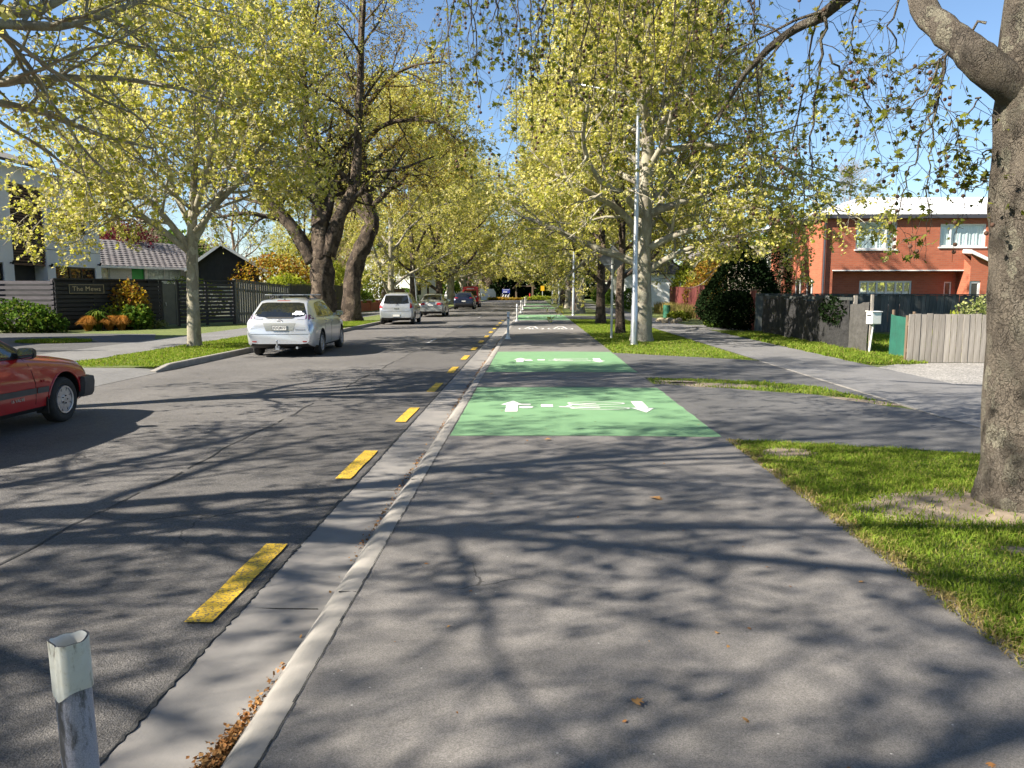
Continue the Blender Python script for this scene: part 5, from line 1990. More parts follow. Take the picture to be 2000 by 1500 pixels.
# ---- red hatchback at the left
sp = dict(L=3.96, W=1.66, rw=.285, axles=(.72, 3.22), paint='red_paint', gap=.06, soft=.045, rimf=.62,
          top=[(0, .70), (.04, .88), (.15, .98), (.45, 1.18), (.75, 1.31), (1.2, 1.34), (1.9, 1.32), (2.15, 1.27), (2.55, 1.04), (2.80, .89), (3.2, .845), (3.55, .785), (3.74, .735), (3.80, .68), (3.85, .60), (3.96, .52)],
          belt=[(0, .64), (.15, .86), (.6, .895), (2.2, .845), (2.8, .80), (3.3, .735), (3.7, .655), (3.85, .55), (3.96, .46)],
          bot=[(0, .34), (.1, .27), (.4, .2), (3.5, .19), (3.7, .22), (3.96, .28)],
          plan=[(0, .86), (.08, .94), (.4, .99), (1.0, 1.0), (3.0, 1.0), (3.5, .985), (3.75, .95), (3.90, .88), (3.96, .80)],
          roofw=[(0, .82), (.2, .8), (.8, .68), (1.4, .65), (2.1, .66), (2.75, .82), (3.96, .86)])
car = Car('hatchback', 'faded red old hatchback with black bumper and silver steel wheel on the road', None, (-6.66, 6.20, ROAD_Z + .004), R(0.5), sp)
car.wheels(dict(n=8, w=(.028, .05)))
for ax, sx in (('R', 1), ('L', -1)):
    car.patch('side_window', [(1.32, .92), (1.30, 1.23), (1.75, 1.24), (2.02, 1.205), (2.50, .96), (2.54, .885)], ax, 'side_glass', .006)
    car.patch('side_window', [(.70, .96), (.98, 1.2), (1.22, 1.23), (1.24, .925)], ax, 'side_glass', .006)
    car.patch('window_frame', [(2.02, 1.21), (2.02, 1.235), (2.60, .975), (2.76, .865), (2.55, .865), (2.55, .885), (2.505, .965)], ax, 'black', .007, res=.03)
    car.patch('window_trim', [(.6, .905), (.6, .925), (2.6, .882), (2.74, .865), (2.6, .858)], ax, 'black', .008)
    car.patch('side_moulding', [(1.10, .455), (1.10, .525), (2.62, .505), (2.62, .435)], ax, 'grey_plastic', .018)
    car.patch('side_moulding', [(2.64, .435), (2.64, .505), (2.86, .50), (2.86, .432)], ax, 'grey_plastic', .018)
    b = MB()
    b.box((sx * .755, 2.845, .27), (.15, .014, .20))
    b.build('mud_flap', MAT['black'], car.root)
    car.seam([(2.50, .86), (2.58, .70), (2.63, .55), (2.64, .32), (2.55, .22)], ax, .008)
    car.seam([(1.27, .9), (1.20, .6), (1.22, .3)], ax, .008)
    car.patch('corner_lamp', [(3.74, .555), (3.72, .66), (3.79, .665), (3.865, .56)], ax, 'lamp_clear', .006, res=.03)
    car.patch('head_lamp', [(sx * .42, .55), (sx * .42, .66), (sx * .70, .66), (sx * .74, .55)], 'F', 'lamp_clear', .006)
car.patch('windscreen', [(-.66, 2.66), (-.56, 2.20), (.56, 2.20), (.66, 2.66)], 'T', 'car_glass', .006)
# wrap-round bumper
b = MB()
secs = []
for t in np.linspace(-1, 1, 17):
    x = t * .86
    bend = abs(t) ** 5
    y = 4.03 - .10 * t * t - .13 * abs(t) ** 3
    secs.append((x, y))
secs = [(-.862, 3.58), (-.868, 3.70)] + secs + [(.868, 3.70), (.862, 3.58)]
vv, ff = [], []
for x, y in secs:
    nx, ny = (x / .9) ** 5, 1.0
    for dz, o in ((.27, -.03), (.32, .0), (.46, .012), (.525, 0.0), (.535, -.05), (.27, -.10)):
        k = 1 - .06 * max(0, .40 - dz)
        vv.append((x * k + (o if x > 0 else -o) * abs(nx), y + o * (1 - abs(nx)), dz))
for i in range(len(secs) - 1):
    for j in range(6):
        j2 = (j + 1) % 6
        ff.append((i * 6 + j, i * 6 + j2, (i + 1) * 6 + j2, (i + 1) * 6 + j))
ff += [tuple(range(5, -1, -1)), tuple((len(secs) - 1) * 6 + j for j in range(6))]
b.add(vv, ff)
bm_ = b.build('front_bumper', MAT['grey_plastic'], car.root, smooth=True, sharp=35)
b = MB()
b.span(-.84, .84, -.06, .10, .28, .54)
b.build('rear_bumper', MAT['grey_plastic'], car.root, bevel=.03)
car.mirror(2.42, .885, (.20, .12, .135), 'black', .06)
car.lettering('16 VALVE', .055, 2.30, .395, 'R', 'rim', 'decal_lettering')
h = car.cast(3.02 - .24, .545, 'R')[0]
b = MB()
b.box((h.x + .006, 2.76, .575), (.014, .06, .03))
b.build('side_repeater', MAT['lamp_red'], car.root, bevel=.004)
for sx in (-1, 1):
    car.patch('tail_lamp', [(sx * .5, .7), (sx * .76, .7), (sx * .76, .85), (sx * .5, .85)], 'B', 'lamp_red', .008)
car.patch('rear_window', [(-.55, .18), (-.52, .66), (.52, .66), (.55, .18)], 'T', 'car_glass', .006)
# arch lip
for sx in (-1, 1):
    P = []
    for a in np.linspace(R(8), R(172), 20):
        y, z = 3.22 + .352 * math.cos(a), .295 + .352 * math.sin(a)
        hh = car.cast(y, z, 'R' if sx > 0 else 'L')
        if hh:
            P.append(hh[0] + Vector((sx * .002, 0, 0)))
    b = MB()
    if len(P) > 2:
        b.tube(P, .012, 6)
        b.build('arch_lip', MAT['red_paint'], car.root, smooth=True)
# steering wheel and seat back show dimly through the glass: not modelled, the glass is tinted

# ================================================================== buildings and fences
def mat_brick(name, c1, c2, mortar, bw=.24, rh=.086):
    m, nt, b = newmat(name)
    co = objco(nt)
    sx = nt.nodes.new('ShaderNodeSeparateXYZ')
    nt.links.new(co, sx.inputs[0])
    ad = N(nt, 'ShaderNodeMath', operation='ADD')
    nt.links.new(sx.outputs[0], ad.inputs[0]); nt.links.new(sx.outputs[1], ad.inputs[1])
    cb = nt.nodes.new('ShaderNodeCombineXYZ')
    nt.links.new(ad.outputs[0], cb.inputs[0]); nt.links.new(sx.outputs[2], cb.inputs[1])
    br = nt.nodes.new('ShaderNodeTexBrick')
    nt.links.new(cb.outputs[0], br.inputs['Vector'])
    br.inputs['Scale'].default_value = 1
    br.inputs['Brick Width'].default_value = bw
    br.inputs['Row Height'].default_value = rh
    br.inputs['Mortar Size'].default_value = .008
    br.inputs['Color1'].default_value = rgb(c1)
    br.inputs['Color2'].default_value = rgb(c2)
    br.inputs['Mortar'].default_value = rgb(mortar)
    f = noise(nt, co, 1.2, 5)
    c = mixc(nt, maprange(nt, f, .35, .7, 0, .3), br.outputs['Color'], tuple(x * .7 for x in c1))
    nt.links.new(c, b.inputs['Base Color'])
    b.inputs['Roughness'].default_value = .85
    iv = N(nt, 'ShaderNodeMath', operation='SUBTRACT')
    iv.inputs[0].default_value = 1.0
    nt.links.new(br.outputs['Fac'], iv.inputs[1])
    bumpn(nt, b, iv.outputs[0], .6, .01)
    return m


MAT['brick'] = mat_brick('red brick', (.41, .118, .058), (.33, .088, .044), (.31, .14, .09))
MAT['white_brick'] = mat_brick('white painted brick', (.62, .61, .58), (.58, .57, .55), (.46, .45, .43), .24, .09)
MAT['beige_brick'] = mat_brick('pale block', (.45, .40, .30), (.40, .36, .28), (.30, .27, .22), .4, .2)
MAT['render'] = M('white render', (.78, .79, .81), (.71, .72, .74), scale=1.5, rough=.8, bump=.15, bscale=60)
MAT['glass'] = gloss('window glass', (.02, .024, .026), .03, 0, .8)
MAT['dark_frame'] = M('black window frame', (.018, .018, .02), (.012, .012, .013), scale=4, rough=.4)
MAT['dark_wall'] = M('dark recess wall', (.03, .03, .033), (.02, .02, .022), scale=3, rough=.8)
MAT['cedar'] = M('brown screen slats', (.13, .072, .045), (.09, .05, .032), scale=6, rough=.7, rnd=.2, stretch=(.4, 1, 3))
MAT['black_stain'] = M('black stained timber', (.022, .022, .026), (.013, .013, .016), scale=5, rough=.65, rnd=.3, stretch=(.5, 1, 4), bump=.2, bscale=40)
MAT['sunlit_slat'] = M('slats with painted sunlight', (.095, .085, .095), (.06, .054, .062), scale=5, rough=.75, rnd=.2, stretch=(.5, 1, 4), bump=.2, bscale=40)  # paler slat colour with low sunlight painted in
MAT['grey_metal'] = M('grey sheet fence', (.105, .11, .10), (.08, .085, .078), scale=3, rough=.6, rnd=.08)
MAT['olive_fence'] = M('dark olive fence', (.045, .042, .032), (.03, .028, .022), scale=3, rough=.8)
MAT['paling'] = M('weathered grey palings', (.34, .31, .275), (.20, .18, .155), scale=3.5, rough=.9, rnd=.22, stretch=(6, 6, .7), bump=.5, bscale=30, lo=.3, hi=.75)
MAT['old_black'] = M('old black-green paling', (.045, .055, .055), (.085, .09, .085), scale=4, rough=.85, rnd=.3, stretch=(5, 5, .6), bump=.3, bscale=30)
MAT['redwood'] = M('red-brown stained boards', (.15, .032, .028), (.10, .022, .02), scale=4, rough=.75, rnd=.2, stretch=(5, 5, .6))
MAT['timber'] = M('brown timber', (.17, .12, .08), (.11, .075, .05), scale=5, rough=.85, stretch=(4, 4, .6))
MAT['cloth_black'] = M('black shade cloth', (.011, .011, .012), (.026, .025, .026), scale=3, rough=.9, bump=.9, bscale=9, dist=.08)
MAT['cloth_grey'] = M('grey weed mat', (.075, .071, .067), (.05, .047, .044), scale=4, rough=.9, bump=.6, bscale=10, dist=.05)
MAT['cloth_green'] = M('green shade cloth', (.012, .11, .075), (.010, .085, .06), scale=5, rough=.8, bump=.4, bscale=12, dist=.02)
MAT['roof_white'] = M('white metal roofing', (.74, .74, .74), (.68, .68, .69), scale=2, rough=.4)
MAT['roof_dark'] = M('dark ribbed roofing', (.035, .036, .04), (.025, .026, .03), scale=2, rough=.5)
MAT['fascia'] = M('charcoal fascia', (.05, .05, .065), (.04, .04, .05), scale=2, rough=.5)
MAT['curtain'] = M('white curtain', (.80, .80, .80), (.74, .75, .77), scale=7, rough=.9, stretch=(4, 1, .15))
MAT['door_green'] = M('green door paint', (.012, .30, .04), (.010, .26, .035), scale=3, rough=.4)
MAT['stone'] = M('pale stone', (.40, .33, .23), (.28, .23, .16), scale=6, rough=.9, bump=.5, bscale=20, rnd=.2)
MAT['gold'] = M('gold lettering', (.45, .37, .22), (.40, .32, .2), scale=5, rough=.5)
MAT['blue_sign'] = M('blue notice board', (.02, .035, .25), (.018, .03, .22), scale=3, rough=.5)
MAT['bin_green'] = M('green bin', (.035, .16, .10), (.03, .13, .08), scale=5, rough=.5)
MAT['orange'] = M('yellow warning sign', (.62, .36, .01), (.58, .33, .01), scale=4, rough=.5)


def mat_tile(name):
    m, nt, b = newmat(name)
    co = objco(nt)
    f = noise(nt, co, 6, 5)
    v = voro(nt, objco(nt, (3.2, 3.2, 3.2)), 1.0)
    s_ = nt.nodes.new('ShaderNodeSeparateColor')
    nt.links.new(v, s_.inputs[0])
    oi = nt.nodes.new('ShaderNodeObjectInfo')
    c = mixc(nt, s_.outputs[0], (.15, .138, .135), (.195, .18, .175))
    c = mixc(nt, maprange(nt, oi.outputs['Random'], 0, 1, 0, .45), c, (.11, .09, .09))
    c = mixc(nt, maprange(nt, f, .4, .75, 0, .5), c, (.095, .088, .086))
    nt.links.new(c, b.inputs['Base Color'])
    b.inputs['Roughness'].default_value = .85
    bumpn(nt, b, f, .4, .02)
    return m


MAT['tile'] = mat_tile('grey-brown roof tiles')


def wall_holes(b, u0, u1, z0, z1, holes, th, y0=0.0):
    """upright wall in local x/z with rectangular openings and reveals, front at y0"""
    us = sorted(set([u0, u1] + [h[0] for h in holes] + [h[1] for h in holes]))
    zs = sorted(set([z0, z1] + [h[2] for h in holes] + [h[3] for h in holes]))
    for i in range(len(us) - 1):
        for j in range(len(zs) - 1):
            cu, cz = (us[i] + us[i + 1]) / 2, (zs[j] + zs[j + 1]) / 2
            if any(h[0] < cu < h[1] and h[2] < cz < h[3] for h in holes):
                continue
            b.add([(us[i], y0, zs[j]), (us[i + 1], y0, zs[j]), (us[i + 1], y0, zs[j + 1]), (us[i], y0, zs[j + 1])], [(0, 1, 2, 3)])
    for a, c, d, e in holes:
        b.add([(a, y0, d), (a, y0 + th, d), (a, y0 + th, e), (a, y0, e)], [(0, 1, 2, 3)])
        b.add([(c, y0, d), (c, y0 + th, d), (c, y0 + th, e), (c, y0, e)], [(3, 2, 1, 0)])
        b.add([(a, y0, d), (c, y0, d), (c, y0 + th, d), (a, y0 + th, d)], [(0, 1, 2, 3)])
        b.add([(a, y0, e), (c, y0, e), (c, y0 + th, e), (a, y0 + th, e)], [(3, 2, 1, 0)])


def window(root, u0, u1, z0, z1, frame='white_trim', bars=(), y=0.08, t=.05, sill=True, curtain=None, rails=()):
    b = MB()
    b.span(u0, u0 + t, y - .03, y + .03, z0, z1)
    b.span(u1 - t, u1, y - .03, y + .03, z0, z1)
    b.span(u0 + t, u1 - t, y - .031, y + .029, z0, z0 + t)
    b.span(u0 + t, u1 - t, y - .031, y + .029, z1 - t, z1)
    for u in bars:
        b.span(u - t / 2, u + t / 2, y - .032, y + .028, z0 + t, z1 - t)
    w = b.build('window', MAT[frame], root)
    us = [u0] + list(bars) + [u1]
    for i in range(len(us) - 1):
        b = MB()
        b.span(us[i] + t * .5, us[i + 1] - t * .5, y + .002, y + .008, z0 + t * .8, z1 - t * .8)
        b.build('pane', MAT['glass'] if not curtain else MAT['clear'], w)
    if sill:
        b = MB()
        b.span(u0 - .06, u1 + .06, -.05, .04, z0 - .06, z0 - .003)
        b.build('sill', MAT[frame], w)
    if curtain:
        a, c, e, g = curtain
        b = MB()
        n = int((c - a) / .035)
        vv, ff = [], []
        for i in range(n + 1):
            u = a + (c - a) * i / n
            yy = y + .06 + .014 * math.sin(u * 42) + .012 * math.sin(u * 17)
            vv += [(u, yy, e), (u, yy, g)]
        for i in range(n):
            ff.append((2 * i, 2 * i + 2, 2 * i + 3, 2 * i + 1))
        b.add(vv, ff)
        b.build('curtain', MAT['curtain'], w, smooth=True)
    for z in rails:
        b = MB()
        b.span(u0 + t, u1 - t, y + .05, y + .07, z - .012, z + .012)
        b.build('blind_rail', MAT['white_trim'], w)
    return w


m, nt, bs = newmat('clear window glass')
gl_ = N(nt, 'ShaderNodeBsdfGlossy', Roughness=.02)
tr_ = nt.nodes.new('ShaderNodeBsdfTransparent')
tr_.inputs[0].default_value = (.9, .94, .94, 1)
mx_ = nt.nodes.new('ShaderNodeMixShader')
mx_.inputs[0].default_value = .07
nt.links.new(tr_.outputs[0], mx_.inputs[1])
nt.links.new(gl_.outputs[0], mx_.inputs[2])
nt.links.new(mx_.outputs[0], nt.nodes['Material Output'].inputs[0])
MAT['clear'] = m

# ---------------------------------------------------------------- white town house, left
A, B = (-22.5, 30.3), (-22.5, 40.2)
hw = wall_frame('town_house', 'white rendered two-storey town house with brown slatted screen behind dark fence', 'house', A, B)
U = lambda px, py: on_wall(px, py, A, B)
uR = U(196, 500)[0]
r0_, r1_ = U(26, 500)[0], U(91, 500)[0]
w1 = (U(109, 530)[0], U(187, 530)[0], 1.15, U(150, 522)[1])
w2 = (U(124, 430)[0], U(166, 430)[0], U(145, 457)[1], U(145, 398)[1])
w3 = (U(-60, 530)[0], U(8, 530)[0], 1.0, U(0, 512)[1])
b = MB()
zt = 6.95
wall_holes(b, -.1, uR, -.1, zt, [(r0_, r1_, -.05, 6.2), w1, w2, w3], .6)
b.add([(uR, 0, -.1), (uR, 9, -.1), (uR, 9, zt), (uR, 0, zt)], [(0, 1, 2, 3)])
b.add([(-.1, 9, -.1), (-.1, 0, -.1), (-.1, 0, zt), (-.1, 9, zt)], [(0, 1, 2, 3)])
b.build('wall', MAT['render'], hw)
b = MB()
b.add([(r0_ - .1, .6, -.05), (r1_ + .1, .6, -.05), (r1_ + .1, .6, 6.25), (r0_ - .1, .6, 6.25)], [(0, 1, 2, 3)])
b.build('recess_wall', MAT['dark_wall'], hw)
b = MB()
for u in (r0_ + .04, (r0_ + r1_) / 2, r1_ - .04):
    b.span(u - .04, u + .04, .10, .18, 2.75, 6.15)
b.span(r0_, r1_, .08, .20, 2.68, 2.78)
scr = b.build('screen_frame', MAT['cedar'], hw)
z = 2.84
while z < 6.1:
    b = MB()
    b.span(r0_ + .02, r1_ - .02, .05, .085, z, z + .075)
    b.build('slat', MAT['cedar'], scr)
    z += .125
window(hw, *w1, 'dark_frame', bars=(w1[0] + (w1[1] - w1[0]) * .36, w1[0] + (w1[1] - w1[0]) * .66), t=.09, sill=False)
window(hw, *w2, 'dark_frame', t=.07, sill=False)
window(hw, *w3, 'dark_frame', t=.08, sill=False)
for px, py in ((96, 519), (20, 513), (191, 517)):
    u, z = U(px, py)
    b = MB()
    b.lathe([(.035, 0), (.045, .10), (.05, .16)], 10, Matrix.Translation((u, -.10, z - .06)) @ Matrix.Rotation(R(25), 4, 'X'))
    b.span(u - .03, u + .03, -.08, .01, z - .03, z + .03)
    b.build('wall_lamp', MAT['black'], hw)
b = MB()      # joint lines of the cladding sheets
z_ = U(150, 492)[1]
b.span(r1_ + .02, uR - .01, -.004, .002, z_ - .012, z_ + .012)
b.build('cladding_joint', MAT['fascia'], hw)
b = MB()      # mono-pitch ribbed roof
b.add([(-.3, -.35, zt + .02), (uR + .2, -.35, zt + .02), (uR + .2, 6, zt + 1.9), (-.3, 6, zt + 1.9), (-.3, -.35, zt + .14), (uR + .2, -.35, zt + .14), (uR + .2, 6, zt + 2.02), (-.3, 6, zt + 2.02)],
      [(0, 3, 2, 1), (4, 5, 6, 7), (0, 1, 5, 4), (1, 2, 6, 5), (3, 0, 4, 7)])
u = -.25
while u < uR + .2:
    b.add([(u - .02, -.36, zt + .142), (u + .02, -.36, zt + .142), (u + .02, 6, zt + 2.022), (u - .02, 6, zt + 2.022), (u, -.36, zt + .185), (u, 6, zt + 2.065)], [(0, 4, 5, 3), (4, 1, 2, 5), (0, 1, 4)])
    u += .42
b.build('roof', MAT['roof_dark'], hw)

# ---------------------------------------------------------------- slatted fence with the house sign
FA, FB = (-18.5, 29.5), (-14.0, 36.0)
flen = math.hypot(FB[0] - FA[0], FB[1] - FA[1])
ft = wall_frame('slat_fence', 'black horizontal-slat fence with house name board and entrance gate', 'fence', FA, FB)
FU = lambda px, py: on_wall(px, py, FA, FB)
FH = 1.98
g0, g1 = FU(319, 600)[0], FU(347, 600)[0]
b = MB()
b.span(-.05, flen + .05, -.05, .10, FH, FH + .06)
b.build('top_rail', MAT['black_stain'], ft)
posts = [0.04, 1.5, 3.0, FU(294, 600)[0], g0 - .06, g1 + .06, (g1 + flen) / 2, flen - .04]
for u in posts:
    b = MB()
    b.span(u - .05, u + .05, .002, .10, -.05, FH)
    b.build('post', MAT['black_stain'], ft)
bays = [(0, g0 - .1), (g1 + .1, flen)]
for a, c in bays:
    z = .10
    while z < FH - .1:
        n = max(1, round((c - a) / 2.4))
        for k in range(n):
            b = MB()
            x0, x1 = a + (c - a) * k / n, a + (c - a) * (k + 1) / n
            b.span(x0 + .004, x1 - .004, -.028, -.002, z, z + .125)
            b.build('slat', MAT['black_stain'], ft)
        z += .165
b = MB()      # dark sheet behind the bays, in place of the shade there
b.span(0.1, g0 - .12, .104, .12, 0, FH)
b.build('shade_backing', MAT['dark_wall'], ft)
b = MB()
b.span(g0, g1, .03, .06, .08, FH - .12)
for u in (g0, g1 - .06):
    b.span(u, u + .06, .0, .085, .05, FH - .05)
gt = b.build('gate', MAT['grey_metal'], ft)
b = MB()
b.span(g0 + .10, g0 + .13, -.03, .03, .9, 1.05)
b.build('gate_handle', MAT['steel'], gt)
u0, z0 = FU(134, 573)
u1, z1 = FU(201, 556)
b = MB()
b.span(u0, u1, -.06, -.03, z0, z1)
sg = b.build('name_board', MAT['black'], ft)
b = MB()
for q in ((u0, u1, z1 - .014, z1), (u0, u1, z0, z0 + .014), (u0, u0 + .014, z0 + .015, z1 - .015), (u1 - .014, u1, z0 + .015, z1 - .015)):
    b.span(q[0], q[1], -.066, -.0605, q[2], q[3])
b.build('board_border', MAT['gold'], sg)
me = text_mesh('The Mews', .25, .002, 1.05)
t = link('board_lettering', me, sg, MAT['gold'])
t.location = ((u0 + u1) / 2, -.064, (z0 + z1) / 2)
t.rotation_euler = (math.pi / 2, 0, 0)
for px, py, w_, h_ in ((279, 585, .32, .10), (264, 585, .08, .10), (349, 585, .06, .08), (264, 612, .10, .06)):
    u, z = FU(px, py)
    b = MB()
    b.span(u - w_ / 2, u + w_ / 2, -.05, -.029, z - h_ / 2, z + h_ / 2)
    b.build('letter_slot', MAT['sunlit_slat'] if w_ < .3 else MAT['white_trim'], ft)

# lighter slats: sunlight on this side is put into their colour
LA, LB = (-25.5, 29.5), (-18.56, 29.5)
lf = wall_frame('slat_fence', 'slat fence with open gaps joining the black fence, its grey-purple colour painted sunlit', 'fence', LA, LB)
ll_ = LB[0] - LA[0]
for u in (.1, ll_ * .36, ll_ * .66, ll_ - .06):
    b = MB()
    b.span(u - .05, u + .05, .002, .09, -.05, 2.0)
    b.build('post', MAT['sunlit_slat'], lf)
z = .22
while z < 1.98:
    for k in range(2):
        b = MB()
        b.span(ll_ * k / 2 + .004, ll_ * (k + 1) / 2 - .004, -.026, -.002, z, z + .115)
        b.build('slat', MAT['sunlit_slat'], lf)
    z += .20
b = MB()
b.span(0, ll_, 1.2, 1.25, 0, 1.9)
b.build('shade_backing', MAT['dark_wall'], lf)  # dark sheet standing in for the shade behind the open slats

# vertical ribbed grey fence, then a dark one, behind the wagon
def board_fence(name, label, A, B, H, pitch, mat, railmat, H2=None, gap=.006, th=.02, posts=2.4, base=0.0, cap=True):
    root = wall_frame(name, label, 'fence', A, B)
    L = math.hypot(B[0] - A[0], B[1] - A[1])
    H2 = H if H2 is None else H2
    n = max(1, int(L / pitch))
    me = None
    rr = random.Random(int(L * 100))
    for i in range(n):
        u = (i + .5) * L / n
        h = H + (H2 - H) * u / L
        if me is None:
            b = MB()
            b.span(-(L / n - gap) / 2, (L / n - gap) / 2, -th, 0, base, 1.0)
            o = b.build('board', MAT[mat], root)
            me = o.data
        else:
            o = link('board', me, root)
        o.location = (u, rr.uniform(-.006, .006), base + .01)
        o.scale = (1, 1, h + rr.uniform(-.012, .012))
        o.rotation_euler = (0, rr.uniform(-.006, .006), 0)
    for k in (.25, .8):
        b = MB()
        b.add([(0, .004, H * k - .04), (L, .004, H2 * k - .04), (L, .05, H2 * k - .04), (0, .05, H * k - .04), (0, .004, H * k + .04), (L, .004, H2 * k + .04), (L, .05, H2 * k + .04), (0, .05, H * k + .04)],
              [(0, 3, 2, 1), (4, 5, 6, 7), (0, 1, 5, 4), (1, 2, 6, 5), (2, 3, 7, 6), (3, 0, 4, 7)])
        b.build('rail', MAT[railmat], root)
    np_ = max(1, int(L / posts))
    for i in range(np_ + 1):
        u = .05 + (L - .1) * i / np_
        h = H + (H2 - H) * u / L
        b = MB()
        b.span(u - .045, u + .045, .052, .14, -.05, h - .03)
        b.build('post', MAT[railmat], root)
    if cap:
        b = MB()
        b.add([(-.02, -.05, H + .015), (L + .02, -.05, H2 + .015), (L + .02, .09, H2 + .015), (-.02, .09, H + .015), (-.02, -.05, H + .055), (L + .02, -.05, H2 + .055), (L + .02, .09, H2 + .055), (-.02, .09, H + .055)],
              [(0, 3, 2, 1), (4, 5, 6, 7), (0, 1, 5, 4), (1, 2, 6, 5), (2, 3, 7, 6), (3, 0, 4, 7)])
        b.build('cap_rail', MAT[railmat], root)
    return root


board_fence('board_fence', 'grey ribbed metal fence half in shadow behind the silver wagon', (-14.0, 36.0), (-12.6, 39.8), 2.05, .16, 'grey_metal', 'grey_metal', 1.75, gap=.03)
board_fence('board_fence', 'dark olive board fence behind the massive old trunk', (-12.6, 39.8), (-12.5, 53.0), 1.85, .22, 'olive_fence', 'olive_fence')
board_fence('board_fence', 'pale pink-brown board fence between trunks beyond the hatchback', (-12.8, 66), (-12.6, 76), 1.7, .2, 'timber', 'timber')

# low brick wall beyond
b_ = wall_frame('garden_wall', 'low red-brown garden wall with white caps behind the leaning trunk', 'wall', (-12.9, 53.4), (-12.6, 64.5))
b = MB()
b.span(0, 11, 0, .22, -.05, .62)
b.build('wall', MAT['brick'], b_)
for u in (1, 4, 7, 10):
    b = MB()
    b.span(u - .22, u + .22, -.04, .26, -.05, .80)
    p_ = b.build('pier', MAT['brick'], b_)
    b = MB()
    b.span(u - .26, u + .26, -.08, .30, .803, .88)
    b.build('cap', MAT['white_trim'], p_)

# ---------------------------------------------------------------- bungalow with tiled roof
A, B = (-26.3, 42.0), (-21.6, 52.0)
bg_ = wall_frame('bungalow', 'low white-brick bungalow with grey tiled roof and bright green door', 'house', A, B)
U = lambda px, py: on_wall(px, py, A, B)
Lb = math.hypot(B[0] - A[0], B[1] - A[1])
EZ = 2.95
dr = (U(258, 545)[0], U(283, 545)[0], 0.1, U(270, 521)[1])
wa = (U(288, 545)[0], U(356, 545)[0], .95, U(320, 518)[1])
wb = (U(197, 545)[0], U(215, 545)[0], .95, U(206, 515)[1])
b = MB()
wall_holes(b, -2, Lb, -.1, EZ, [dr, wa, wb], .15)
b.build('wall', MAT['white_brick'], bg_)
b = MB()
b.span(dr[0], dr[1], .10, .14, dr[2], dr[3])
d_ = b.build('door', MAT['door_green'], bg_)
b = MB()
b.span(dr[1] - .14, dr[1] - .09, .05, .10, 1.05, 1.15)
b.build('handle', MAT['steel'], d_)
n_ = (wa[1] - wa[0])
window(bg_, *wa, 'white_trim', bars=(wa[0] + n_ * .5,), y=.07, curtain=(wa[0] + .06, wa[1] - .06, .95, wa[3] - .05))
window(bg_, *wb, 'white_trim', y=.07, curtain=(wb[0] + .06, wb[1] - .06, .95, wb[3] - .05))
# tile courses, stepped
rows = 13
SL, RISE, RUN = None, 1.75, 4.2
rf = None
tile_me = None
tw_, cols = .42, int((Lb + 2.4) / .42)
b = MB()
b.add([(-2.3, -.55, EZ), (Lb + .2, -.55, EZ), (Lb + .2, RUN - .5, EZ + RISE), (-2.3, RUN - .5, EZ + RISE), (-2.3, 2 * RUN - .5, EZ), (Lb + .2, 2 * RUN - .5, EZ)], [(0, 1, 2, 3), (3, 2, 5, 4)])
rf = b.build('roof', MAT['tile'], bg_)
dy_, dz_ = RUN / rows, RISE / rows
tv = [(.006, 0, .035), (tw_ - .006, 0, .035), (tw_ - .006, dy_ + .05, dz_ + .02), (.006, dy_ + .05, dz_ + .02), (.006, 0, -.005), (tw_ - .006, 0, -.005), (tw_ * .5, -.002, .065), (tw_ * .5, dy_ + .05, dz_ + .05)]
tf = [(0, 6, 7, 3), (6, 1, 2, 7), (4, 5, 1, 6, 0)]
spots = []
for i in range(rows):
    for j in range(cols):
        spots.append((-2.2 + (j + (.5 if i % 2 else 0)) * tw_, -.5 + dy_ * i, EZ + .05 + dz_ * i + rng.uniform(-.006, .006)))
far = MB()
for k, q in enumerate(spots):
    if k < 300:
        if tile_me is None:
            b = MB()
            b.add(tv, tf)
            o = b.build('tile', MAT['tile'], rf)
            tile_me = o.data
        else:
            o = link('tile', tile_me, rf)
        o.location = q
    else:
        far.add([(p[0] + q[0], p[1] + q[1], p[2] + q[2]) for p in tv], tf)
far.build('upper_tiles', MAT['tile'], rf)['kind'] = 'stuff'
b = MB()
b.span(-2.3, Lb + .2, -.66, -.56, EZ - .08, EZ + .06)
b.build('gutter', MAT['white_trim'], bg_)
# gabled wing facing the street
A2, B2 = (-20.6, 46.6), (-17.0, 47.8)
gw = wall_frame('gable_wing', 'dark battened gable end with white barge boards on the bungalow', 'house', A2, B2)
Lg = math.hypot(B2[0] - A2[0], B2[1] - A2[1])
U2 = lambda px, py: on_wall(px, py, A2, B2)
ua, za = U2(432, 480)
ze = U2(486, 522)[1]
b = MB()
b.add([(0, 0, -.1), (Lg, 0, -.1), (Lg, 0, 1.9), (0, 0, 1.9), (0, 7, -.1), (Lg, 7, -.1), (Lg, 7, 1.9), (0, 7, 1.9)], [(0, 1, 2, 3), (1, 5, 6, 2), (4, 0, 3, 7)])
b.build('wall', MAT['white_brick'], gw)
b = MB()
b.add([(0, -.02, 1.9), (Lg, -.02, 1.9), (Lg, -.02, ze), (ua, -.02, za), (0, -.02, ze + .1)], [(0, 1, 2, 3, 4)])
gb = b.build('gable_panel', MAT['dark_wall'], gw)
for k in range(1, 9):
    u = Lg * k / 9
    zz = ze + .1 + (za - ze - .1) * (u / ua) if u < ua else ze + (za - ze) * (Lg - u) / (Lg - ua)
    b = MB()
    b.span(u - .03, u + .03, -.05, -.0205, 1.9, zz - .02)
    b.build('batten', MAT['black_stain'], gb)
b = MB()
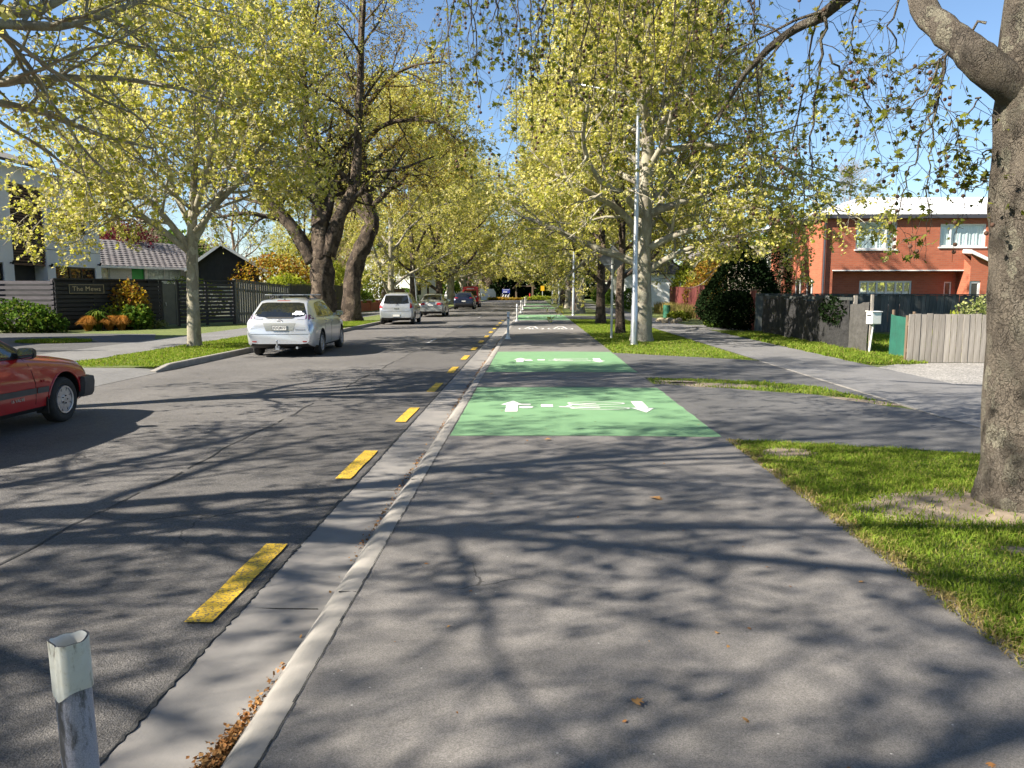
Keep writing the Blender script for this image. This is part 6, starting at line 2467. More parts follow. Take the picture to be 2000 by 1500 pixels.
for (p, q) in (((-.45, ze - .22), (ua, za + .08)), ((ua, za + .08), (Lg + .5, ze - .30))):
    b.add([(p[0], -.5, p[1] - .10), (q[0], -.5, q[1] - .10), (q[0], -.5, q[1] + .10), (p[0], -.5, p[1] + .10), (p[0], -.46, p[1] - .10), (q[0], -.46, q[1] - .10), (q[0], -.46, q[1] + .10), (p[0], -.46, p[1] + .10)],
          [(0, 1, 2, 3), (7, 6, 5, 4), (0, 4, 5, 1), (3, 2, 6, 7), (1, 5, 6, 2), (0, 3, 7, 4)])
b.build('barge_board', MAT['white_trim'], gw)
b = MB()
b.add([(-.45, -.48, ze - .12), (ua, -.48, za + .17), (Lg + .5, -.48, ze - .20), (-.45, 7, ze - .12), (ua, 7, za + .17), (Lg + .5, 7, ze - .20)], [(0, 1, 4, 3), (1, 2, 5, 4)])
b.build('roof', MAT['tile'], gw)
window(gw, Lg * .55, Lg * .95, .8, 1.8, 'white_trim', y=-.01, sill=False)

# ---------------------------------------------------------------- red brick house, right
HY = 36.0
A, B = (D(1606, 500, HY).x, HY), (26.0, HY)
bh = wall_frame('brick_house', 'two-storey red brick house with white metal roof behind the fences', 'house', A, B)
U = lambda px, py: on_wall(px, py, A, B)
LH = B[0] - A[0]
EV = U(1800, 424)[1]
ov = U(1750, 527)[1]
wu1 = (U(1672, 460)[0], U(1752, 460)[0], U(1700, 487)[1], U(1700, 433)[1])
wu2 = (U(1836, 460)[0], U(1926, 460)[0], U(1880, 482)[1], U(1880, 437)[1])
wl1 = (U(1688, 560)[0], U(1792, 560)[0], .85, U(1740, 548)[1])
wl2 = (U(1856, 560)[0], U(1871, 560)[0], .2, U(1863, 550)[1])
rx = U(1628, 500)[0]
rx1 = U(1884, 500)[0]
b = MB()
wall_holes(b, 0, LH, ov, EV, [wu1, wu2], .12)
# lower floor set back under the upper one
wall_holes(b, 0, rx, -.1, ov, [], .12)
wall_holes(b, rx, rx1, -.1, ov, [wl1, wl2], .12, y0=.55)
b.add([(rx, 0, ov), (rx1, 0, ov), (rx1, .55, ov), (rx, .55, ov)], [(3, 2, 1, 0)])
b.add([(rx, 0, -.1), (rx, .55, -.1), (rx, .55, ov), (rx, 0, ov)], [(0, 1, 2, 3)])
wd = (U(1878, 560)[0], U(1899, 560)[0], .1, U(1890, 549)[1])
b.add([(LH, 0, -.1), (LH, 11, -.1), (LH, 11, EV), (LH, 0, EV)], [(0, 1, 2, 3)])
# left flank with windows
b.build('wall', MAT['brick'], bh)
fl = MB()
hol = [(2.6, 3.6, .9, 2.1), (1.0, 2.0, .9, 2.1), (4.1, 5.0, 3.3, 4.9)]
wall_holes(fl, -7.6, 0, -.1, EV, [(-h_[1], -h_[0], h_[2], h_[3]) for h_ in hol], .12)
fw = fl.build('side_wall', MAT['brick'], bh)
fw.rotation_euler = (0, 0, -math.pi / 2)
for h_ in hol:
    w = window(bh, -h_[1], -h_[0], h_[2], h_[3], 'white_trim', bars=(-h_[0] - .35,), sill=True)
    w.rotation_euler = (0, 0, -math.pi / 2)
window(bh, *wu1, 'white_trim', bars=(wu1[0] + (wu1[1] - wu1[0]) * .74,), t=.07, curtain=(wu1[0] + .32, wu1[1] - .07, wu1[2] + .05, wu1[3] - .33), rails=[wu1[2] + k * .27 for k in (1, 2, 3)])
window(bh, *wu2, 'white_trim', bars=(wu2[0] + (wu2[1] - wu2[0]) * .24,), t=.07, curtain=(wu2[0] + .06, wu2[1] - .06, wu2[2] + .05, wu2[3] - .05))
n_ = wl1[1] - wl1[0]
w = window(bh, *wl1, 'white_trim', bars=[wl1[0] + n_ * k for k in (.17, .34, .52, .70, .85)], y=.62, t=.08, sill=False, curtain=(wl1[0] + .1, wl1[1] - .1, .85, wl1[3] - .5))
window(bh, *wl2, 'white_trim', y=.62, t=.06, sill=False)
b = MB()
b.span(rx - .02, rx1, -.03, .0, ov - .05, ov)
b.build('flashing', MAT['white_trim'], bh)
# porch wing at the right with a mono-pitch white roof
b = MB()
pz0, pz1 = U(1930, 525)[1], U(1885, 492)[1]
wall_holes(b, rx1, rx1 + 1.35, -.1, pz0 + .1, [(wd[0] + .05, wd[1] + .05, wd[2], wd[3])], .12, y0=-.55)
b.add([(rx1, -.55, -.1), (rx1, .55, -.1), (rx1, .55, pz1), (rx1, -.55, pz0 + .1)], [(3, 2, 1, 0)])
b.add([(rx1, -.55, pz0 + .1), (rx1 + 1.35, -.55, pz0 + .1), (rx1 + 1.35, -.55, pz0 + .15), (rx1, -.55, pz1 - .05)], [(0, 1, 2, 3)])
b.add([(rx1 + 1.35, -.55, -.1), (rx1 + 1.35, .0, -.1), (rx1 + 1.35, .0, pz0 + .1), (rx1 + 1.35, -.55, pz0 + .1)], [(0, 1, 2, 3)])
b.build('porch_wall', MAT['brick'], bh)
b = MB()
b.add([(rx1 - .1, -.75, pz1 - .1), (rx1 + 1.6, -.75, pz0 - .12), (rx1 + 1.6, -.003, pz0 - .12 + .05), (rx1 - .1, -.003, pz1 - .05), (rx1 - .1, -.75, pz1 + .06), (rx1 + 1.6, -.75, pz0 + .04), (rx1 + 1.6, -.003, pz0 + .09), (rx1 - .1, -.003, pz1 + .11)],
      [(0, 3, 2, 1), (4, 5, 6, 7), (0, 1, 5, 4), (1, 2, 6, 5), (3, 0, 4, 7)])
b.build('porch_roof', MAT['roof_white'], bh)
window(bh, wd[0] + .05, wd[1] + .05, wd[2], wd[3], 'white_trim', y=-.48, t=.10, sill=False)
b = MB()
b.tube([(rx1 + 1.42, -.65, pz0 - .1), (rx1 + 1.42, -.60, 0)], .045, 8)
b.build('downpipe', MAT['white_trim'], bh)
b = MB()
b.tube([(.06, -.09, EV - .05), (.06, -.09, 0)], .05, 8)
b.build('downpipe', MAT['fascia'], bh)
# hip roof with ribs
RZ = U(1800, 377)[1] + .25
o_ = .16
RP = dict(a=(-o_, -o_, EV + .12), b=(LH + o_, -o_, EV + .12), c=(LH + o_, 9.4, EV + .12), d=(-o_, 9.4, EV + .12), e=(3.4, 4.4, RZ), f=(LH - 3, 4.4, RZ))
b = MB()
b.add([RP[k] for k in 'abcdef'], [(0, 1, 5, 4), (1, 2, 5), (2, 3, 4, 5), (3, 0, 4)])
roof = b.build('roof', MAT['roof_white'], bh)
b = MB()
k = 0
u = 0.0
while u < LH:
    ztop = 1.0 if 3.4 - o_ < u < LH - 3 else max(0, min(1, (u + o_) / (3.4 + o_))) if u < 3.4 else max(0, (LH + o_ - u) / (3 + o_))
    y1, z1 = -o_ + (4.4 + o_) * ztop, EV + .12 + (RZ - EV - .12) * ztop
    b.add([(u - .02, -o_, EV + .125), (u + .02, -o_, EV + .125), (u, -o_, EV + .16), (u, y1, z1 + .03), (u - .02, y1, z1), (u + .02, y1, z1)], [(0, 2, 3, 4), (2, 1, 5, 3)])
    u += .38
b.build('roof_ribs', MAT['roof_white'], roof)
b = MB()
for p, q in (('a', 'e'), ('e', 'f'), ('d', 'e')):
    b.tube([RP[p], RP[q]], .07, 6)
b.build('ridge_cap', MAT['roof_white'], roof)
b = MB()
b.span(-o_, LH + o_, -o_ - .03, -o_ + .02, EV - .06, EV + .10)
b.span(-o_ - .03, -o_ + .02, -o_ + .02, 9.4, EV - .06, EV + .10)
b.span(-o_ + .03, LH + o_, -o_ + .03, .0, EV - .02, EV + .0)
b.span(-o_ + .03, -.002, .0, 7.6, EV - .02, EV + .0)
b.build('fascia', MAT['fascia'], bh)

# ---------------------------------------------------------------- right-hand fences
board_fence('board_fence', 'old black-green paling fence with posts in front of the brick house', (8.5, 29.6), (20.5, 29.3), 1.40, .135, 'old_black', 'old_black', 1.36, posts=2.4)
pf = board_fence('paling_fence', 'low weathered grey paling fence beside the gravel forecourt', (8.12, 16.85), (12.6, 16.75), 1.05, .128, 'paling', 'timber', 1.02, gap=.012, cap=False)
# black shade cloth stretched along posts
cl = wall_frame('shade_cloth_fence', 'sagging black shade cloth fence along the grass edge', 'fence', (8.45, 28.6), (8.28, 20.4))
Lc = 8.2


def cloth(b, L, h0, h1, nx, nz, amp, seed, sag):
    rr = random.Random(seed)
    ph = [rr.uniform(0, 6) for _ in range(6)]
    vv, ff = [], []
    for i in range(nx + 1):
        u = L * i / nx
        top = h0 + (h1 - h0) * i / nx - sag * abs(math.sin(math.pi * u / 2.05)) - sag * .4 * abs(math.sin(u * 5.1 + ph[5]))
        for j in range(nz + 1):
            z = top * j / nz
            y = amp * (math.sin(u * 3.1 + ph[0] + z) + .6 * math.sin(u * 7.3 + z * 3 + ph[1]) + .4 * math.sin(z * 6 + ph[2] + u * 2))
            vv.append((u, y, z))
    for i in range(nx):
        for j in range(nz):
            a = i * (nz + 1) + j
            ff.append((a, a + nz + 1, a + nz + 2, a + 1))
    b.add(vv, ff)


b = MB()
cloth(b, Lc, 1.42, 1.36, 90, 14, .025, 3, .10)
b.build('cloth', MAT['cloth_black'], cl, smooth=True)
for u in (0, 2.05, 4.1, 6.15, 8.2):
    b = MB()
    b.span(u - .04, u + .04, .11, .19, -.05, 1.43)
    b.build('post', MAT['paling'], cl)
b = MB()
b.span(0, Lc, .06, .10, 1.30, 1.38)
b.build('rail', MAT['old_black'], cl)
g2 = wall_frame('weed_mat_panel', 'grey weed mat panel tied to a post beside the mailbox', 'fence', (8.28, 20.4), (8.26, 19.15))
b = MB()
cloth(b, 1.25, 1.22, 1.36, 20, 12, .02, 8, .06)
b.build('cloth', MAT['cloth_grey'], g2, smooth=True)
b = MB()
b.span(1.22, 1.28, .03, .09, -.05, 1.46)
b.build('post', MAT['paling'], g2)
g3 = wall_frame('green_cloth_panel', 'bright green shade cloth panel against the grey palings', 'fence', (8.62, 18.75), (8.28, 17.05))
Lg3 = math.hypot(.34, 1.70)
b = MB()
cloth(b, Lg3, 1.0, .98, 16, 10, .012, 12, .02)
b.build('cloth', MAT['cloth_green'], g3, smooth=True)
for u in (.0, Lg3):
    b = MB()
    b.tube([(u, .05, -.05), (u, .05, 1.10)], .035, 8)
    b.build('post', MAT['timber'], g3)
# red-brown fence and gate further along
board_fence('board_fence', 'red-brown stained board fence behind the row of trunks', (9.9, 56), (9.2, 43.5), 1.75, .15, 'redwood', 'redwood')
board_fence('board_gate', 'purple-brown board gate beside the dark conifer', (9.2, 43.3), (9.1, 41.0), 1.8, .14, 'redwood', 'redwood', posts=2)
board_fence('board_fence', 'short red-brown fence end between conifer and black cloth', (8.7, 31.0), (8.55, 29.7), 1.55, .15, 'redwood', 'timber', posts=1.0)

# ---------------------------------------------------------------- neighbour house whose shadow lies over the left driveway
nh = wall_frame('neighbour_house', 'dark-roofed neighbouring house south of the driveway, casting its shadow on it', 'house', (-30, 11.0), (-20.6, 11.0))
b = MB()
b.span(0, 9.4, 0, 10.0, -.1, 4.9)
b.span(9.401, 11.6, 9.6, 13.0, -.1, 5.2)
b.build('wall', MAT['render'], nh)
b = MB()
b.add([(-.4, -.4, 4.85), (9.8, -.4, 4.85), (9.8, 10.4, 4.85), (-.4, 10.4, 4.85), (4.7, 3, 6.8), (4.7, 7.5, 6.8)], [(0, 1, 4), (1, 2, 5, 4), (2, 3, 5), (3, 0, 4, 5)])
b.span(9.2, 11.8, 9.3, 13.3, 5.202, 5.35)
b.build('roof', MAT['roof_dark'], nh)
window(nh, 2, 4, 1.0, 2.2, 'white_trim', y=-.03, sill=False)
window(nh, 6, 7.5, 1.0, 2.2, 'white_trim', y=-.03, sill=False)
sf = wall_frame('slat_fence', 'open horizontal-slat side fence throwing striped shade over the left footpath', 'fence', (-20.4, 18.9), (-13.5, 18.9))
for u in (.1, 2.3, 4.5, 6.8):
    b = MB()
    b.span(u - .05, u + .05, .002, .09, -.05, 2.0)
    b.build('post', MAT['sunlit_slat'], sf)
z = .3
while z < 1.95:
    b = MB()
    b.span(0, 6.9, -.026, -.002, z, z + .12)
    b.build('slat', MAT['sunlit_slat'], sf)
    z += .28

# ================================================================== street furniture and plants
# light pole with curved outreach arm
def light_pole(loc, label, H=7.1, reach=1.9, group=None):
    root = thing('light_pole', label, 'street light', loc, 0, group)
    b = MB()
    b.tube([(0, 0, -.05), (0, 0, 1.1), (0, 0, 1.15), (0, 0, H - .6)], [.105, .098, .085, .05], 12)
    b.build('pole', MAT['steel'], root, smooth=True, sharp=40)
    b = MB()
    b.tube([(0, 0, H - .7), (-.02, 0, H - .35), (-.12, 0, H - .12), (-.35, 0, H + .02), (-reach, 0, H + .30)], [.045, .04, .035, .032, .03], 8)
    arm = b.build('arm', MAT['steel'], root, smooth=True)
    b = MB()
    b.lathe([(.005, -.32), (.07, -.28), (.10, -.1), (.11, .1), (.07, .30), (.03, .34)], 10, Matrix.Translation((-reach - .22, 0, H + .34)) @ Matrix.Rotation(R(82), 4, 'Y') @ Matrix.Scale(.55, 4, (1, 0, 0)))
    b.build('lamp_head', MAT['grey_plastic'], arm, smooth=True)
    b = MB()
    b.span(-.035, .035, -.108, -.09, .35, .65)
    b.build('access_door', MAT['steel'], root)
    b = MB()
    b.lathe([(.001, .03), (.105, .03), (.125, 0), (.13, -.05)], 12)
    b.build('base_collar', MAT['steel'], root, smooth=True, sharp=40)
    return root


p = G(1238, 673)
LP = light_pole((p.x, p.y, 0), 'tall galvanised light pole standing in the grass before the full tree', 7.0, 1.75)
GPOLE = 'light poles receding along the path'
for y, x, lab in ((50.0, 2.65, 'second light pole, thin beside the pale-trunked tree'), (76.0, 2.6, 'third light pole along the path, level with the white house'), (100.0, 2.6, 'last thin light pole before the cross road')):
    dup(LP, (x, y, 0), 0, 1.0, lab, group=GPOLE)

# diamond warning sign seen from behind
MAT['sign_back'] = M('shaded aluminium', (.22, .23, .25), (.16, .165, .18), scale=5, rough=.5, metal=.4)  # aluminium grey darkened: shade on the sign's back is in the colour
p = G(1194, 661)
sn = thing('diamond_sign', 'grey back of a diamond warning sign on a white post', 'sign', (p.x, p.y, 0))
b = MB()
b.tube([(0, 0, -.05), (0, 0, 2.93)], .038, 12)
b.build('post', MAT['bollard'], sn, smooth=True, sharp=40)
b = MB()
r_ = .46
vv = []
for a in (0, 90, 180, 270):
    for da in (-7, 0, 7):
        rr = r_ * (1 - .10 * (abs(da) / 7))
        vv.append((rr * math.cos(R(a + da)), rr * math.sin(R(a + da))))
b.prism(vv, -.004, .004)
pl = b.build('panel', MAT['sign_back'], sn)
pl.location = (0, .055, 2.56)
pl.rotation_euler = (math.pi / 2, 0, R(-8))
b = MB()
for z in (2.40, 2.72):
    b.span(-.30 if z > 2.5 else -.28, .30 if z > 2.5 else .28, .040, .052, z - .02, z + .02)
b.build('stiffener', MAT['steel'], sn)
b = MB()
for z in (2.40, 2.72):
    b.lathe([(.044, -.02), (.044, .02)], 12, Matrix.Translation((0, 0, z)))
b.build('clamp', MAT['grey_plastic'], sn)

# white flexible bollards on the kerb line
def bollard(loc, label, group=None, H=.88, lean=0.0):
    root = thing('bollard', label, 'bollard', loc, 0, group)
    b = MB()
    b.lathe([(.036, .02), (.040, .10), (.037, .30), (.033, .42), (.036, .50), (.042, .62), (.042, H - .02), (.036, H), (.001, H + .004)], 14)
    b.build('post', MAT['bollard'], root, smooth=True, sharp=50)
    b = MB()
    b.lathe([(.105, 0), (.105, .012), (.085, .03), (.055, .075), (.045, .14), (.038, .145)], 16)
    b.build('base', MAT['bollard'], root, smooth=True, sharp=50)
    b = MB()
    b.lathe([(.0435, .66), (.0435, .78)], 14)
    b.build('reflective_band', MAT['lamp_clear'], root, smooth=True)
    root.rotation_euler = (0, R(lean), 0)
    return root


bo = bollard((-.79, 24.9, 0), 'white flexible post at the kerb, first beyond the two green patches', None, lean=1.0)
for y, x, lab in ((39.6, -.79, 'white flexible post at the near corner of the third green patch'), (53.8, -.79, None), (63.0, -.79, None), (82.0, -.79, None), (100.0, -.79, None)):
    dup(bo, (x, y, 0), 0, 1.0, lab or 'white flexible post in the far line along the kerb', group=None if lab else 'far white posts along the kerb')

# the broken post beside the viewer
d = ray(143, 1250)
zt_ = .80
t_ = (zt_ - CAM_H) / d.z
bx_, by_ = d.x * t_, d.y * t_
nb = thing('bollard', 'broken scuffed white marker post with crushed open top at the kerb edge', 'bollard', (bx_, by_ + .02, -.06))
RB = .0362
nb.rotation_euler = (0, R(-1.6), 0)


def crush(a, z, R0):
    # dented front-left lip, seam on the right
    k = max(0, (z - .60) / .26)
    dent = math.exp(-((math.degrees(a) - 235) / 20) ** 2)
    r = R0 * (1 - .26 * dent * k ** 1.5) * (1 + .05 * k * math.cos(2 * a))
    groove = math.exp(-((math.degrees(a) - 262) / 5) ** 2)
    r -= R0 * .10 * groove * k
    return r


def sleeve(b, z0f, z1f, R0, nz=14, na=56, inner=False):
    vv, ff = [], []
    for i in range(nz + 1):
        for j in range(na):
            a = 2 * math.pi * j / na
            z = z0f(a) + (z1f(a) - z0f(a)) * i / nz
            r = crush(a, z, R0)
            vv.append((r * math.cos(a), r * math.sin(a), z))
    for i in range(nz):
        for j in range(na):
            j2 = (j + 1) % na
            q = (i * na + j, i * na + j2, (i + 1) * na + j2, (i + 1) * na + j)
            ff.append(q[::-1] if inner else q)
    b.add(vv, ff)


topf = lambda a: .855 + .003 * math.sin(2 * a) - .010 * math.exp(-((math.degrees(a) - 245) / 24) ** 2) + .0012 * math.sin(6 * a)
lowf = lambda a: .740 - .016 * math.exp(-((math.degrees(a) - 248) / 30) ** 2) + .006 * math.exp(-((math.degrees(a) - 320) / 35) ** 2)


def mat_sleeve():
    m, nt, bs = newmat('cream plastic sleeve')
    co = objco(nt)
    st_ = noise(nt, objco(nt, (1, 1, .25)), 45, 5, .7)
    c = mixc(nt, maprange(nt, noise(nt, co, 12, 4), .4, .7, 0, .6), (.56, .57, .53), (.46, .42, .32))
    c = mixc(nt, maprange(nt, st_, .56, .68, 0, .85), c, (.12, .105, .08))
    c = mixc(nt, maprange(nt, noise(nt, co, 90, 5, .7), .55, .7, 0, .45), c, (.30, .28, .22))
    nt.links.new(c, bs.inputs['Base Color'])
    bs.inputs['Roughness'].default_value = .42
    return m


def mat_scuffed():
    m, nt, bs = newmat('scuffed reflective tape')
    co = objco(nt)
    v = voro(nt, co, 190, 'DISTANCE_TO_EDGE', 'Distance')
    n1 = noise(nt, objco(nt, (1, 1, .35)), 22, 6, .75)
    c = mixc(nt, maprange(nt, v, .02, .10, .45, 0), (.33, .33, .39), (.12, .12, .14))
    sx = nt.nodes.new('ShaderNodeSeparateXYZ')
    nt.links.new(co, sx.inputs[0])
    ab = N(nt, 'ShaderNodeMath', operation='ADD')
    nt.links.new(sx.outputs[0], ab.inputs[0])
    ab.inputs[1].default_value = .016
    ab2 = N(nt, 'ShaderNodeMath', operation='ABSOLUTE')
    nt.links.new(ab.outputs[0], ab2.inputs[0])
    band = maprange(nt, ab2.outputs[0], .004, .014, .62, .50)
    sb_ = N(nt, 'ShaderNodeMath', operation='ADD')
    nt.links.new(n1, sb_.inputs[0]); nt.links.new(band, sb_.inputs[1])
    c = mixc(nt, maprange(nt, sb_.outputs[0], 1.02, 1.16, 0, .92), c, (.05, .047, .045))
    nt.links.new(c, bs.inputs['Base Color'])
    bs.inputs['Roughness'].default_value = .5
    bumpn(nt, bs, n1, .4, .004)
    return m


b = MB()
sleeve(b, lowf, topf, RB + .0035)
sl = b.build('sleeve', mat_sleeve(), nb, smooth=True)
b = MB()
sleeve(b, lambda a: .60, topf, RB - .001, inner=True)
b.build('sleeve_inside', MAT['bollard'], sl, smooth=True)
b = MB()
na = 56
vv, ff = [], []
for j in range(na):
    a = 2 * math.pi * j / na
    for R0 in (RB + .0035, RB - .001):
        r = crush(a, topf(a), R0)
        vv.append((r * math.cos(a), r * math.sin(a), topf(a)))
for j in range(na):
    k = (j + 1) % na
    ff.append((2 * j, 2 * k, 2 * k + 1, 2 * j + 1))
b.add(vv, ff)
b.build('rim', MAT['grey_plastic'], sl)
b = MB()
sleeve(b, lambda a: .02, lambda a: .80, RB, nz=20)
b.build('post', mat_scuffed(), nb, smooth=True)
b = MB()
b.lathe([(.12, 0), (.12, .015), (.10, .035), (.07, .06), (.052, .12)], 20)
b.build('base', MAT['grey_plastic'], nb, smooth=True, sharp=40)

# mailbox
p = G(1697, 690)
mb_ = thing('mailbox', 'white metal mailbox on a thin post at the fence gap', 'mailbox', (p.x - .06, p.y - .25, 0), R(12))
b = MB()
b.tube([(-.06, 0, -.05), (.02, 0, .75)], .024, 8)
b.build('post', MAT['bollard'], mb_, smooth=True, sharp=40)
b = MB()
b.span(-.10, .15, -.12, .12, .74, 1.03)
bx = b.build('box', MAT['white_trim'], mb_, bevel=.012)
b = MB()
b.add([(-.12, -.14, 1.035), (.17, -.14, 1.035), (.17, .14, 1.05), (-.12, .14, 1.05), (-.12, -.14, 1.05), (.17, -.14, 1.05), (.17, .14, 1.065), (-.12, .14, 1.065)], [(0, 3, 2, 1), (4, 5, 6, 7), (0, 1, 5, 4), (1, 2, 6, 5), (2, 3, 7, 6), (3, 0, 4, 7)])
b.build('lid', MAT['white_trim'], bx)
b = MB()
b.span(-.104, -.1002, -.08, .08, .93, .965)
b.build('slot', MAT['black'], bx)

# slotted green bin by the far drive
p = G(1302, 620)
gb_ = thing('litter_bin', 'round dark green slotted bin by the red-brown fence', 'bin', (p.x, p.y, 0))
b = MB()
b.lathe([(.20, 0), (.20, .66), (.22, .68), (.22, .72), (.17, .72), (.17, .30)], 18)
bn = b.build('drum', MAT['bin_green'], gb_, smooth=True, sharp=40)
for i in range(14):
    a = 2 * math.pi * i / 14
    b = MB()
    b.box((.205 * math.cos(a), .205 * math.sin(a), .35), (.018, .035, .55), a)
    b.build('slat', MAT['bin_green'], bn)

# stones and a low plant by the far drive
for i in range(5):
    p = G(1290 + i * 9, 628 + (i % 2) * 3)
    b = MB()
    rr = random.Random(i)
    b.lathe([(.001, .20), (.12, .17), (.20, .06), (.18, -.03)], 9, Matrix.Translation((0, 0, 0)) @ Matrix.Scale(rr.uniform(.8, 1.4), 4, (1, 0, 0)))
    o = b.build('garden_stone', MAT['stone'], smooth=True)
    o.location = (p.x, p.y, 0)
    tag(o, 'pale rounded stone edging the bed below the conifer', 'stone', 'stones edging the bed')

# street name post on the left, leaning
p = Vector((D(815, 560, 58).x, 58, 0))
sp_ = thing('street_sign', 'thin leaning grey post with narrow blue blade among the left trees', 'sign', p)
b = MB()
b.tube([(0, 0, -.05), (-.22, 0, 3.0)], .04, 8)
b.build('post', MAT['steel'], sp_, smooth=True, sharp=40)
b = MB()
b.span(-.26, -.20, -.45, .45, 2.55, 2.95)
b.build('blade', MAT['fascia'], sp_)

# utility pillar and white block by the slat fence end
p = G(461, 622)
o = thing('utility_pillar', 'small grey utility pillar at the end of the slatted fence', 'pillar', (p.x - .2, p.y, 0))
b = MB()
b.span(-.11, .11, -.11, .11, -.02, .78)
q_ = b.build('body', MAT['concrete'], o, bevel=.02)
b = MB()
b.span(-.14, .14, -.14, .14, .783, .84)
b.build('cap', MAT['concrete'], q_, bevel=.02)
o = thing('meter_box', 'white ribbed box next to the grey utility pillar', 'box', (p.x + .25, p.y - .3, 0))
b = MB()
b.span(-.2, .2, -.15, .15, -.02, .55)
q_ = b.build('body', MAT['white_trim'], o, bevel=.02)
b = MB()
for k in range(5):
    b.span(-.16 + k * .08 - .012, -.16 + k * .08 + .012, -.162, -.1505, .05, .5)
b.build('ribs', MAT['concrete'], q_)

# ------------------------------------------------------------------ shrubs, left
def at_fence(px, py, off):
    u, z = FU(px, py)
    ex, ey = (FB[0] - FA[0]) / flen, (FB[1] - FA[1]) / flen
    return (FA[0] + ex * u + ey * off, FA[1] + ey * u - ex * off, 0)


GT = 'ochre tussocks before the black fence'


def tussock(loc, label, r, n, seed, mat='tussock', h=.62, w=.005):
    rs = np.random.default_rng(seed)
    root = thing('tussock', label, 'grass', loc, 0, GT if mat == 'tussock' else None)
    a = rs.uniform(0, 2 * math.pi, n)
    l = rs.uniform(.3, 1.0, n)
    B_ = np.stack([np.cos(a), np.sin(a), np.zeros(n)], 1) * (rs.uniform(0, .12, n))[:, None]
    dirv = np.stack([np.cos(a), np.sin(a), np.zeros(n)], 1)
    l = l * rs.uniform(.6, 1.1, n)
    mid = B_ + dirv * (r * .45 * l)[:, None] + np.array([[0, 0, 1]]) * (h * rs.uniform(.6, 1.0, n) * (1.05 - .3 * l))[:, None]
    tip = B_ + dirv * (r * 1.15 * l)[:, None] + np.array([[0, 0, 1]]) * (h * rs.uniform(.8, 1.1, n) * (1.1 - l * .75))[:, None]
    wd = np.stack([-np.sin(a), np.cos(a), np.zeros(n)], 1) * w
    V = np.stack([B_ - wd, B_ + wd, mid + wd, mid - wd, tip], 1).reshape(-1, 3)
    k = (np.arange(n) * 5)[:, None]
    F = np.concatenate([k + np.array([[0, 1, 2]]), k + np.array([[0, 2, 3]]), k + np.array([[3, 2, 4]])], 0)
    o = np_mesh('blades', V, F, MAT[mat], root)
    o['kind'] = 'stuff'
    return root


tussock(at_fence(149, 640, 1.0), 'round ochre tussock beneath the name board', .42, 1500, 1)
tussock(at_fence(188, 641, 1.1), 'wide ochre tussock left of the glossy green shrub', .5, 1700, 2)
tussock(at_fence(206, 643, 1.3), 'half-hidden ochre tussock against the glossy green shrub', .42, 1400, 3)
tussock(at_fence(170, 643, .9), 'spiky green flax clump between the ochre tussocks', .55, 60, 4, 'leaf_green', .9, .03)
bush('shrub', 'glossy green broad-leaved shrub at the fence foot', 'shrub', at_fence(240, 648, 1.0), (.75, .6, .48), 900, .14, 'leaf_green', 31)
bush('shrub', 'low yellow-green ground shrub trailing beside the entrance gate', 'shrub', at_fence(285, 645, .8), (.5, .4, .16), 400, .08, 'leaf_cream', 32)
bush('climber', 'bronze-leaved climber spilling over the top of the black fence', 'climber', at_fence(240, 600, .35), (.95, .42, 1.0), 1500, .12, 'leaf_autumn', 33, fill=.3)
bush('climber', 'sparse lit creeper leaves on the black slats under the name board', 'climber', at_fence(195, 620, .25), (1.3, .2, .55), 420, .10, 'leaf_lime', 34, fill=.1)
p = D(20, 640, 27.9)
bush('shrub', 'broad dark green shrub in front of the grey-purple slat fence', 'shrub', (p.x, 28.3, 0), (1.5, .8, .62), 2600, .11, 'leaf_green', 35)
p = D(75, 640, 28.2)
bush('shrub', 'low dark shrub beside the fence corner post', 'shrub', (p.x, 28.6, 0), (.9, .5, .35), 1100, .10, 'leaf_green', 36)
bush('hedge', 'clipped round lime-green hedge top showing above the black fence', 'hedge', (-17.3, 39.0, 0), (1.7, .9, 1.12), 5200, .07, 'leaf_lime', 37, fill=.75)
bush('garden_tree', 'dark red plum tree between the town house and the bungalow', 'tree', (-27.0, 51.0, 0), (2.1, 2.1, 3.3), 6000, .13, 'leaf_plum', 38)
bush('shrub', 'tall orange and yellow leaved shrub behind the grey ribbed fence', 'shrub', (-16.2, 48, 0), (2.8, 1.6, 2.0), 6500, .13, 'leaf_autumn', 39)
bush('shrub', 'bright lime shrub rising over the grey ribbed fence', 'shrub', (-13.9, 43.5, 0), (1.5, 1.2, 1.35), 3600, .12, 'leaf_lime', 40)
bush('shrub', 'dense green shrub over the dark olive fence', 'shrub', (-13.6, 48.5, 0), (1.2, 2.4, 1.25), 3600, .12, 'leaf_lime', 41)
bush('shrub', 'tall leafy yellow-green shrub behind the leaning trunk', 'shrub', (-14.6, 57, 0), (1.8, 2.6, 1.9), 6000, .13, 'leaf_lime', 42)
bush('hedge', 'dark green hedge behind the low garden wall', 'hedge', (-14.0, 62, 0), (1.0, 4.0, .85), 6000, .10, 'leaf_green', 43, fill=.7)
bush('hedge', 'dark green hedge beyond the garden wall piers', 'hedge', (-13.6, 82, 0), (1.0, 5.0, .95), 5000, .11, 'leaf_green', 44, fill=.7)
bush('shrub', 'lime shrub behind the timber fence near the street sign', 'shrub', (-15, 74, 0), (2.0, 3.0, 2.0), 5000, .15, 'leaf_lime', 45)

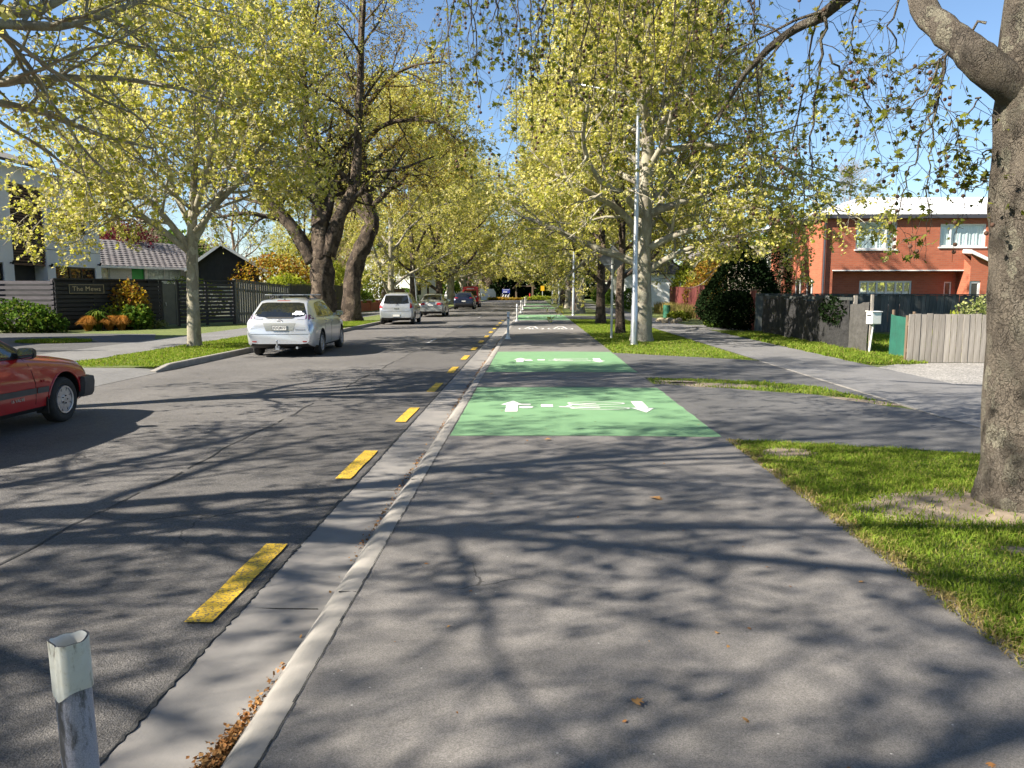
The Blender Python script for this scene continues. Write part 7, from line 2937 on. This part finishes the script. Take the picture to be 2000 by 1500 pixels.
# ------------------------------------------------------------------ shrubs, right
bush('conifer', 'tall dark conifer mass beside the red-brown gate', 'conifer', (8.9, 33.4, 0), (1.5, 2.0, 1.9), 20000, .085, 'leaf_dark', 51, shape='cone', fill=.8)
bush('conifer', 'lower dark skirt of clipped conifer hedge by the footpath', 'hedge', (8.4, 31.6, 0), (1.15, 1.7, .78), 9000, .08, 'leaf_dark', 52, fill=.75)
bush('conifer', 'slim dark conifer spire showing behind the yellow leaves', 'conifer', (11.6, 37.5, 0), (.8, .8, 2.6), 5000, .09, 'leaf_dark', 58, shape='cone', fill=.7)
bush('shrub', 'small bright green plant among pale stones', 'shrub', (G(1325, 626).x, G(1325, 626).y, 0), (.7, .5, .25), 700, .10, 'leaf_lime', 53)
bush('shrub', 'low green box plant at the footpath edge before the conifer', 'shrub', (7.75, 33.2, 0), (.45, .9, .28), 1500, .06, 'leaf_green', 54, fill=.7)
bush('shrub', 'cream-leaved bush above the grey palings', 'shrub', (12.3, 20.5, 0), (1.3, .9, .78), 3800, .06, 'leaf_cream', 55, fill=.5)
bush('shrub', 'small lime tuft above the grey palings', 'shrub', (9.75, 18.2, 0), (.4, .3, .55), 300, .09, 'leaf_lime', 56)
bush('climber', 'dark ivy hanging over the black shade cloth', 'climber', (8.35, 21.6, .62), (.25, .9, .40), 1000, .07, 'leaf_dark', 57)
bush('shrub', 'orange-yellow leaved shrub over the red-brown fence', 'shrub', (10.5, 47.5, 0), (1.3, 2.0, 1.65), 3500, .12, 'leaf_autumn', 59)
bush('shrub', 'green shrub behind the red-brown fence and trunks', 'shrub', (11.0, 54.5, 0), (1.4, 3.0, 1.75), 5000, .12, 'leaf_lime', 60)
bush('hedge', 'green hedge beside the white drive entrance', 'hedge', (8.6, 66, 0), (.9, 4.0, .9), 4200, .11, 'leaf_green', 61, fill=.7)
bush('hedge', 'dark green hedge along the far right footpath', 'hedge', (8.6, 96, 0), (1.0, 12.0, 1.0), 7000, .14, 'leaf_green', 62, fill=.7)
# dead grass bank below the red-brown fence
tb = blades('dry_grass', 'tall straw-coloured dry grass below the red-brown fence', lambda x, y: x > 0, 3500, (8.6, 9.2, 43.6, 55), .75, .03, 71, (), mat='straw' if 'straw' in MAT else 'tussock', lean=.25, clump=False)

# pale block building and roof edge behind the conifer
ph = wall_frame('block_building', 'pale block wall and grey roof edge behind the conifer', 'building', (12.6, 50.0), (16.5, 50.0))
b = MB()
b.span(0, 3.9, 0, 6, -.1, 4.4)
b.build('wall', MAT['beige_brick'], ph)
b = MB()
b.add([(-2.6, -.4, 3.6), (-.05, -.4, 4.9), (-.05, 6, 4.9), (-2.6, 6, 3.6), (-2.6, -.4, 3.45), (-.05, -.4, 4.75)], [(0, 1, 2, 3), (4, 5, 1, 0)])
b.build('roof', MAT['tile'], ph)
window(ph, 1.2, 2.4, 2.4, 3.6, 'white_trim', y=-.03, sill=False)

# far white house on the right behind the trunks
fh = wall_frame('white_house', 'bright white house glimpsed between the right-hand trunks', 'house', (9.2, 92), (9.0, 76))
b = MB()
wall_holes(b, 0, 16, -.1, 3.2, [(3, 5, 1, 2.2), (8, 9.6, 1, 2.2), (12, 13, .1, 2.2)], .12)
b.add([(16, 0, -.1), (16, 7, -.1), (16, 7, 3.2), (16, 0, 3.2)], [(0, 1, 2, 3)])
b.build('wall', MAT['white_trim'], fh)
for w_ in ((3, 5, 1, 2.2), (8, 9.6, 1, 2.2), (12, 13, .1, 2.2)):
    window(fh, *w_, 'grey_metal', y=.06, sill=False)
b = MB()
b.add([(-.4, -.4, 3.15), (16.4, -.4, 3.15), (14, 3.5, 4.8), (2, 3.5, 4.8), (16.4, 7.4, 3.15), (-.4, 7.4, 3.15)], [(0, 1, 2, 3), (1, 4, 2), (4, 5, 3, 2), (5, 0, 3)])
b.build('roof', MAT['roof_dark'], fh)

# white house on the left behind the far cars
lh = wall_frame('white_house', 'white gabled house behind the far left trees', 'house', (-15.5, 100), (-14.0, 112))
b = MB()
wall_holes(b, 0, 12, -.1, 5.2, [(2, 4, 1, 2.4), (7, 8.2, .1, 2.3), (2, 3.6, 3.4, 4.6), (8, 9.6, 3.4, 4.6)], .12)
b.add([(0, 8, -.1), (0, 0, -.1), (0, 0, 5.2), (0, 4, 7.4), (0, 8, 5.2)], [(0, 1, 2, 3, 4)])
b.build('wall', MAT['white_trim'], lh)
for w_ in ((2, 4, 1, 2.4), (7, 8.2, .1, 2.3), (2, 3.6, 3.4, 4.6), (8, 9.6, 3.4, 4.6)):
    window(lh, *w_, 'dark_frame', y=.06, sill=False)
b = MB()
b.add([(-.3, -.4, 5.0), (12.3, -.4, 5.0), (12.3, 4, 7.45), (-.3, 4, 7.45), (12.3, 8.4, 5.0), (-.3, 8.4, 5.0)], [(0, 1, 2, 3), (3, 2, 4, 5)])
b.build('roof', MAT['roof_dark'], lh)

# ------------------------------------------------------------------ end of the street
# long white wall by the corner
ww = wall_frame('white_wall', 'bright white fence wall at the street end', 'wall', (-9.6, 127.0), (-6.5, 137.5))
b = MB()
b.add([(0, 0, -.1), (10.9, 0, -.1), (10.9, 0, 1.2), (9.6, 0, 1.9), (0, 0, 1.9), (0, .2, -.1), (10.9, .2, -.1), (10.9, .2, 1.2), (9.6, .2, 1.9), (0, .2, 1.9)],
      [(0, 1, 2, 3, 4), (9, 8, 7, 6, 5), (1, 6, 7, 2), (2, 7, 8, 3), (3, 8, 9, 4), (0, 4, 9, 5)])
b.build('wall', MAT['white_trim'], ww)
# blue notice board with chevron marker
p = D(988, 580, 134)
nb_ = thing('notice_board', 'blue notice board on legs at the far junction', 'sign', (p.x, 135, 0))
b = MB()
for sx in (-.62, .62):
    b.tube([(sx, 0, -.05), (sx, 0, 1.9)], .04, 6)
b.build('legs', MAT['bollard'], nb_)
b = MB()
b.span(-.66, .66, -.06, -.042, 1.15, 1.85)
bb_ = b.build('board', MAT['blue_sign'], nb_)
b = MB()
for z in (1.72, 1.42, 1.30):
    b.span(-.52, .52 if z > 1.6 else .2, -.0665, -.061, z - .03, z + .03)
b.build('board_lettering', MAT['sticker'], bb_)
cv = thing('chevron_marker', 'white chevrons on a black low board below the blue sign', 'sign', (p.x - .15, 134.2, 0))
b = MB()
b.span(-.8, .8, 0, .03, .25, .95)
for sx in (-.6, .6):
    b.span(sx - .03, sx + .03, .031, .08, -.05, .9)
cb_ = b.build('board', MAT['black'], cv)
for k in range(3):
    b = MB()
    u = -.5 + k * .45
    for s_ in (-1, 1):
        b.add([(u, -.006, .60), (u + .16, -.006, .60), (u + .34, -.006, .60 + s_ * .30), (u + .18, -.006, .60 + s_ * .30)], [(0, 1, 2, 3) if s_ > 0 else (3, 2, 1, 0)])
    b.build('chevron', MAT['sticker'], cb_)
# timber lychgate
p = D(1024, 580, 137)
lg = thing('lychgate', 'timber lychgate with steep gabled roof at the end of the path', 'gate', (p.x, 137, 0), R(2))
for sx in (-1.45, 1.45):
    for y in (0, 1.8):
        b = MB()
        b.span(sx - .14, sx + .14, y - .14, y + .14, -.05, 2.3)
        b.build('post', MAT['timber'], lg)
b = MB()
for y in (0, 1.8):
    b.span(-1.6, 1.6, y - .1, y + .1, 2.3, 2.5)
    for sx in (-1, 1):
        b.add([(sx * 1.95, y - .09, 1.95), (sx * 1.75, y - .09, 1.85), (0, y - .09, 3.75), (0, y - .09, 4.0), (sx * 1.95, y + .09, 1.95), (sx * 1.75, y + .09, 1.85), (0, y + .09, 3.75), (0, y + .09, 4.0)],
              [(0, 1, 2, 3), (7, 6, 5, 4), (0, 3, 7, 4), (1, 5, 6, 2), (0, 4, 5, 1)])
b.build('truss', MAT['timber'], lg)
b = MB()
for sx in (-1, 1):
    b.add([(sx * 2.05, -.5, 1.92), (0, -.5, 4.05), (0, 2.3, 4.05), (sx * 2.05, 2.3, 1.92), (sx * 2.05, -.5, 2.02), (0, -.5, 4.16), (0, 2.3, 4.16), (sx * 2.05, 2.3, 2.02)],
          [(0, 1, 2, 3), (7, 6, 5, 4), (0, 4, 5, 1), (0, 3, 7, 4), (3, 2, 6, 7)])
b.build('roof', MAT['timber'], lg)
# small red post and yellow warning sign near it
b = MB()
b.tube([(0, 0, -.05), (0, 0, 1.1)], .12, 8)
o = b.build('marker_post', MAT['red_van'], smooth=True, sharp=40)
o.location = (D(1035, 580, 134).x, 134, 0)
tag(o, 'short red marker post beside the lychgate', 'post')
ys_ = thing('warning_sign', 'small yellow warning sign past the far light poles', 'sign', (D(1060, 575, 131).x, 134, 0))
b = MB()
b.tube([(0, 0, -.05), (0, 0, 2.4)], .035, 6)
b.build('post', MAT['bollard'], ys_)
b = MB()
b.span(-.32, .32, -.05, -.04, 1.55, 2.4)
b.build('panel', MAT['orange'], ys_)

GB = 'dark evergreen trees closing the street'
for i, (px, Yd, rx, rz_) in enumerate(((945, 150, 5, 4.5), (985, 142, 3.4, 3.6), (1010, 146, 4.0, 4.2), (1050, 165, 5, 5), (1085, 152, 4.5, 4), (905, 160, 6, 5), (1130, 150, 5, 4), (860, 150, 6, 4.6), (1180, 145, 6, 4.5))):
    q = D(px, 580, Yd)
    bush('evergreen_tree', 'dark evergreen tree in the mass closing the street end', 'tree', (q.x, Yd, 0), (rx, rx * .8, rz_), 3200, .45, 'leaf_dark' if i in (1, 2, 6, 8) else 'leaf_green', 80 + i, GB, fill=.6)
GD = 'hazy far trees on the skyline'
for i, (x, Yd, rx, rz_) in enumerate(((-60, 120, 14, 6), (-48, 95, 9, 5), (-36, 140, 12, 6), (36, 130, 12, 6), (48, 95, 10, 5), (62, 120, 13, 6), (30, 100, 8, 4))):
    bush('garden_tree', 'distant rounded green tree beyond the left roofs' if x < 0 else 'distant rounded green tree beyond the right roofs', 'tree', (x, Yd, 0), (rx, rx * .7, rz_), 4500, .6, 'leaf_green' if i % 2 else 'leaf_lime', 100 + i, GD + (' left' if x < 0 else ' right'), fill=.6)
# bed of orange-leaved ground cover at the junction
bush('ground_cover', 'low orange-brown planting along the far kerb', 'plants', (D(975, 588, 134).x, 133.8, -.02), (5.0, .6, .22), 2600, .16, 'leaf_autumn', 120)
bush('ground_cover', 'low green and rust planting right of the lychgate', 'plants', (D(1055, 588, 134).x, 133.8, -.02), (2.6, .7, .35), 1800, .16, 'leaf_lime', 121)
